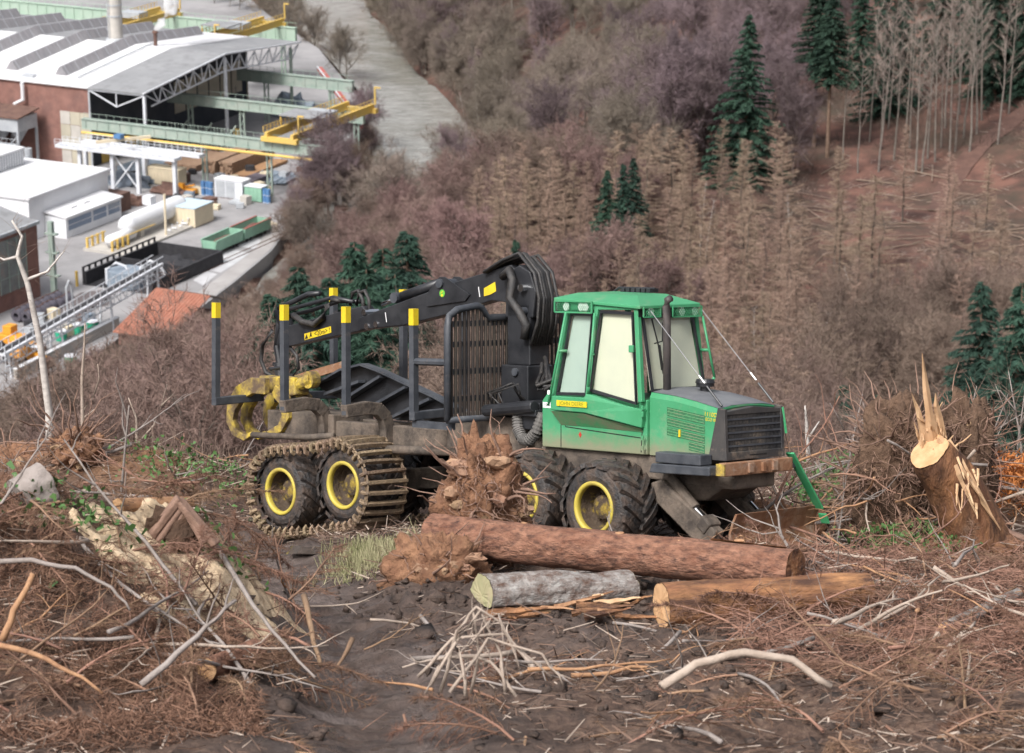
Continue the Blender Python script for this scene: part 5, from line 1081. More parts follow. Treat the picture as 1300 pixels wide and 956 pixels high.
runway('pale green crane runway behind the hall roof', 101, -125, -22, (-110, -80, -50, -26), 14, 3.2, mat('pale_girder', (.33, .45, .36), (.38, .48, .40), .3, .7))
t = ft('steel_fence', 'dark green slatted fence inside the open canopy', 'fence', -11, 26.2); q = None
for k in range(22): obj('post', MB().beam((k * .9, 0, 0), (k * .9 + .2, 0, 5.5), .18, .18), Gird, t)
for k in range(3): obj('brace', MB().beam((k * 6.5, -.4, 0), (k * 6.5 + 5, -.4, 6.5), .3, .3), Gird, t)
def bridge(label, a, b0, b1, z, wid, m, cabin=True):
    t = ft('bridge_crane', label, 'crane', a, b0, z=z); L_ = b1 - b0
    for x in (-wid, wid): obj('bridge_beam', MB().span(x - .35, x + .35, 0, L_, .15, 1.9), m, t)
    for y in (0.4, L_ - .4): obj('end_carriage', MB().span(-wid - 1.2, wid + 1.2, y - .6, y + .6, -.1, .9), m, t)
    q = MB()
    for x in (-wid - .6, wid + .6):
        for k in range(int(L_ / 1.5)): q.beam((x, k * 1.5, 1.9), (x, k * 1.5, 3.1), .12, .12)
        q.beam((x, 0, 3.1), (x, L_, 3.1), .12, .12); q.beam((x, 0, 2.5), (x, L_, 2.5), .09, .09)
    tag(obj('railing', q, m, t), kind='stuff'); obj('trolley', MB().span(-wid + .1, wid - .1, L_ * .45, L_ * .45 + 4, 1.95, 3.4), Gst, t)
    if cabin: obj('canopy', MB().span(-wid - 1, wid + 1, L_ * .2, L_ * .2 + 7, 4.0, 4.25), G_roof, t); obj('canopy_posts', MB().span(-wid - .8, -wid - .6, L_ * .2 + .2, L_ * .2 + .4, 1.9, 4).span(wid + .6, wid + .8, L_ * .2 + 6.5, L_ * .2 + 6.7, 1.9, 4), m, t)
    for y in (1., L_ - 1): obj('lamp_post', MB().span(wid + .9, wid + 1.2, y, y + .3, 1.9, 6).span(wid + 1.2, wid + 2.4, y, y + .3, 5.7, 6), m, t)
    return t
bridge('yellow bridge crane with a flat canopy at the open end of the runways', 38, -6, 29, 12.4, 3.2, Yst)
bridge('yellow bridge crane with a red winch beyond the far eave of the hall', -30, 68, 103, 14, 3, Yst); bridge('yellow bridge crane partly hidden behind the chimney', -62, 70, 103, 14, 3, Yst, False)
# ---- white walkway structures before the canopy
def walkway(label, a0, a1, b, z, cols, wid=1.4):
    t = ft('pipe_bridge', label, 'walkway', a0, b); L_ = a1 - a0; obj('deck', MB().span(0, L_, -wid, wid, z - .7, z), Wst, t)
    for c in cols: obj('column', MB().span(c - a0 - .4, c - a0 + .4, -.4, .4, 0, z - .7), Wst, t)
    q = MB()
    for y in (-wid, wid):
        for k in range(int(L_ / 1.5) + 1): q.beam((k * 1.5, y, z), (k * 1.5, y, z + 1.2), .1, .1)
        for zz in (.6, 1.2): q.beam((0, y, z + zz), (L_, y, z + zz), .08, .08)
    tag(obj('railing', q, Wst, t), kind='stuff'); return t
t = walkway('white railed walkway on tall legs with crossed braces beside the white roofs', -12.5, 18.4, -15.2, 9, (-7, 1.5, 8.1, 17.5)); obj('brace', MB().beam((14, 0, .5), (20.5, 0, 8), .25, .25).beam((20.5, .3, .5), (14, .3, 8), .25, .25), Wst, t)
walkway('white railed walkway just below the yellow pipe of the runway', -11.4, 19.5, -7.6, 8.2, (-11, 4.5), 1.1)
t = ft('jib_hoist', 'cream jib beam lying across the white walkways', 'hoist', 0, -12, z=10); obj('jib_beam', MB().beam((-2, -4, .4), (6, 5, .6), .7, .6), Crm, t); obj('winch', MB().span(.6, 2.4, -1.2, .4, .9, 1.8), Blue, t)
# ---- white office building, its annex and brick building
wb = ft('office_building', 'flat white-roofed building with a grey plant room on its roof', 'building'); obj('wall', MB().span(-40, 11, -58, -30.5, 0, 8.6), Wwall, wb); obj('roof', MB().span(-40.4, 11.5, -58.4, -30, 8.6, 9.1), W_roof, wb)
pr_ = obj('plant_room', MB().span(-24, -7, -47, -35, 9.1, 12.4), Gst, wb); obj('plant_roof', MB().span(-24.3, -6.7, -47.3, -34.7, 12.4, 12.8), W_roof, pr_)
for k in range(14): obj('louvre', MB().span(-6.98, -6.86, -46.6 + k * .85, -46.3 + k * .85, 9.3, 12.2), Wwall, pr_)
wa = ft('annex_building', 'low white lean-to with a long band of bluish windows facing the yard', 'building', 11.05, -53)
obj('wall', MB().span(0, 5.2, 0, 19.3, 0, 4.3), Wwall, wa); q = MB(); q.add([(0, -.3, 5.2), (5.6, -.3, 4.5), (5.6, 19.6, 4.5), (0, 19.6, 5.2), (0, -.3, 4.9), (5.6, -.3, 4.2), (5.6, 19.6, 4.2), (0, 19.6, 4.9)], [(0, 1, 2, 3), (7, 6, 5, 4), (0, 4, 5, 1), (1, 5, 6, 2), (2, 6, 7, 3), (3, 7, 4, 0)]); obj('roof', q, W_roof, wa)
for y0, y1 in ((.5, 8.7), (9.1, 14), (14.4, 18.9)):
    f = obj('window', MB().span(5.2, 5.24, y0, y1, 1.5, 3.7), Wglass, wa); obj('glazing_bar', MB().span(5.24, 5.3, y0, y1, 2.55, 2.65).span(5.24, 5.31, y0, y0 + .15, 1.5, 3.7), Wwall, f)
for y in (5, 9.5): obj('roof_hatch', MB().span(1.2, 3, y, y + 2, 4.9, 5.15), W_roof, wa)
obj('loading_dock', MB().span(-3, 3, 21.5, 26, 0, 3.8), Rustd, wa)
bb = ft('brick_building', 'tall old brick building with large dirty glazed bays at the yard edge', 'building', 36.2, -89)
obj('wall', MB().span(-25, 0, -60, 0, 0, 14), Brick, bb); obj('cornice', MB().span(-25.3, .5, -60.3, .3, 14, 14.6), Gst, bb); obj('roof', MB().prism([(-25, 0, 14.6), (0, 0, 14.6), (-12.5, 0, 17.5)], (0, -60, 0)), G_roof, bb)
Dirty = mat('dirty_glass', (.22, .24, .235), (.14, .145, .14), .35, .4, c3=(.30, .2, .17), scale3=.3, amt3=.35)
for k in range(5):
    y = -3.8 - k * 10.4; f = obj('window', MB().span(.0, .12, y - 8.2, y, 3.2, 13.2), Dirty, bb)
    for j in range(4): obj('mullion', MB().span(.12, .22, y - 8.2 + j * 2.7, y - 8.05 + j * 2.7, 3.2, 13.2), Gird, f)
    for z in (6, 9.2): obj('transom', MB().span(.12, .2, y - 8.2, y, z, z + .15), Gird, f)
dp = ft('drain_column', 'rusty green steel post with brackets at the corner of the brick building', 'post', 38.6, -88); obj('post', MB().span(-.5, .5, -.4, .4, 0, 14.5), Gird, dp)
for z in (4, 8.4, 12): obj('bracket', MB().span(-1.2, 1.4, -.5, .5, z, z + .3), Gird, dp)
# ---- loose things in the yard
def container(label, a, b, l, w_, h, m, top, cat='container', rz=0., doors=0):
    t = ft('container', label, cat, a, b, rz=rz); obj('body', MB().span(0, l, 0, w_, .15, h), m, t, bevel=.04); obj('lid', MB().span(-.12, l + .12, -.12, w_ + .12, h + .002, h + .18), top, t)
    for k in range(int(l / .9)): obj('rib', MB().span(.3 + k * .9, .42 + k * .9, -.06, -.003, .3, h - .15), m, t)
    for k in range(doors): obj('door', MB().span(.5 + k * 2.4, 2.6 + k * 2.4, -.09, -.065, .35, h - .3), Gst, t)
    obj('base', MB().span(.1, l - .1, .1, w_ - .1, 0, .15), Rustd, t); return t
container('cream storage container beneath the green runway', 4.4, -7.0, 8.4, 3.2, 3.6, Crm, Crm); container('pale grey steel container with white top beside blue drums', 24.4, -10.6, 7., 3.2, 4., Wst, W_roof, doors=2); container('small green container with open dark slot near the runway column', 31.9, -10.6, 4.2, 2.6, 3.2, Gcon, Wst)
container('cream office cabin with a pale blue roof in the open yard', 28.6, -34.6, 6.4, 7., 4., Crm, mat('blue_roof', (.45, .55, .63)), 'cabin'); container('dark grey skip beside the cream office cabin', 24.2, -31.5, 3.6, 4, 2.6, Gst, G_roof, 'skip')
for i, (a, b) in enumerate(((21.2, -10.2), (22.3, -10.1), (23.3, -10.4), (36.6, -10), (37.5, -10.1))):
    for k in range(2):
        t = ft('drum', 'blue steel drum stacked beside a steel container', 'drum', a, b, 'blue drums by the containers', z=k * 1.55); obj('barrel', MB().lathe([(0, 0), (.5, 0), (.5, .5), (.53, .55), (.5, .6), (.5, 1.0), (.53, 1.05), (.5, 1.1), (.5, 1.5), (0, 1.5)], 12, 'z'), Blue, t); obj('hoop', MB().lathe([(.505, .1), (.54, .15), (.505, .2)], 12, 'z'), Wst, t)
def bundle(name, label, a, b, nx, nz, sz, L_, m, gap=1.02, rz=0.):
    t = ft(name, label, 'steel stock', a, b, rz=rz); q = MB()
    for i in range(nx):
        for k in range(nz): j = random.uniform(-.3, .3); q.span(i * sz * gap, i * sz * gap + sz * .93, j, L_ + j, .2 + k * sz * gap, .2 + k * sz * gap + sz * .93)
    tag(obj('bars', q, m, t), kind='stuff'); obj('bearer', MB().span(-.3, nx * sz * gap + .3, 1, 1.4, 0, .2), Rustd, t); obj('bearer', MB().span(-.3, nx * sz * gap + .3, L_ - 1.4, L_ - 1, 0, .2), Rustd, t); return t
bundle('bar_stack', 'high square stack of rusty steel bars seen end on behind the runway column', 10.2, 6.5, 6, 5, .55, 18, BrRail); bundle('bar_stack', 'second high stack of rusty steel bars next to the first', 14.4, 7.0, 6, 5, .55, 18, BrRail)
bundle('bar_stack', 'low spread of orange-brown bars right of the high bar stacks', 18.6, 6.0, 6, 1, .6, 17, mat('orange_bar', (.40, .23, .11), (.3, .17, .1), 1, .7)); bundle('bar_stack', 'low dark brown layer of bars left of the high bar stacks', 0, 6.5, 14, 2, .6, 14, BrRail)
bundle('bar_stack', 'dark purplish beams lying beyond the grey container', 24, -2.5, 5, 2, .7, 9, mat('purple_steel', (.13, .11, .14), (.18, .15, .17), 1, .6)); bundle('bar_stack', 'blue-grey plates on the ground under the white walkway', -8, 0, 10, 1, .9, 9, BlueS); bundle('bar_stack', 'grey-blue sheets stacked behind the cream storage container', -2, -4, 6, 1, .9, 8, BlueS)
for i in range(9):
    t = ft('steel_plate', 'bluish bent steel plate in the pile by the runway post', 'steel plate', 24.6 + i * .95, 4.2 + random.uniform(-.4, .4), 'bluish plates in a pile', rz=random.uniform(-.12, .12)); obj('plate', MB().beam((0, 0, .3 + .1 * (i % 3)), (.1, 7, .9 + .3 * (i % 2)), 1.1, .12), BlueS, t); obj('lip', MB().beam((-.5, 0, .3 + .1 * (i % 3)), (-.4, 7, 1.1), .15, .4), BlueS, t)
def heap(label, a, b, dx, dy, h, m, cat='heap', seed=1, name='heap'):
    o = obj(name, MB().blob((0, 0, 0), (dx, dy, h), .55, 2.2, 3, seed), m, smooth=False); o.location = B0 + EA * a + EB * b; o.rotation_euler = (0, 0, FRZ); return tag(o, label, cat)
heap('dark blue-grey heap of grit under the white walkway', 1.5, -9.5, 5, 3, 2.6, mat('blue_grit', (.09, .11, .14), (.12, .14, .17), 1, .9), seed=3); heap('dark rusty scrap heap beside the walkway leg', 14.5, -12.5, 5, 2.4, 2., Rustd, 'scrap', 5, 'scrap_heap'); heap('brown heap of scrap by the red-brown loading dock', 12, -23, 3.4, 2, 1.8, Rustd, 'scrap', 6, 'scrap_heap'); heap('dark scatter of scrap in front of the orange crane', 19.5, -16.5, 3.4, 2, 1.2, Coal, 'scrap', 7, 'scrap_heap')
heap('pale sacks piled beside the runway column', 18.5, -9.5, 2.4, 1.3, 1.5, Crm, 'sacks', 8, 'sack_pile'); heap('long heap of dark gravel at the end of the conveyor', 46.5, -91, 3.4, 7, 1.8, mat('gravel', (.10, .085, .085), (.14, .12, .12), 1, .9), seed=9); heap('pale planks and rubble beside the office cabin', 23.5, -26.5, 3, 1.6, 1., Crm, 'rubble', 11, 'rubble_heap')
oc = ft('mobile_crane', 'small orange yard crane beside the walkway leg', 'vehicle', 16, -11.5); obj('chassis', MB().span(0, 4.2, -.9, .9, .5, 1.4), Orng, oc, bevel=.05); obj('boom', MB().beam((.6, 0, 1.5), (3.8, .2, 2.3), .35, .35), Orng, oc); obj('cabin', MB().span(.2, 1.4, -.8, .1, 1.4, 2.5), Orng, oc)
for x in (.8, 3.4):
    for y in (-.95, .95): obj('wheel', MB().cyl((x, y - .15, .5), (x, y + .15, .5), .5), Coal, oc)
# tank
tk = ft('gas_tank', 'long white horizontal tank with yellow pipework on a concrete pad', 'tank', 25.5, -57)
obj('pad', MB().span(-1, 9, -2, 31, 0, .5), Conc, tk)
q = MB(); q.lathe([(0, 6), (1.2, 6.3), (1.9, 7.4), (2.0, 8), (2.0, 26), (1.9, 26.6), (1.2, 27.7), (0, 28)], 20, 'y', (3, 0, 3.4)); obj('vessel', q, Wwall, tk, smooth=True)
obj('vessel', MB().lathe([(0, -.5), (1.2, 0), (1.2, 8), (0, 8.5)], 16, 'y', (4, 0, 2)), W_roof, tk, smooth=True)
for y in (10, 23): obj('saddle', MB().span(1.2, 4.8, y, y + 1, .5, 2.2), Conc, tk)
for k in range(8): obj('yellow_post', MB().span(-.6 + (k % 2) * 6, -.2 + (k % 2) * 6, -1.5 + (k // 2) * 1.8, -1.1 + (k // 2) * 1.8, .5, 2.6), Yst, tk)
obj('yellow_rail', MB().beam((5.4, -1.3, 2.4), (5.4, 14, 2.4), .2, .2).beam((-.4, -1.3, 2.4), (-.4, 5, 2.4), .2, .2), Yst, tk); obj('vent_pole', MB().tube([(8, 14, .5), (8, 14, 9)], .25, 6), Crm, tk); obj('valve_box', MB().span(.5, 2.5, 17, 19, 5.3, 7), Wwall, tk)
for k in range(6): obj('pipe', MB().tube([(6.4 + .4 * (k % 3), 16 + k * 2, .9), (7.8, 16 + k * 2, .9), (8.2, 16 + k * 2, 2.2)], .22, 6), W_roof, tk)
# wagons
for i, (b, lab) in enumerate(((-51, 'green open wagon loaded with brown scrap on the yard track'), (-40.4, 'green open wagon with red-painted rim coupled behind the first'))):
    t = ft('rail_wagon', lab, 'wagon', 47.2, b); q = MB(); q.prism([(.3, 0, .8), (3.2, 0, .8), (3.6, 0, 3.1), (3.35, 0, 3.1), (3.0, 0, 1.1), (.5, 0, 1.1), (.15, 0, 3.1), (-.1, 0, 3.1)], (0, 10, 0)); obj('body', q, Gcon, t)
    for y in (0, 9.85): obj('end_wall', MB().span(.1, 3.4, y, y + .15, .9, 3.0), Gcon, t)
    obj('load', MB().blob((1.75, 5, 1.6), (1.4, 4.4, .9), .4, 3, 3, i + 20), Rustd, t); obj('rim', MB().span(-.15, .2, 0, 10, 3.1, 3.2).span(3.3, 3.65, 0, 10, 3.1, 3.2), mat('rim_red', (.32, .10, .08)) if i else Gcon, t)
    for y in (1.5, 3, 7, 8.5):
        for x in (.6, 2.9): obj('wheel', MB().cyl((x - .1, y, .45), (x + .1, y, .45), .45), Coal, t)
tr_ = ft('yard_track', 'pair of steel rails crossing the yard past the green wagons', 'rails', 48, -62)
for x in (0, 1.5, 5, 6.5): obj('rail', MB().span(x, x + .14, 0, 44, .005, .12), Rustd, tr_)
# coal basin
cb_ = ft('coal_basin', 'black-walled coal basin sunk in the yard behind the conveyor', 'basin', 39.5, -79); obj('floor', MB().span(0, 14.5, 0, 24, .01, .06), Coal, cb_)
for x0, x1, y0, y1 in ((0, 14.5, 24, 24.5), (14.5, 15, 0, 24.5), (-.5, 0, 0, 24.5), (0, 14.5, 11.5, 11.9)): obj('wall', MB().span(x0, x1, y0, y1, 0, 2.6), Coal, cb_)
for k in range(13): obj('post', MB().span(-.9, -.6, k * 2, k * 2 + .4, 0, 3.4), Coal, cb_)
obj('top_rail', MB().beam((-.75, 0, 3.4), (-.75, 24.5, 3.4), .3, .25), Coal, cb_); obj('coal', MB().blob((8, 17, .2), (5, 5.5, 1.6), .5, 2, 3, 4), Coal, cb_)
obj('hopper', MB().tube([(7, 3, 0), (7, 3, 3.2)], [3.6, 3.4], 14), BlueS, cb_); 
for k in range(2): q = MB(); q.tube([(4 + k * 5, 1 + k * 4, .5), (4 + k * 5, 1 + k * 4, 3.4), (5.5 + k * 5, 2 + k * 4, 4.6), (7 + k * 5, 3 + k * 4, 3.8), (8 + k * 5, 3.5 + k * 4, 1.5)], .3, 8); obj('arched_pipe', q, Wst, cb_)
obj('yellow_post', MB().span(-1.4, -1, -1.6, -1.2, 0, 3), Yst, cb_)
# conveyor
cv = ft('conveyor', 'long pale steel lattice conveyor climbing beside the red-tiled shed', 'conveyor', 59.5, -132); L_ = 48
obj('gallery', MB().beam((0, 0, 4.2), (0, L_, 8), 2.2, .5), Wst, cv); obj('belt', MB().beam((0, 0, 4.5), (0, L_, 8.3), 1.2, .1), Coal, cv)
q = MB()
for k in range(24):
    y = k * 2; z = 4.2 + 3.8 * y / L_
    for x in (-1.1, 1.1): q.beam((x, y, z + .3), (x, y, z + 1.5), .12, .12); q.beam((x, y, z), (x, y + 2, z - 2.2), .12, .12); q.beam((x, y, z), (x, y, z - 2.2), .12, .12)
for x in (-1.1, 1.1): q.beam((x, 0, 5.7), (x, L_, 9.5), .12, .12); q.beam((x, 0, 2), (x, L_, 5.8), .2, .2)
tag(obj('lattice', q, Wst, cv), kind='stuff')
for y in (1, 16, 31, 46): obj('support', MB().beam((-1.4, y, 0), (-1, y, 4 + 3.8 * y / L_), .3, .3).beam((1.4, y, 0), (1, y, 4 + 3.8 * y / L_), .3, .3), Wst, cv)
obj('hoop_ladder', MB().tube([(-1.8, 22, 3), (-1.8, 22, 10), (-1.8, 22.8, 11), (-1.8, 23.6, 10), (-1.8, 23.6, 3)], .2, 6), Gst, cv)
# shed with red tiles
sh = ft('tiled_shed', 'small shed with a red-tiled front slope and grey rear slope by the road', 'shed', 66, -108); obj('wall', MB().span(0.5, 11, .5, 19.5, 0, 2.4), Brick, sh)
for nm, m, x0, x1, za, zb in (('roof_slope', Tile, -.4, 13.5, 2.6, 7.0), ('roof_slope', TileG, 13.51, 20.4, 7.0, 4.4)):
    q = MB(); q.add([(0, x0, za), (0, x1, zb), (11.5, x1, zb), (11.5, x0, za), (0, x0, za - .2), (0, x1, zb - .2), (11.5, x1, zb - .2), (11.5, x0, za - .2)], [(0, 1, 2, 3), (7, 6, 5, 4), (0, 4, 5, 1), (1, 5, 6, 2), (2, 6, 7, 3), (3, 7, 4, 0)]); rs = obj(nm, q, m, sh)
    q = MB()
    for k in range(16): y = .4 + k * .7; q.beam((y, x0, za + .06), (y, x1, zb + .06), .16, .12)
    tag(obj('tile_ridge', q, m, rs), kind='stuff')
# dark sheds under the quay edge, spools, orange machines, tubs, weathered wall
ds = ft('quay_shed', 'dark tarred shed roof hanging over the quay edge below the road', 'shed', 78, -84, z=-4.2); obj('wall', MB().span(0, 9, 0, 18, 0, 3.2), Coal, ds); obj('roof', MB().prism([(-.4, -.4, 3.2), (9.4, -.4, 2.4), (9.4, -.4, 2.7), (-.4, -.4, 3.5)], (0, 19, 0)), mat('tar_roof', (.05, .05, .06), (.08, .08, .085), .5, .8), ds)
for i in range(16):
    r_, c_ = i // 8, i % 8; t = ft('wire_coil', 'dark coil of steel wire in the heap beside the brick building', 'wire coil', 42 + r_ * 2.6 + random.uniform(-.3, .3), -104 + c_ * 1.75, 'wire coils by the brick building', rz=random.uniform(-.15, .15)); q = MB(); q.lathe([(.55, -.7), (1.15, -.7), (1.25, 0), (1.15, .7), (.55, .7), (.55, -.7)], 18, 'y', (0, 0, 1.25)); obj('coil', q, mat('coil_steel', (.07, .065, .085), (.12, .11, .13), 4, .5) if i == 0 else bpy.data.materials['coil_steel'], t); obj('strap', MB().span(-.1, .1, -.75, .75, 2.38, 2.56), Rustd, t)
for i, (a, b, lab) in enumerate(((49, -118, 'orange wheel loader parked among the pipes near the pale birch'), (55, -124, 'orange excavator partly hidden beneath the conveyor'))):
    t = ft('wheel_loader' if i == 0 else 'excavator', lab, 'vehicle', a, b); obj('body', MB().span(0, 5.5, -1.3, 1.3, 1.2, 2.8), Orng, t, bevel=.2); obj('cabin', MB().span(1.2, 3, -1, 1, 2.8, 4.4), Orng, t, bevel=.1); obj('arm', MB().beam((4, 0, 2.4), (8, 0, 1.6), .6, .7), Orng, t); obj('bucket', MB().prism([(7.6, -1.3, .2), (9, -1.3, .2), (8.6, -1.3, 1.4), (7.7, -1.3, 1.8)], (0, 2.6, 0)), Rustd, t)
    for x in (1, 4.4):
        for y in (-1.5, 1.5): obj('wheel', MB().cyl((x, y - .3, .9), (x, y + .3, .9), .9, n=16), Coal, t)
for (px, py) in ((118, 420), (78, 432), (48, 453), (90, 464), (100, 424)):
    a, b = fl(px, py); t = ft('tub', 'bright green plastic tub on the walled terrace below the conveyor', 'tub', a, b, 'green tubs on the terrace'); obj('shell', MB().lathe([(0, .05), (.95, .05), (1.1, 1.7), (1.0, 1.7), (.88, .2), (0, .2)], 14, 'z'), mat('tub_green', (.02, .38, .22)) if 'tub_green' not in bpy.data.materials else bpy.data.materials['tub_green'], t); obj('lid', MB().cyl((0, 0, 1.72), (0, 0, 1.85), 1.12, n=14), Wst, t)
tw_ = ft('terrace_wall', 'pale weathered concrete terrace wall at the edge of the works yard', 'wall', *fl(20, 482)); A_, B_ = fl(150, 415), fl(20, 482); d_ = (A_[0] - B_[0], A_[1] - B_[1]); obj('wall', MB().beam((0, 0, .9), (d_[0], d_[1], .9), .6, 1.8), Conc, tw_); obj('coping', MB().beam((0, 0, 1.9), (d_[0], d_[1], 1.9), .9, .16), Wwall, tw_)
q = MB()
for k in range(16): u = k / 15; q.beam((d_[0] * u - 2, d_[1] * u, 0), (d_[0] * u - 2, d_[1] * u, 1.3), .1, .1)
q.beam((-2, 0, 1.3), (d_[0] - 2, d_[1], 1.3), .1, .1); tag(obj('railing', q, Gst, tw_), kind='stuff')
# sloping red conveyor and far scrap at the river end
sl = ft('red_conveyor', 'red sloping conveyor gantry dropping to the yard beyond the canopy', 'conveyor', 6, 62); obj('gantry', MB().beam((-4, 10, 11), (16, -4, 1.2), 1.2, .8), mat('conveyor_red', (.42, .10, .09), (.36, .12, .1), .5, .6), sl); obj('side_rail', MB().beam((-4, 9, 11.6), (16, -5, 1.8), .25, .25), Wst, sl)
for u in (.25, .6): obj('trestle', MB().beam((-4 + 20 * u, 10 - 14 * u, 0), (-4 + 20 * u, 10 - 14 * u, 11 - 9.8 * u), .4, .4), Gird, sl)
heap('pale bluish heap of scrap sheets below the red conveyor', -3, 66, 5, 3.5, 5, BlueS, 'scrap', 31, 'scrap_heap')
hk = ft('crane_hook', 'yellow crane hook block hanging beneath the canopy', 'hook', 2, 34, z=.6); obj('block', MB().span(-.8, .8, -.5, .5, 1, 3), Yst, hk); obj('hook', MB().tube([(0, 0, 1), (0, 0, .3), (.5, 0, 0), (.8, 0, .4)], .2, 6), Coal, hk); obj('rope', MB().tube([(0, 0, 3), (0, 0, 13)], .08, 4), Coal, hk)
for px, py, s, i in ((292, 8, .5, 0), (303, 12, .5, 1), (272, 4, .55, 2)):
    p = onz(px, py, 0); taken.append((p.x, p.y, 2)); plant(OLV[i], 'riverside_tree', 'bare tree on the near bank beyond the pale green runway', 'tree', 'bare trees behind the runway', p.x, p.y, s, z=-1)
for px, py, s in ((395, 285, .75), (415, 250, .8), (432, 240, .85), (447, 212, .8), (458, 195, .8), (405, 270, .7), (440, 255, .9), (462, 180, .75), (372, 305, .55), (425, 268, .85), (448, 232, .9), (470, 205, .8), (380, 300, .6)):
    p = onz(px, py, -1); plant(random.choice(PUR + BRN), 'bank_tree', 'bare purplish tree on the narrow bank between the works and the river', 'tree', 'trees on the works bank', p.x, p.y, s * 1.05, z=-1.5)

for px, py, s in ((388, 292, .95), (408, 262, 1.), (425, 250, 1.05), (400, 282, .9), (435, 262, 1.1), (418, 278, 1.), (445, 248, 1.0), (376, 312, .8)):
    p = onz(px, py, -1); plant(random.choice(PUR + BRN), 'bank_tree', 'bare purplish tree on the narrow bank between the works and the river', 'tree', 'trees on the works bank', p.x, p.y, s * 1.05, z=-1.5)
# pallets and crates left about the yard
random.seed(91)
crate_m = {k: MB().span(0, 1.6 * k[0], 0, 1.4 * k[0], .12, 1.1 * k[1]).span(-.05, 1.6 * k[0] + .05, .1, .3, 0, .118).span(-.05, 1.6 * k[0] + .05, 1.0, 1.2, 0, .118) for k in ((1, 1), (1.6, .6), (1.2, 1.7))}
spots = [(random.uniform(-6, 36), random.uniform(-9, 24)) for _ in range(26)] + [(random.uniform(17, 36), random.uniform(-26, -13)) for _ in range(9)] + [(random.uniform(40, 56), random.uniform(-30, 2)) for _ in range(8)] + [(random.uniform(42, 56), random.uniform(-128, -96)) for _ in range(14)]
for a, b in spots:
    k = random.choice(list(crate_m)); m = random.choice([Crm, Rustd, Gst, BlueS, Rustd, Coal, Conc]); key = 'crate_%s_%s' % (k, m.name); me = bpy.data.meshes.get(key) or crate_m[k].mesh(key, m)
    o = link('crate', me); o.location = B0 + EA * a + EB * b; o.rotation_euler = (0, 0, FRZ + random.uniform(-.5, .5)); wh = 'under the crane runways' if b > -10 and a < 37 else ('by the wagons' if a > 37 and b > -35 else ('near the wire coils' if b < -90 else 'in the open yard')); nm = m.name.split('.')[0].replace('_', ' '); tag(o, nm + ' crate on a pallet standing ' + wh, 'crate', nm + ' crates ' + wh)
# ================================================================ FOREGROUND: LOGS, STUMPS, SLASH
_ys = np.arange(15, 56, .03)
def ong(px, py):
    d = ray(px, py); t = _ys / d.y; x = d.x * t; z = H + d.z * t; g = ground(x, _ys); i = int(np.argmax(g > z)); return Vector((x[i], _ys[i], g[i]))
def gnd(x, y, dz=0.): return Vector((x, y, gz(x, y) + dz))
M_pine = mat('pine_bark', (.19, .082, .05), (.36, .185, .12), 9, .9, c3=(.06, .03, .024), scale3=15, amt3=.42, bump=3, bscale=16, stretch=(.5, 1, 1), detail=8.)  # dark flecks put crevice shade into the bark colour
M_lichen = mat('pale_bark', (.42, .40, .38), (.27, .24, .22), 14, .9, c3=(.12, .065, .045), scale3=9, amt3=.47, bump=2.5, bscale=16, stretch=(.6, 1, 1), detail=8.)
M_raw = mat('raw_orange_wood', (.26, .115, .055), (.46, .23, .10), 6, .75, c3=(.07, .032, .02), scale3=5.0, amt3=.5, bump=2, bscale=14, stretch=(.25, 1, 1))
M_cut = mat('fresh_cut_wood', (.60, .37, .20), (.48, .27, .13), 7, .8, bump=.3, bscale=30)
M_cutg = mat('mossy_cut_wood', (.30, .29, .16), (.38, .33, .2), 5, .85)
M_spl = mat('splinter_wood', (.62, .42, .25), (.44, .26, .14), 7, .8, stretch=(1, 1, .2))
M_soil = mat('ochre_root_soil', (.17, .08, .045), (.30, .16, .09), 5, .95, c3=(.12, .06, .035), scale3=3, amt3=.4, bump=2., bscale=14)
M_stone = mat('clay_stone', (.36, .23, .15), (.26, .15, .09), 5, .9, bump=.6, bscale=18, rand=.2)
M_root = mat('root_bark', (.17, .10, .072), (.28, .175, .13), 6, .9, bump=.5, bscale=30)
M_bpal = mat('bleached_branch', (.43, .35, .29), (.33, .26, .21), 6, .85, bump=.4, bscale=30)
M_bgre = mat('grey_branch', (.30, .26, .24), (.22, .185, .165), 6, .85, bump=.4, bscale=30)
M_bbrn = mat('brown_branch', (.20, .115, .075), (.28, .165, .11), 6, .9, bump=.4, bscale=30, rand=.25)
M_btan = mat('barked_tan_branch', (.42, .24, .13), (.32, .17, .09), 7, .85, c3=(.18, .09, .05), scale3=12, amt3=.4)
M_saw = mat('sawdust', (.70, .55, .38), (.58, .43, .28), 6, .95, c3=(.15, .085, .05), scale3=7, amt3=.40, bump=1.4, bscale=16)
M_ndead = mat('dead_needles', (.135, .072, .046), (.20, .115, .075), 3, .95, rand=.2)
M_grass = mat('pale_grass', (.22, .23, .10), (.42, .38, .24), 3, .9)
M_leaf = mat('bramble_leaf', (.05, .12, .03), (.10, .19, .055), 4, .7)

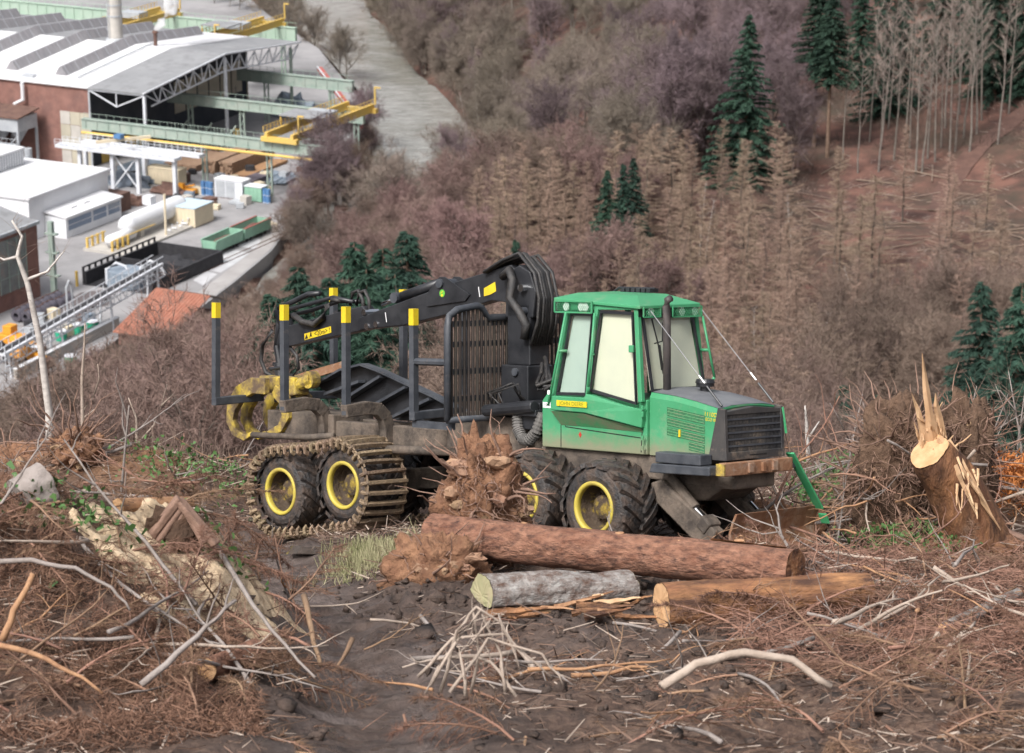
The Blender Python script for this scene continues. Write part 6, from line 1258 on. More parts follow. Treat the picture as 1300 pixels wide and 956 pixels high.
def log(name, label, a, b, r0, r1, bark, cut, seed, cat='log', half=False, faces=(True, True), lump=1.):
    """felled log from a to b: uneven bark surface, ringed cut ends"""
    a, b = Vector(a), Vector(b); d = (b - a); L_ = d.length; d.normalize(); s = d.cross(Vector((0, 0, 1))).normalized(); u = s.cross(d); n, m_ = 40, max(10, int(L_ * 16)); q = MB(); vs = []; fs = []
    rs = random.Random(seed)
    for i in range(m_ + 1):
        t = i / m_; r_ = r0 + (r1 - r0) * t
        for k in range(n):
            an = 2 * math.pi * k / n; rr = r_ * (1 + .035 * mnoise.fractal(Vector((t * L_ * 5, math.cos(an) * 5 + seed, math.sin(an) * 5)), .8, 2.1, 3) + .07 * lump * mnoise.fractal(Vector((t * L_ * 1.6, math.cos(an) * 1.3 + seed, math.sin(an) * 1.3)), .9, 2.1, 4) + .05 * mnoise.noise(Vector((t * L_ * .9, seed, 0))))
            y, z = rr * math.cos(an), rr * math.sin(an)
            if half and z < 0: z *= .35
            vs.append(Vector((L_ * t, y, z)))
    for i in range(m_):
        for k in range(n): k2 = (k + 1) % n; fs.append((i * n + k, i * n + k2, (i + 1) * n + k2, (i + 1) * n + k))
    q.add(vs, fs); o = thing(name, label, cat, a); o.matrix_world = Matrix(((d.x, s.x, u.x, a.x), (d.y, s.y, u.y, a.y), (d.z, s.z, u.z, a.z), (0, 0, 0, 1)))
    obj('bark', q, bark, o, smooth=True)
    for e, on in ((0, faces[0]), (m_, faces[1])):
        if not on: continue
        ring = [vs[e * n + k] for k in range(n)]; c_ = Vector((L_ * e / m_, 0, 0)); q = MB(); rings = []
        for f in (.985, .7, .4, .15): rings += [c_ + (p - c_) * f + Vector((rs.uniform(-.004, .004) - (.004 if e == 0 else -.004), 0, 0)) for p in ring]
        q.add(rings + [c_], [(j * n + k, j * n + (k + 1) % n, (j + 1) * n + (k + 1) % n, (j + 1) * n + k) for j in range(3) for k in range(n)] + [(3 * n + k, 3 * n + (k + 1) % n, 4 * n) for k in range(n)]); obj('cut_face', q, cut, o)
    return o
def pa(px, py, bot): return at(px, py, ong(px, bot).y)            # depth from the ground below the log
l1 = log('pine_log', 'long red-barked pine log lying before the front wheels', pa(549, 679, 722), pa(1010, 723, 752), .265, .235, M_pine, M_raw, 3)
for t, an, s_ in ((.55, 1.1, .05), (.27, .9, .035), (.72, 1.4, .04), (.86, .6, .05)):
    obj('knot', MB().blob((5 * t, math.cos(an) * -.25 if False else .24 * math.sin(an - 1.2), .24), (s_ * 1.3, s_ * .8, s_ * .35), .3, 3, 2, int(t * 50)), M_btan, l1)
obj('torn_strip', MB().add([(3.9, -.17, .19), (4.9, -.16, .18), (4.95, -.06, .24), (4.2, -.05, .262), (3.95, -.1, .25)], [(0, 1, 2, 3, 4)]), M_cut, l1)
l2 = log('split_log', 'half-split log with whitish lichen bark lying beneath the long pine log', pa(612, 757, 776), pa(800, 750, 768), .27, .22, M_lichen, M_cutg, 5, half=True, lump=2.6)
l3 = log('cut_log', 'short orange-brown log with a fresh pale sawn end among the sticks', pa(840, 769, 794), pa(1100, 752, 776), .265, .235, M_raw, M_cut, 8)
log('cut_log', 'dark slim log half hidden under the sticks right of the long pine log', pa(985, 740, 758), pa(1085, 745, 762), .15, .14, M_pine, M_cut, 11)
log('log_stub', 'short torn log stub with splintered yellow end on the needle heap', pa(262, 850, 868), pa(325, 826, 852), .11, .12, M_pine, M_cut, 12)
log('log_stub', 'grey weathered log stub lying beside the ochre bank', ong(22, 650) + Vector((0, 0, .12)), ong(60, 640) + Vector((0, 0, .2)), .2, .24, M_bgre, M_bgre, 14, lump=3.)
log('dead_log', 'pale barkless log among the slash beside the broken stump', ong(1195, 812) + Vector((0, 0, .1)), ong(1290, 770) + Vector((0, 0, .16)), .08, .07, M_lichen, M_cut, 15)
log('dead_log', 'tan peeled log lying on the slash left of the needle heap crest', ong(150, 655) + Vector((0, 0, .1)), ong(240, 652) + Vector((0, 0, .1)), .09, .08, M_btan, M_cut, 16)
# ---- splintered stump
sb = ong(1245, 706); Ys = sb.y; st = thing('broken_stump', 'thick leaning broken stump with sawn face and tall pale splinter', 'stump', sb)
def rel(px, py, dY=0.): return at(px, py, Ys + dY) - sb
def trunk_mesh(path, n=28, seed=1, amp=.1):
    q = MB(); vs = []; fs = []; m_ = len(path)
    for i, (p, r_) in enumerate(path):
        d = (path[min(i + 1, m_ - 1)][0] - path[max(i - 1, 0)][0]).normalized(); a = d.cross(Vector((0, 1, .2))).normalized(); b = d.cross(a)
        for k in range(n):
            an = 2 * math.pi * k / n; rr = r_ * (1 + amp * mnoise.fractal(Vector((math.cos(an) * 1.6, math.sin(an) * 1.6, i * .16 + seed)), .8, 2.2, 4)); vs.append(p + (a * math.cos(an) + b * math.sin(an)) * rr)
    for i in range(m_ - 1):
        for k in range(n): fs.append((i * n + k, i * n + (k + 1) % n, (i + 1) * n + (k + 1) % n, (i + 1) * n + k))
    q.add(vs, fs); return q, vs[-n:]
P0, P1, P2, P3 = rel(1252, 722, .15), rel(1238, 668, .1), rel(1208, 612, .05), rel(1180, 573, -.12)
pth = []
for i in range(15):
    t = i / 14; p = P0.lerp(P1, t * 3) if t < 1 / 3 else (P1.lerp(P2, t * 3 - 1) if t < 2 / 3 else P2.lerp(P3, t * 3 - 2)); pth.append((p, np.interp(t, [0, .15, .35, .6, .85, 1], [.60, .48, .42, .40, .35, .30])))
M_stump = mat('torn_stump_wood', (.13, .055, .03), (.32, .15, .065), 3.2, .8, c3=(.045, .022, .015), scale3=2.4, amt3=.45, bump=2.2, bscale=9, stretch=(1, 1, .35))
q, topring = trunk_mesh(pth, seed=4, amp=.16); obj('trunk', q, M_stump, st, smooth=True)
c_ = sum(topring, Vector()) / len(topring); nrm = (P3 - P2).normalized(); q = MB(); q.add([c_ + (p - c_) * f + nrm * .012 for f in (.97, .6, .25) for p in topring] + [c_ + nrm * .014], [(j * 28 + k, j * 28 + (k + 1) % 28, (j + 1) * 28 + (k + 1) % 28, (j + 1) * 28 + k) for j in range(2) for k in range(28)] + [(56 + k, 56 + (k + 1) % 28, 84) for k in range(28)]); obj('sawn_face', q, M_cut, st)
def shard(p, q_, w_, th, parent, seed, m=None):
    rs = random.Random(seed); p, q_ = Vector(p), Vector(q_); d = q_ - p; s = d.cross(Vector((0, 1, 0))).normalized(); mm = MB(); n = 6; vs = []
    for i in range(n + 1):
        t = i / n; ww = w_ * (1 - t ** 1.6) * rs.uniform(.8, 1.15) + .006; c_ = p + d * t + s * rs.gauss(0, w_ * .08) + Vector((0, rs.gauss(0, .012), 0)); vs += [c_ - s * ww, c_ + Vector((0, -th, 0)), c_ + s * ww, c_ + Vector((0, th, 0))]
    mm.add(vs, [(i * 4 + k, i * 4 + (k + 1) % 4, i * 4 + 4 + (k + 1) % 4, i * 4 + 4 + k) for i in range(n) for k in range(4)] + [(3, 2, 1, 0)]); return obj('splinter', mm, m or M_spl, parent)
shard(rel(1188, 592, .05), rel(1171, 449, .1), .085, .05, st, 1); shard(rel(1196, 590, .1), rel(1188, 500, .15), .11, .05, st, 2); shard(rel(1178, 560, .1), rel(1158, 500, .1), .05, .03, st, 9)
shard(rel(1202, 560, -.12), rel(1270, 672, -.38), .065, .03, st, 3); shard(rel(1192, 556, -.1), rel(1252, 640, -.42), .05, .03, st, 4); shard(rel(1212, 590, -.3), rel(1240, 655, -.46), .03, .02, st, 5)
random.seed(21)
for k in range(24):
    bx, by = random.uniform(1170, 1206), random.uniform(545, 586); an = random.gauss(-1.8, .45); L_ = random.uniform(12, 46); shard(rel(bx, by, random.uniform(0, .2)), rel(bx + L_ * math.cos(an), by + L_ * math.sin(an), random.uniform(-.15, .3)), random.uniform(.008, .026), .01, st, 30 + k)
for k in range(9):
    bx, by = random.uniform(1212, 1245), random.uniform(575, 640); an = random.uniform(1.2, 2.0); L_ = random.uniform(14, 34); shard(rel(bx, by, -.36), rel(bx + L_ * math.cos(an), by + L_ * math.sin(an), -.62), random.uniform(.006, .014), .008, st, 70 + k)
for k in range(9):
    an = k * .7 + .2; L_ = random.uniform(.7, 1.5); e = Vector((math.cos(an) * L_, math.sin(an) * L_ * .7, 0)); e2 = sb + e; e.z = gz(e2.x, e2.y) - sb.z - .05; m_ = Vector((e.x * .45, e.y * .45, .2)); obj('root', MB().tube([Vector((0, 0, .25)) + rel(1245, 690, .1) * .4, m_, e], [.2, .12, .04], 7), M_stump if k % 3 else M_root, st, smooth=True)
# ---- root plates
def root_plate(name, label, c, w_, d_, h_, seed, nroots, rl, soil=M_soil, stones=14, amp=.38, thin=40):
    c = Vector(c); t = thing(name, label, 'root plate', c); random.seed(seed); q = MB(); q.blob((0, 0, h_ * .42), (w_, d_, h_ * .62), amp, 1.7, 5, seed); 
    q.v = [tuple(Vector(v) + Vector((0, 0, 1)) * 0 + Vector(v).normalized() * .13 * mnoise.fractal(Vector(v) * 5 + Vector((seed, 0, 0)), .55, 2.1, 5)) for v in q.v]; obj('soil', q, soil, t, smooth=True)
    for k in range(stones):
        a, z = random.uniform(3.3, 6.1), random.uniform(.1, .95) * h_; f = math.sqrt(max(0, 1 - ((z - h_ * .42) / (h_ * .62)) ** 2)); s_ = random.uniform(.05, .13)
        obj('stone', MB().blob((w_ * f * math.cos(a) * .98, d_ * f * math.sin(a) * .98, z), (s_ * random.uniform(.7, 1.3), s_ * .6, s_ * random.uniform(.45, .9)), .7, 1.3, 2, seed + k), M_stone, t, smooth=False)
    for k in range(nroots * 2):
        a = random.uniform(0, 6.28); el = random.uniform(-.3, 1.2); d = Vector((math.cos(a) * math.cos(el), math.sin(a) * math.cos(el) * .8, math.sin(el))); p = Vector((d.x * w_ * .7, d.y * d_ * .7, h_ * .42 + d.z * h_ * .45)); L_ = rl * random.uniform(.35, 1.1)
        pts = branch_path(p, d, L_, 5, .22, -.06); r_ = random.uniform(.01, .034); obj('root', MB().tube(pts, [r_ * (1 - .8 * i / 5) for i in range(6)], 5), M_root, t, smooth=True)
    q = MB()
    for k in range(thin):
        a = random.uniform(0, 6.28); el = random.uniform(-.6, 1.2); d = Vector((math.cos(a) * math.cos(el), math.sin(a) * math.cos(el), math.sin(el))); p = Vector((d.x * w_ * .85, d.y * d_ * .85, h_ * .42 + d.z * h_ * .5)); pts = branch_path(p, d, rl * random.uniform(.15, .6), 6, .65, -.16); q.tube(pts, [.009, .008, .007, .006, .005, .004, .002], 3, False)
    tag(obj('rootlets', q, M_root, t), kind='stuff'); return t
def rp_at(px, ptop, Y):
    x = at(px, 650, Y).x; b = gz(x, Y) - .12; return (x, Y, b), at(px, ptop, Y).z - b
YL1 = ong(620, 725).y
c_, h_ = rp_at(615, 562, YL1 + .85); root_plate('root_plate', 'upturned root plate of ochre soil, stones and roots before the front wheel', c_, .52, .3, h_, 3, 30, .8, stones=22, thin=520)
c_, h_ = rp_at(1135, 505, Ys + 1.3); root_plate('root_plate', 'large dark root plate with dangling roots behind the broken stump', c_, .62, .4, h_ * .92, 7, 60, 1.2, mat('brown_root_soil', (.085, .05, .032), (.15, .09, .058), 5, .95, bump=2, bscale=14), 6, thin=900)
c_, h_ = rp_at(1222, 488, Ys + 1.6); root_plate('root_plate', 'brown root clump right behind the tall splinter', c_, .42, .3, h_ * .9, 9, 40, 1.0, bpy.data.materials['brown_root_soil'], 4, thin=620)
p_ = ong(88, 610); root_plate('root_stump', 'reddish tangle of thick crossing roots on the ochre bank', (p_.x, p_.y + .6, gz(p_.x, p_.y + .6)), .45, .3, .6, 13, 22, 1.25, stones=5, thin=90)
p_ = ong(30, 600); root_plate('root_plate', 'low ochre earth bank with dry grass at the shelf edge', (p_.x, p_.y, gz(p_.x, p_.y) - .1), 1.1, .6, .6, 17, 10, .8, stones=8, thin=120)
p_ = ong(560, 735); root_plate('root_plate', 'reddish soil scarp with hanging roots under the end of the long pine log', (p_.x - .05, p_.y + .35, gz(p_.x, p_.y + .35) - .3), .62, .4, .85, 19, 14, .7, stones=12, thin=120)
p_ = ong(975, 690); root_plate('soil_heap', 'brown soil and roots pushed up against the lowered blade', (p_.x + .1, p_.y + .55, gz(p_.x, p_.y + .55) - .15), .75, .3, .62, 23, 14, .6, stones=4, thin=110)
# wigwam of torn bark on the sawdust
wg = ong(218, 700); w_ = thing('torn_stump', 'dark torn bark wedge standing on the pale sawdust heap', 'stump', wg)
for (ax_, ay, bx, by, r_) in ((150, 735, 228, 632, .06), (275, 692, 226, 634, .055), (185, 710, 232, 640, .045), (262, 690, 236, 645, .05), (205, 715, 230, 650, .05)):
    obj('bark_slab', MB().beam(at(ax_, ay, wg.y - .2) - wg, at(bx, by, wg.y) - wg, r_ * 2.2, r_ * 1.3), M_root, w_, bevel=.02)
q = MB(); q.blob((0, .05, .1), (.32, .2, .36), .5, 2, 3, 5); obj('dark_core', q, mat('dark_humus', (.06, .035, .022), (.10, .055, .034), 6, .95, bump=1.5, bscale=20), w_)
# ---- sawdust drift draped over the needle heap
def drape(name, label, cat, cx, cy, rx, ry, rot, th, m, seed, kind=None, ragged=.5):
    n = 90; u = np.linspace(-1.35, 1.35, n); U, V_ = np.meshgrid(u, u); x = cx + rx * (U * math.cos(rot) - V_ * math.sin(rot)); y = cy + ry * (U * math.sin(rot) + V_ * math.cos(rot)); k = 1.05 - np.hypot(U, V_) + ragged * fbm(x / .7 + seed, y / .7, 4); k2 = sstep(0, .5, k)
    z = ground(x, y) + th * k2 + (.07 * fbm(x / .22, y / .22, 3) + .14 * fbm(x / .6, y / .6, 2)) * k2 - .08 * (1 - sstep(0, .12, k)); tag(link(name, arr_mesh(name, np.stack([x, y, z], -1).reshape(-1, 3), grid_faces(n, n), m, True)), label, cat, kind=kind)
s1, s2 = ong(180, 680), ong(275, 745)
drape('sawdust_heap', 'pale cream sawdust drift on the left brash heap', 'sawdust', (s1.x + s2.x) / 2, (s1.y + s2.y) / 2, 1.3, 1.25, .2, .10, M_saw, 3, 'stuff', 1.7)
s3 = ong(310, 745); drape('sawdust_patch', 'small spill of pale sawdust beside the muddy rut', 'sawdust', s3.x, s3.y, .35, .6, .2, .05, M_saw, 8, 'stuff', .9)
# ---- puddles in the ruts
M_pd = mat('muddy_water', (.09, .07, .06), (.12, .095, .08), 2, .05, spec=.8)
for px, py, rx, ry in ((318, 660, .5, .45), (378, 745, .2, .8), (385, 700, .25, .5)):
    c = ong(px, py); q = MB(); q.add([(c.x + rx * math.cos(a) * (1 + .25 * math.sin(3 * a + px)), c.y + ry * math.sin(a) * (1 + .2 * math.cos(2 * a)), c.z + .02 - TS * ry * math.sin(a) * .8) for a in [k * .314 for k in range(20)]], [tuple(range(20))]); tag(obj('puddle', q, M_pd), kind='structure')
# ---- branches
def branch_mesh(seed, L_, r_, side, bend, m):
    random.seed(seed); q = MB(); pts = branch_path(Vector((-L_ / 2, 0, 0)), Vector((1, random.uniform(-.2, .2), random.uniform(.0, .15))), L_, 8, bend, -.02); q.tube(pts, [r_ * (1 - .7 * i / 8) for i in range(9)], 6)
    for k in range(side):
        t = random.uniform(.15, .95); i = min(int(t * 8), 7); p = pts[i].lerp(pts[i + 1], t * 8 - i); d = (pts[i + 1] - pts[i]).normalized(); d = rot_about(d, rot_about(perp(d), d, random.random() * 6.28), random.uniform(.4, 1.1)); pp = branch_path(p, d, L_ * random.uniform(.1, .35), 4, .2, 0); q.tube(pp, [r_ * .45 * (1 - .8 * j / 4) for j in range(5)], 4, False)
    return q.mesh('branch', m, True)
BRV = [branch_mesh(200 + i, L_, r_, sd, bd, m) for i, (L_, r_, sd, bd, m) in enumerate(((1.6, .022, 4, .12, M_bpal), (2.2, .026, 5, .1, M_bgre), (1.2, .016, 5, .16, M_bbrn), (1.8, .02, 7, .14, M_bbrn), (.9, .02, 1, .08, M_btan), (2.6, .03, 4, .09, M_bgre), (1.4, .03, 2, .07, M_bpal), (1.0, .014, 6, .2, M_bbrn), (1.5, .024, 3, .1, M_btan)))]
LAB = {M_bpal: 'bleached bare branch', M_bgre: 'grey bare branch', M_bbrn: 'brown twiggy branch', M_btan: 'tan peeled stick'}
random.seed(33)
def scatter(n, xr, yr, lift, test=None, mesh=None, tilt=.22, where='loose in the slash'):
    k = 0
    while k < n:
        x, y = random.uniform(*xr), random.uniform(*yr)
        if test and not test(x, y): continue
        k += 1; me = random.choice(mesh or BRV); o = link('branch', me); s_ = random.uniform(.6, 1.15); z = gz(x, y); rz = random.random() * 6.28
        sl = gz(x + .4 * math.cos(rz), y + .4 * math.sin(rz)) - gz(x - .4 * math.cos(rz), y - .4 * math.sin(rz)); o.location = (x, y, z + random.uniform(.03, .06) + random.random() ** 2 * lift); o.rotation_euler = (random.random() * 6.28, -math.atan(sl / .8) + random.gauss(0, tilt * .5), rz); o.scale = (s_, s_, s_); lb_ = LAB[me.materials[0]]; tag(o, lb_ + ' lying ' + where, 'branch', lb_ + 's ' + where)
def off_machine(x, y):
    dx, dy = x - MO.x, y - MO.y; a = dx * VF.x + dy * VF.y; b = dx * VL.x + dy * VL.y; return not (-9 < a < 3.3 and abs(b) < 1.9)
scatter(75, (2.2, 6.3), (25, 31.5), .35, where='in the slash right of the sawn log'); scatter(40, (4.2, 8.5), (31.5, 38), .35, where='round the foot of the broken stump'); scatter(30, (5, 10), (38, 46), .5, off_machine, where='behind the root plates'); scatter(52, (-6.2, -2.4), (22.3, 29), .35, where='on the sawdust and needle heap'); scatter(36, (-9.5, -4.2), (36, 46), .3, off_machine, where='on the ochre bank beyond the heap'); scatter(14, (-1.5, 2.5), (24, 27), .12, where='on the churned mud'); scatter(12, (.5, 3), (29.5, 31.2), .15, where='between the logs'); scatter(12, (-4, 4), (44, 48), .4, off_machine, where='at the shelf edge behind the machine'); scatter(20, (-3.2, 4.5), (21, 24.5), .25, where='by the grey twig bush')
_sx, _sy = rp_at(1135, 505, Ys + 1.3)[0][:2]; scatter(46, (_sx - 1.5, _sx + 1.6), (_sy - 1.0, _sy + .9), 1.3, None, None, 1.0, where='against the large dark root plate')
# singled-out branches
def hero(label, pts, r_, m, cat='branch', name='branch', taper=.6, side=0):
    P_ = [at(a, b, Y) for a, b, Y in pts]; base = P_[0]; o = MB(); dense = []
    for i in range(len(P_) - 1):
        for t in (0, .34, .67): dense.append(P_[i].lerp(P_[i + 1], t) - base + Vector((random.gauss(0, .008), random.gauss(0, .008), random.gauss(0, .008))))
    dense.append(P_[-1] - base); n = len(dense); o.tube(dense, [r_ * (1 - taper * i / (n - 1)) for i in range(n)], 8)
    for k in range(side):
        i = random.randrange(1, n - 1); d = (dense[i + 1] - dense[i - 1]).normalized(); d = rot_about(d, rot_about(perp(d), d, random.random() * 6.28), random.uniform(.4, 1)); pp = branch_path(dense[i], d, r_ * random.uniform(8, 22), 4, .18, .02); o.tube(pp, [r_ * .35 * (1 - .8 * j / 4) for j in range(5)], 4, False)
    e = obj(name, o, m, smooth=True); e.location = base; return tag(e, label, cat)
random.seed(44)
hero('long straight pale branch slanting down from the sawdust heap', [(276, 694, 25.6), (310, 752, 24.2), (345, 800, 23.2), (400, 860, 22.2)], .03, M_bgre); hero('thin upright brown stick stuck in the mud beside the rut', [(386, 756, 25.4), (396, 800, 24.6), (407, 845, 23.9)], .035, M_bbrn, taper=.4); hero('short brown stick leaning in the mud at the foot of the rut', [(448, 812, 24), (425, 850, 23.6)], .03, M_bbrn)
hero('long arched grey branch across the top of the needle heap', [(-30, 712, 23), (40, 712, 22.8), (95, 722, 22.7), (140, 745, 22.6), (165, 775, 22.5)], .028, M_bgre); hero('orange peeled stick stuck upright in the needle heap', [(5, 812, 21), (18, 775, 21.1), (42, 728, 21.2)], .035, M_btan, taper=.3); hero('tan curved stick low on the needle heap', [(-20, 812, 20.6), (40, 830, 20.5), (90, 852, 20.4), (130, 880, 20.3)], .03, M_btan); hero('crooked grey-brown branch reaching over the log stub', [(180, 870, 21), (225, 830, 21.2), (262, 795, 21.4), (300, 762, 21.6)], .035, M_bgre, side=3)
hero('thick pale arched branch low in the right foreground', [(840, 872, 20.2), (885, 843, 20.3), (945, 828, 20.4), (1005, 838, 20.4), (1055, 872, 20.3)], .045, M_bpal, taper=.35)
for i, pp in enumerate(([(560, 880, 20.5), (580, 800, 20.6), (605, 768, 20.6), (635, 790, 20.6), (660, 850, 20.5)], [(545, 870, 20.4), (600, 790, 20.5), (612, 772, 20.6)], [(572, 880, 20.4), (620, 810, 20.6), (690, 830, 20.5), (715, 870, 20.4)], [(600, 880, 20.7), (608, 830, 20.7), (600, 776, 20.7)], [(640, 880, 20.5), (636, 830, 20.6), (612, 780, 20.7)], [(530, 860, 20.6), (575, 812, 20.6), (640, 806, 20.6), (700, 860, 20.5)], [(590, 885, 20.3), (585, 830, 20.4), (622, 788, 20.5)], [(655, 885, 20.5), (625, 840, 20.6), (566, 830, 20.6), (540, 880, 20.5)])):
    tag(hero('drooping dead twig of the grey bush in front of the split log', pp, .017, M_bpal, side=5), group='twigs of the grey bush')
for i, (pp, r_, m, lb_) in enumerate((([(1040, 700, 31), (1110, 708, 30.6), (1190, 715, 30.4), (1245, 690, 31)], .022, M_bpal, 'long thin pale branch curving round the foot of the broken stump'), ([(1085, 805, 26.5), (1150, 770, 27.2), (1195, 730, 28)], .03, M_bpal, 'bare forked branch rising from the slash below the broken stump'), ([(1060, 790, 27), (1130, 800, 26.8), (1200, 790, 26.9), (1290, 745, 28)], .024, M_btan, 'long tan branch snaking through the slash'), ([(1180, 850, 24), (1215, 810, 24.8), (1238, 790, 25.2)], .035, M_bpal, 'pale forked stick standing out of the low slash'),
                                     ([(1005, 760, 29), (1120, 752, 28.6), (1240, 752, 28.4), (1310, 770, 28)], .026, M_bbrn, 'straight brown branch lying behind the slash'), ([(1228, 868, 23.5), (1232, 830, 23.7)], .02, M_bpal, 'short pale stick standing upright in the slash'), ([(1000, 668, 34), (1060, 690, 32.5), (1030, 700, 32)], .02, M_bbrn, 'brown curved root-like branch beyond the end of the long pine log'), ([(1000, 590, 38), (1040, 575, 38), (1090, 560, 38.5)], .025, M_btan, 'tan branch sticking out toward the machine from the root plate'), ([(640, 800, 28), (690, 770, 29), (640, 740, 30)], .02, M_btan, 'bent tan stick in front of the split log'), ([(655, 770, 29.6), (662, 735, 29.9)], .018, M_bpal, 'small upright pale twig against the split log'), ([(740, 740, 30.2), (700, 760, 29.8), (650, 735, 30.2)], .018, M_btan, 'thin tan stick across the split log'), ([(905, 752, 29), (960, 775, 28.4), (1040, 765, 28.5)], .02, M_btan, 'thin tan stick lying along the sawn log'), ([(745, 822, 26.4), (790, 850, 25.6)], .02, M_bpal, 'short pale stick on the churned mud'), ([(495, 830, 26), (545, 806, 26.5)], .015, M_bbrn, 'short brown twig on the mud near the rut'))):
    hero(lb_, pp, r_, m, side=3)
# saplings at the shelf edge
def sapling(label, main, arms, r_, m, name='birch_sapling'):
    P_ = [at(*p) for p in main]; base = P_[0]; t = thing(name, label, 'sapling', base); pts = []
    for i in range(len(P_) - 1):
        for u in (0, .5): pts.append(P_[i].lerp(P_[i + 1], u) - base)
    pts.append(P_[-1] - base); n = len(pts); obj('trunk', MB().tube(pts, [r_ * (1 - .8 * i / (n - 1)) for i in range(n)], 8), m, t, smooth=True); tw = Twigs()
    for a in arms:
        A = [at(*p) - base for p in a]; q = MB().tube(A, [r_ * .45 * (1 - .7 * i / (len(A) - 1)) for i in range(len(A))], 6); obj('limb', q, m, t, smooth=True)
        for i in range(len(A) - 1):
            for k in range(10): tw.add(A[i].lerp(A[i + 1], random.random()), (A[i + 1] - A[i]).normalized() * .25 + Vector((random.gauss(0, .2), random.gauss(0, .2), random.gauss(.1, .2))), .008)
    for k in range(60): i = random.randrange(n // 3, n - 1); tw.add(pts[i].lerp(pts[i + 1], random.random()), Vector((random.gauss(0, .3), random.gauss(0, .3), random.uniform(.05, .5))), .009)
    link('twigs', tw.mesh('twigs', M_tw_brn), t); return t
YB = 46.5
sapling('tall white birch sapling with a kinked stem at the shelf edge', [(64, 585, YB), (62, 520, YB), (50, 430, YB), (35, 360, YB), (22, 325, YB), (28, 300, YB), (15, 280, YB)], [[(34, 355, YB), (60, 345, YB), (82, 318, YB)], [(22, 326, YB), (5, 330, YB), (-10, 322, YB)]], .085, M_barkw)
sapling('thin forked pale sapling beside the root tangle', [(106, 590, YB), (105, 540, YB), (104, 480, YB), (107, 440, YB), (108, 410, YB)], [[(106, 520, YB), (120, 500, YB), (126, 480, YB), (124, 462, YB)], [(107, 530, YB), (122, 518, YB)]], .05, M_bpal)
sapling('low pale sapling with two wavy stems left of the track', [(168, 605, YB), (174, 570, YB), (173, 530, YB), (163, 505, YB)], [[(173, 565, YB), (195, 540, YB), (205, 515, YB), (212, 488, YB)], [(170, 580, YB), (200, 565, YB), (232, 548, YB)], [(205, 515, YB), (220, 500, YB)]], .045, M_bpal)
sapling('dead pale snag with peeling bark beyond the deflector bar', [(1028, 640, YB), (1026, 580, YB), (1024, 540, YB), (1022, 515, YB)], [[(1024, 560, YB), (1040, 535, YB)]], .07, M_barkw, 'dead_snag')
for i, (px, py, Y, dx, h_) in enumerate(((1210, 640, 41, 30, 150), (1255, 650, 40, -25, 140), (1285, 640, 40, 20, 170), (1120, 600, 42, -25, 90), (1075, 610, 42, 20, 110), (1240, 620, 43, 40, 120), (1300, 600, 42, -20, 130))):
    tag(sapling('leafless brittle shrub tangled in the root plates behind the broken stump', [(px, py, Y), (px + dx * .3, py - h_ * .4, Y), (px + dx, py - h_, Y + .3)], [[(px + dx * .3, py - h_ * .4, Y), (px - dx * .6, py - h_ * .75, Y - .2), (px - dx * 1.1, py - h_ * .9, Y - .2)], [(px + dx * .5, py - h_ * .6, Y), (px + dx * 1.5, py - h_ * .8, Y + .2), (px + dx * 2.0, py - h_ * .8, Y + .2)]], .03, M_bgre, 'dry_shrub'), group='dry shrubs behind the stump')
# ---- uncountable litter
def slivers(name, label, cat, x, y, dz, D, wd, m, tri=True):
    z = ground(x, y) + dz; B = np.stack([x, y, z], -1); n = len(x); r = np.cross(D, rng.normal(size=(n, 3))); r /= np.linalg.norm(r, axis=1, keepdims=True) + 1e-9; W_ = (wd * rng.uniform(.6, 1.4, n))[:, None]
    V = np.stack([B - r * W_ / 2, B + r * W_ / 2, B + D + r * W_ * .25, B + D - r * W_ * .25], 1).reshape(-1, 3); tag(link(name, arr_mesh(name, V, np.arange(4 * n).reshape(-1, 4), m)), label, cat, kind='stuff')
def litter(n, xr, yr, keepf): 
    x = rng.uniform(*xr, n); y = rng.uniform(*yr, n); k = keepf(x, y); return x[k], y[k]
def dirs(n, L_, el):
    a = rng.uniform(0, 6.28, n); e = rng.normal(0, el, n); l_ = (.22 + .9 * rng.random(n) ** 2.2) * L_; return np.stack([np.cos(a) * np.cos(e) * l_, np.sin(a) * np.cos(e) * l_ - 0, np.sin(e) * l_ - TS * np.sin(a) * l_ * .8], -1)
M_lit = mat('litter_twig', (.10, .062, .045), (.19, .12, .088), 2.5, .9)
def not_mud(x, y): return (dseg(TRACK, x, y, False) + .5 * fbm(x, y, 3) > .9) & ~((np.abs(x - 1.0) < 2.6) & (np.abs(y - 28.3) < 1.1) & (rng.random(len(x)) < .8)) & (rng.random(len(x)) < np.where((x > -3) & (x < 3) & (y < 32), .45, 1))
x, y = litter(52000, (-10, 10), (20, 47), not_mud); slivers('twig_litter', 'brown twig litter and bark scraps covering the felled ground', 'twig litter', x, y, rng.random(len(x)) ** 2 * .10 + .01, dirs(len(x), .42, .3), .013, M_lit)
x, y = litter(16000, (-10, 10), (20, 47), not_mud); slivers('pale_litter', 'pale broken twigs and wood chips strewn over the felled ground', 'twig litter', x, y, rng.random(len(x)) ** 2 * .12 + .015, dirs(len(x), .34, .35), .014, M_bpal)
x, y = litter(120000, (-8, -2.2), (20.5, 29), lambda x, y: (fbm(x / .8, y / .8, 3) > -.18) & (np.hypot((x - (s1.x + s2.x) / 2) / 1.35, (y - (s1.y + s2.y) / 2) / 1.8) + .5 * fbm(x / .5, y / .5, 3) > .85) & (dseg(TRACK, x, y, False) > 1.0)); slivers('needle_brash', 'heap of brown dead needle brash in the left foreground', 'brash', x, y, rng.random(len(x)) * .3 * np.clip(.4 + fbm(x / .6, y / .6, 3) * 2, .1, 1), dirs(len(x), .17, .7), .0085, M_ndead)
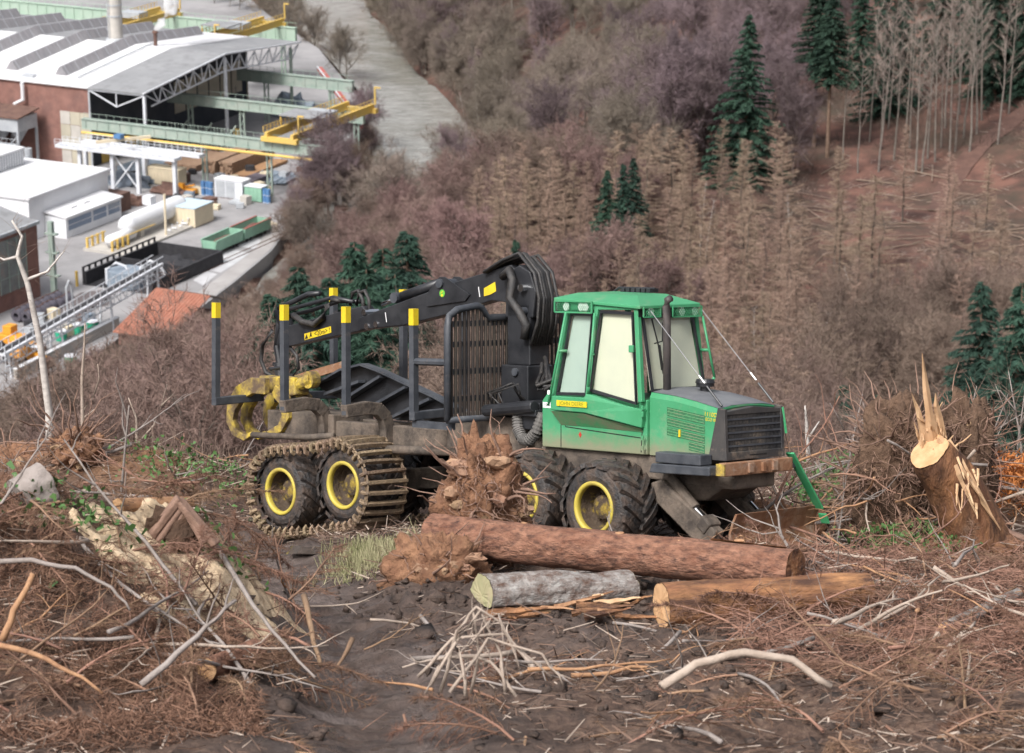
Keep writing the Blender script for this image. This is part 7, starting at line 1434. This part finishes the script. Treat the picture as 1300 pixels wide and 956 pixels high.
x, y = litter(30000, (2.4, 9), (23, 33), lambda x, y: fbm(x / .9, y / .9, 3) > -.1); slivers('fine_brash', 'tangled fine dead brash across the right foreground', 'brash', x, y, rng.random(len(x)) * .26, dirs(len(x), .5, .4), .010, M_bbrn)
x, y = litter(13000, (-14, 14), (43, 52), lambda x, y: (fbm(x / 1.5, y / 1.5, 3) > -.1)); D = dirs(len(x), .5, .3); D[:, 2] += rng.uniform(.05, .6, len(x)); slivers('edge_brush', 'reddish leafless brush along the edge of the shelf', 'brush', x, y, np.zeros(len(x)), D, .010, M_tw_brn)
g = ong(480, 715); x = rng.normal(g.x, .3, 2600); y = rng.normal(g.y + .5, .6, 2600); D = dirs(len(x), .16, .3); D[:, 2] += rng.uniform(.08, .3, len(x)); slivers('grass_tuft', 'pale green grass tussock on the bank beside the rut', 'grass', x, y, np.zeros(len(x)), D, .010, M_grass)
xs, ys_ = [], []
for px, py, sx_, sy_, n in ((1090, 600, .5, .5, 700), (1130, 700, .35, .4, 350), (1160, 690, .3, .3, 250), (280, 612, .7, .5, 420), (230, 600, .5, .4, 230), (1040, 640, .35, .4, 300), (90, 660, .4, .3, 250), (275, 715, .2, .25, 130), (1195, 715, .25, .25, 160), (640, 668, .2, .2, 60)):
    p = ong(px, py); xs.append(rng.normal(p.x, sx_, n)); ys_.append(rng.normal(p.y, sy_, n))
x, y = np.concatenate(xs), np.concatenate(ys_); D = dirs(len(x), .10, .8); slivers('bramble_leaves', 'low green bramble leaves sprouting between the roots and brash', 'brambles', x, y, rng.random(len(x)) * .4, D, .06, M_leaf)
p = ong(1290, 655); x = rng.normal(p.x + .15, .4, 2600); y = rng.normal(p.y + .8, .3, 2600); slivers('dead_bracken', 'bright orange dead bracken at the foot of the right root clump', 'bracken', x, y, rng.random(len(x)) * .6, dirs(len(x), .18, .8), .03, mat('orange_bracken', (.40, .12, .03), (.5, .2, .06), 3, .9))

random.seed(61); t_ = thing('torn_wood', 'orange torn wood slabs and splinters under the split log', 'torn wood', ong(690, 775))
for k in range(26):
    px, py = random.uniform(610, 800), random.uniform(758, 790); p = ong(px, py); a = random.gauss(0, .5); L_ = random.uniform(.25, .8); e = Vector((L_ * math.cos(a), L_ * math.sin(a), random.uniform(-.02, .12))); shard(p - t_.location + Vector((0, 0, .03)), p + e - t_.location + Vector((0, 0, .05)), random.uniform(.02, .07), .02, t_, 200 + k, random.choice([M_spl, M_raw, M_btan, M_raw]))

# ---- dead spruce boughs: stem with side shoots thick with brown needles
def bough(seed, L_):
    random.seed(seed); T = MB(); C = Twigs(); pts = branch_path(Vector((0, 0, 0)), Vector((1, 0, .25)), L_, 6, .1, -.06); T.tube(pts, [.016 * (1 - .8 * i / 6) for i in range(7)], 5, False)
    for k in range(30):
        t = .1 + .88 * k / 30; i = min(int(t * 6), 5); p = pts[i].lerp(pts[i + 1], t * 6 - i); sg = 1 if k % 2 else -1; d = Vector((.7, sg * random.uniform(.6, 1), random.uniform(-.35, .15))); l_ = L_ * .32 * (1.1 - t) * random.uniform(.7, 1.2); pp = branch_path(p, d, l_, 3, .16, -.05); T.tube(pp, [.005, .004, .003, .002], 3, False)
        for j in range(3):
            for q_ in range(9): s_ = pp[j].lerp(pp[j + 1], random.random()); C.add(s_, (pp[j + 1] - pp[j]).normalized() * .05 + Vector((random.gauss(0, .035), random.gauss(0, .035), random.gauss(-.01, .035))), .006)
    return T.mesh('stem', M_bbrn, True), C.mesh('needles', M_ndead)
BGH = [bough(300 + i, (1.1, 1.4, .9, 1.6)[i]) for i in range(4)]
random.seed(71)
def boughs(n, xr, yr, lab, grp, test=None, lift=.25):
    k = 0
    while k < n:
        x, y = random.uniform(*xr), random.uniform(*yr)
        if test and not test(x, y): continue
        k += 1; st_, nd_ = random.choice(BGH); o = thing('dead_bough', lab, 'bough', (x, y, gz(x, y) + .04 + random.random() * lift), 0, grp); o.rotation_euler = (random.gauss(0, .5), random.gauss(.1, .3), random.random() * 6.28); link('stem', st_, o); link('needles', nd_, o)
boughs(80, (-6.3, -2.4), (20.8, 27.5), 'brown dead spruce bough thrown on the left brash heap', 'dead boughs on the left heap', lambda x, y: math.hypot((x - (s1.x + s2.x) / 2) / 1.2, (y - (s1.y + s2.y) / 2) / 1.4) > .8)
boughs(45, (2.2, 7), (22, 33), 'brown dead spruce bough among the sticks below the broken stump', 'dead boughs in the right slash', None, .2)
boughs(16, (-4.8, -2.6), (24.4, 27.5), 'brown dead bough lying over the pale sawdust', 'dead boughs over the sawdust', None, .05)
boughs(34, (-2.6, 4.5), (20.3, 23.6), 'brown dead bough trodden into the mud by the grey twig bush', 'dead boughs by the twig bush', None, .06)
boughs(14, (5.2, 9), (33, 38), 'brown dead spruce bough against the root plates', 'dead boughs by the root plates', None, .4)

# ---- clods of churned mud
ico = bmesh.new(); bmesh.ops.create_icosphere(ico, subdivisions=1, radius=1); iv = np.array([v.co[:] for v in ico.verts]); if_ = np.array([[v.index for v in f.verts] for f in ico.faces]); ico.free()
M_clod = mat('mud_clod', (.04, .026, .02), (.095, .064, .05), 6, .75, bump=1, bscale=30)
cxs = np.concatenate([rng.normal(1.0, 2.2, 1500), rng.uniform(-4, 3.5, 700), rng.uniform(-3, 5, 500)]); cys = np.concatenate([rng.normal(28.3, 1.1, 1500), rng.uniform(22, 33, 700), rng.uniform(20.5, 26, 500)])
kp = (dseg(TRACK, cxs, cys, False) > .45) & (cxs > -3.4) & (cxs < 4.5); cxs, cys = cxs[kp], cys[kp]; n = len(cxs); sz = rng.uniform(.012, .035, n) + .09 * rng.random(n) ** 6
V = iv[None] * (1 + .35 * rng.normal(size=(n, len(iv), 1))) * sz[:, None, None] * rng.uniform(.5, 1.5, (n, 1, 3)) * np.array([1, 1, .65]) + np.stack([cxs, cys, ground(cxs, cys) + sz * .1], -1)[:, None]
tag(link('mud_clods', arr_mesh('mud_clods', V.reshape(-1, 3), (if_[None] + (np.arange(n) * len(iv))[:, None, None]).reshape(-1, 3), M_clod)), 'dark crumbly mud clods churned up before the logs', 'mud clods', kind='stuff')
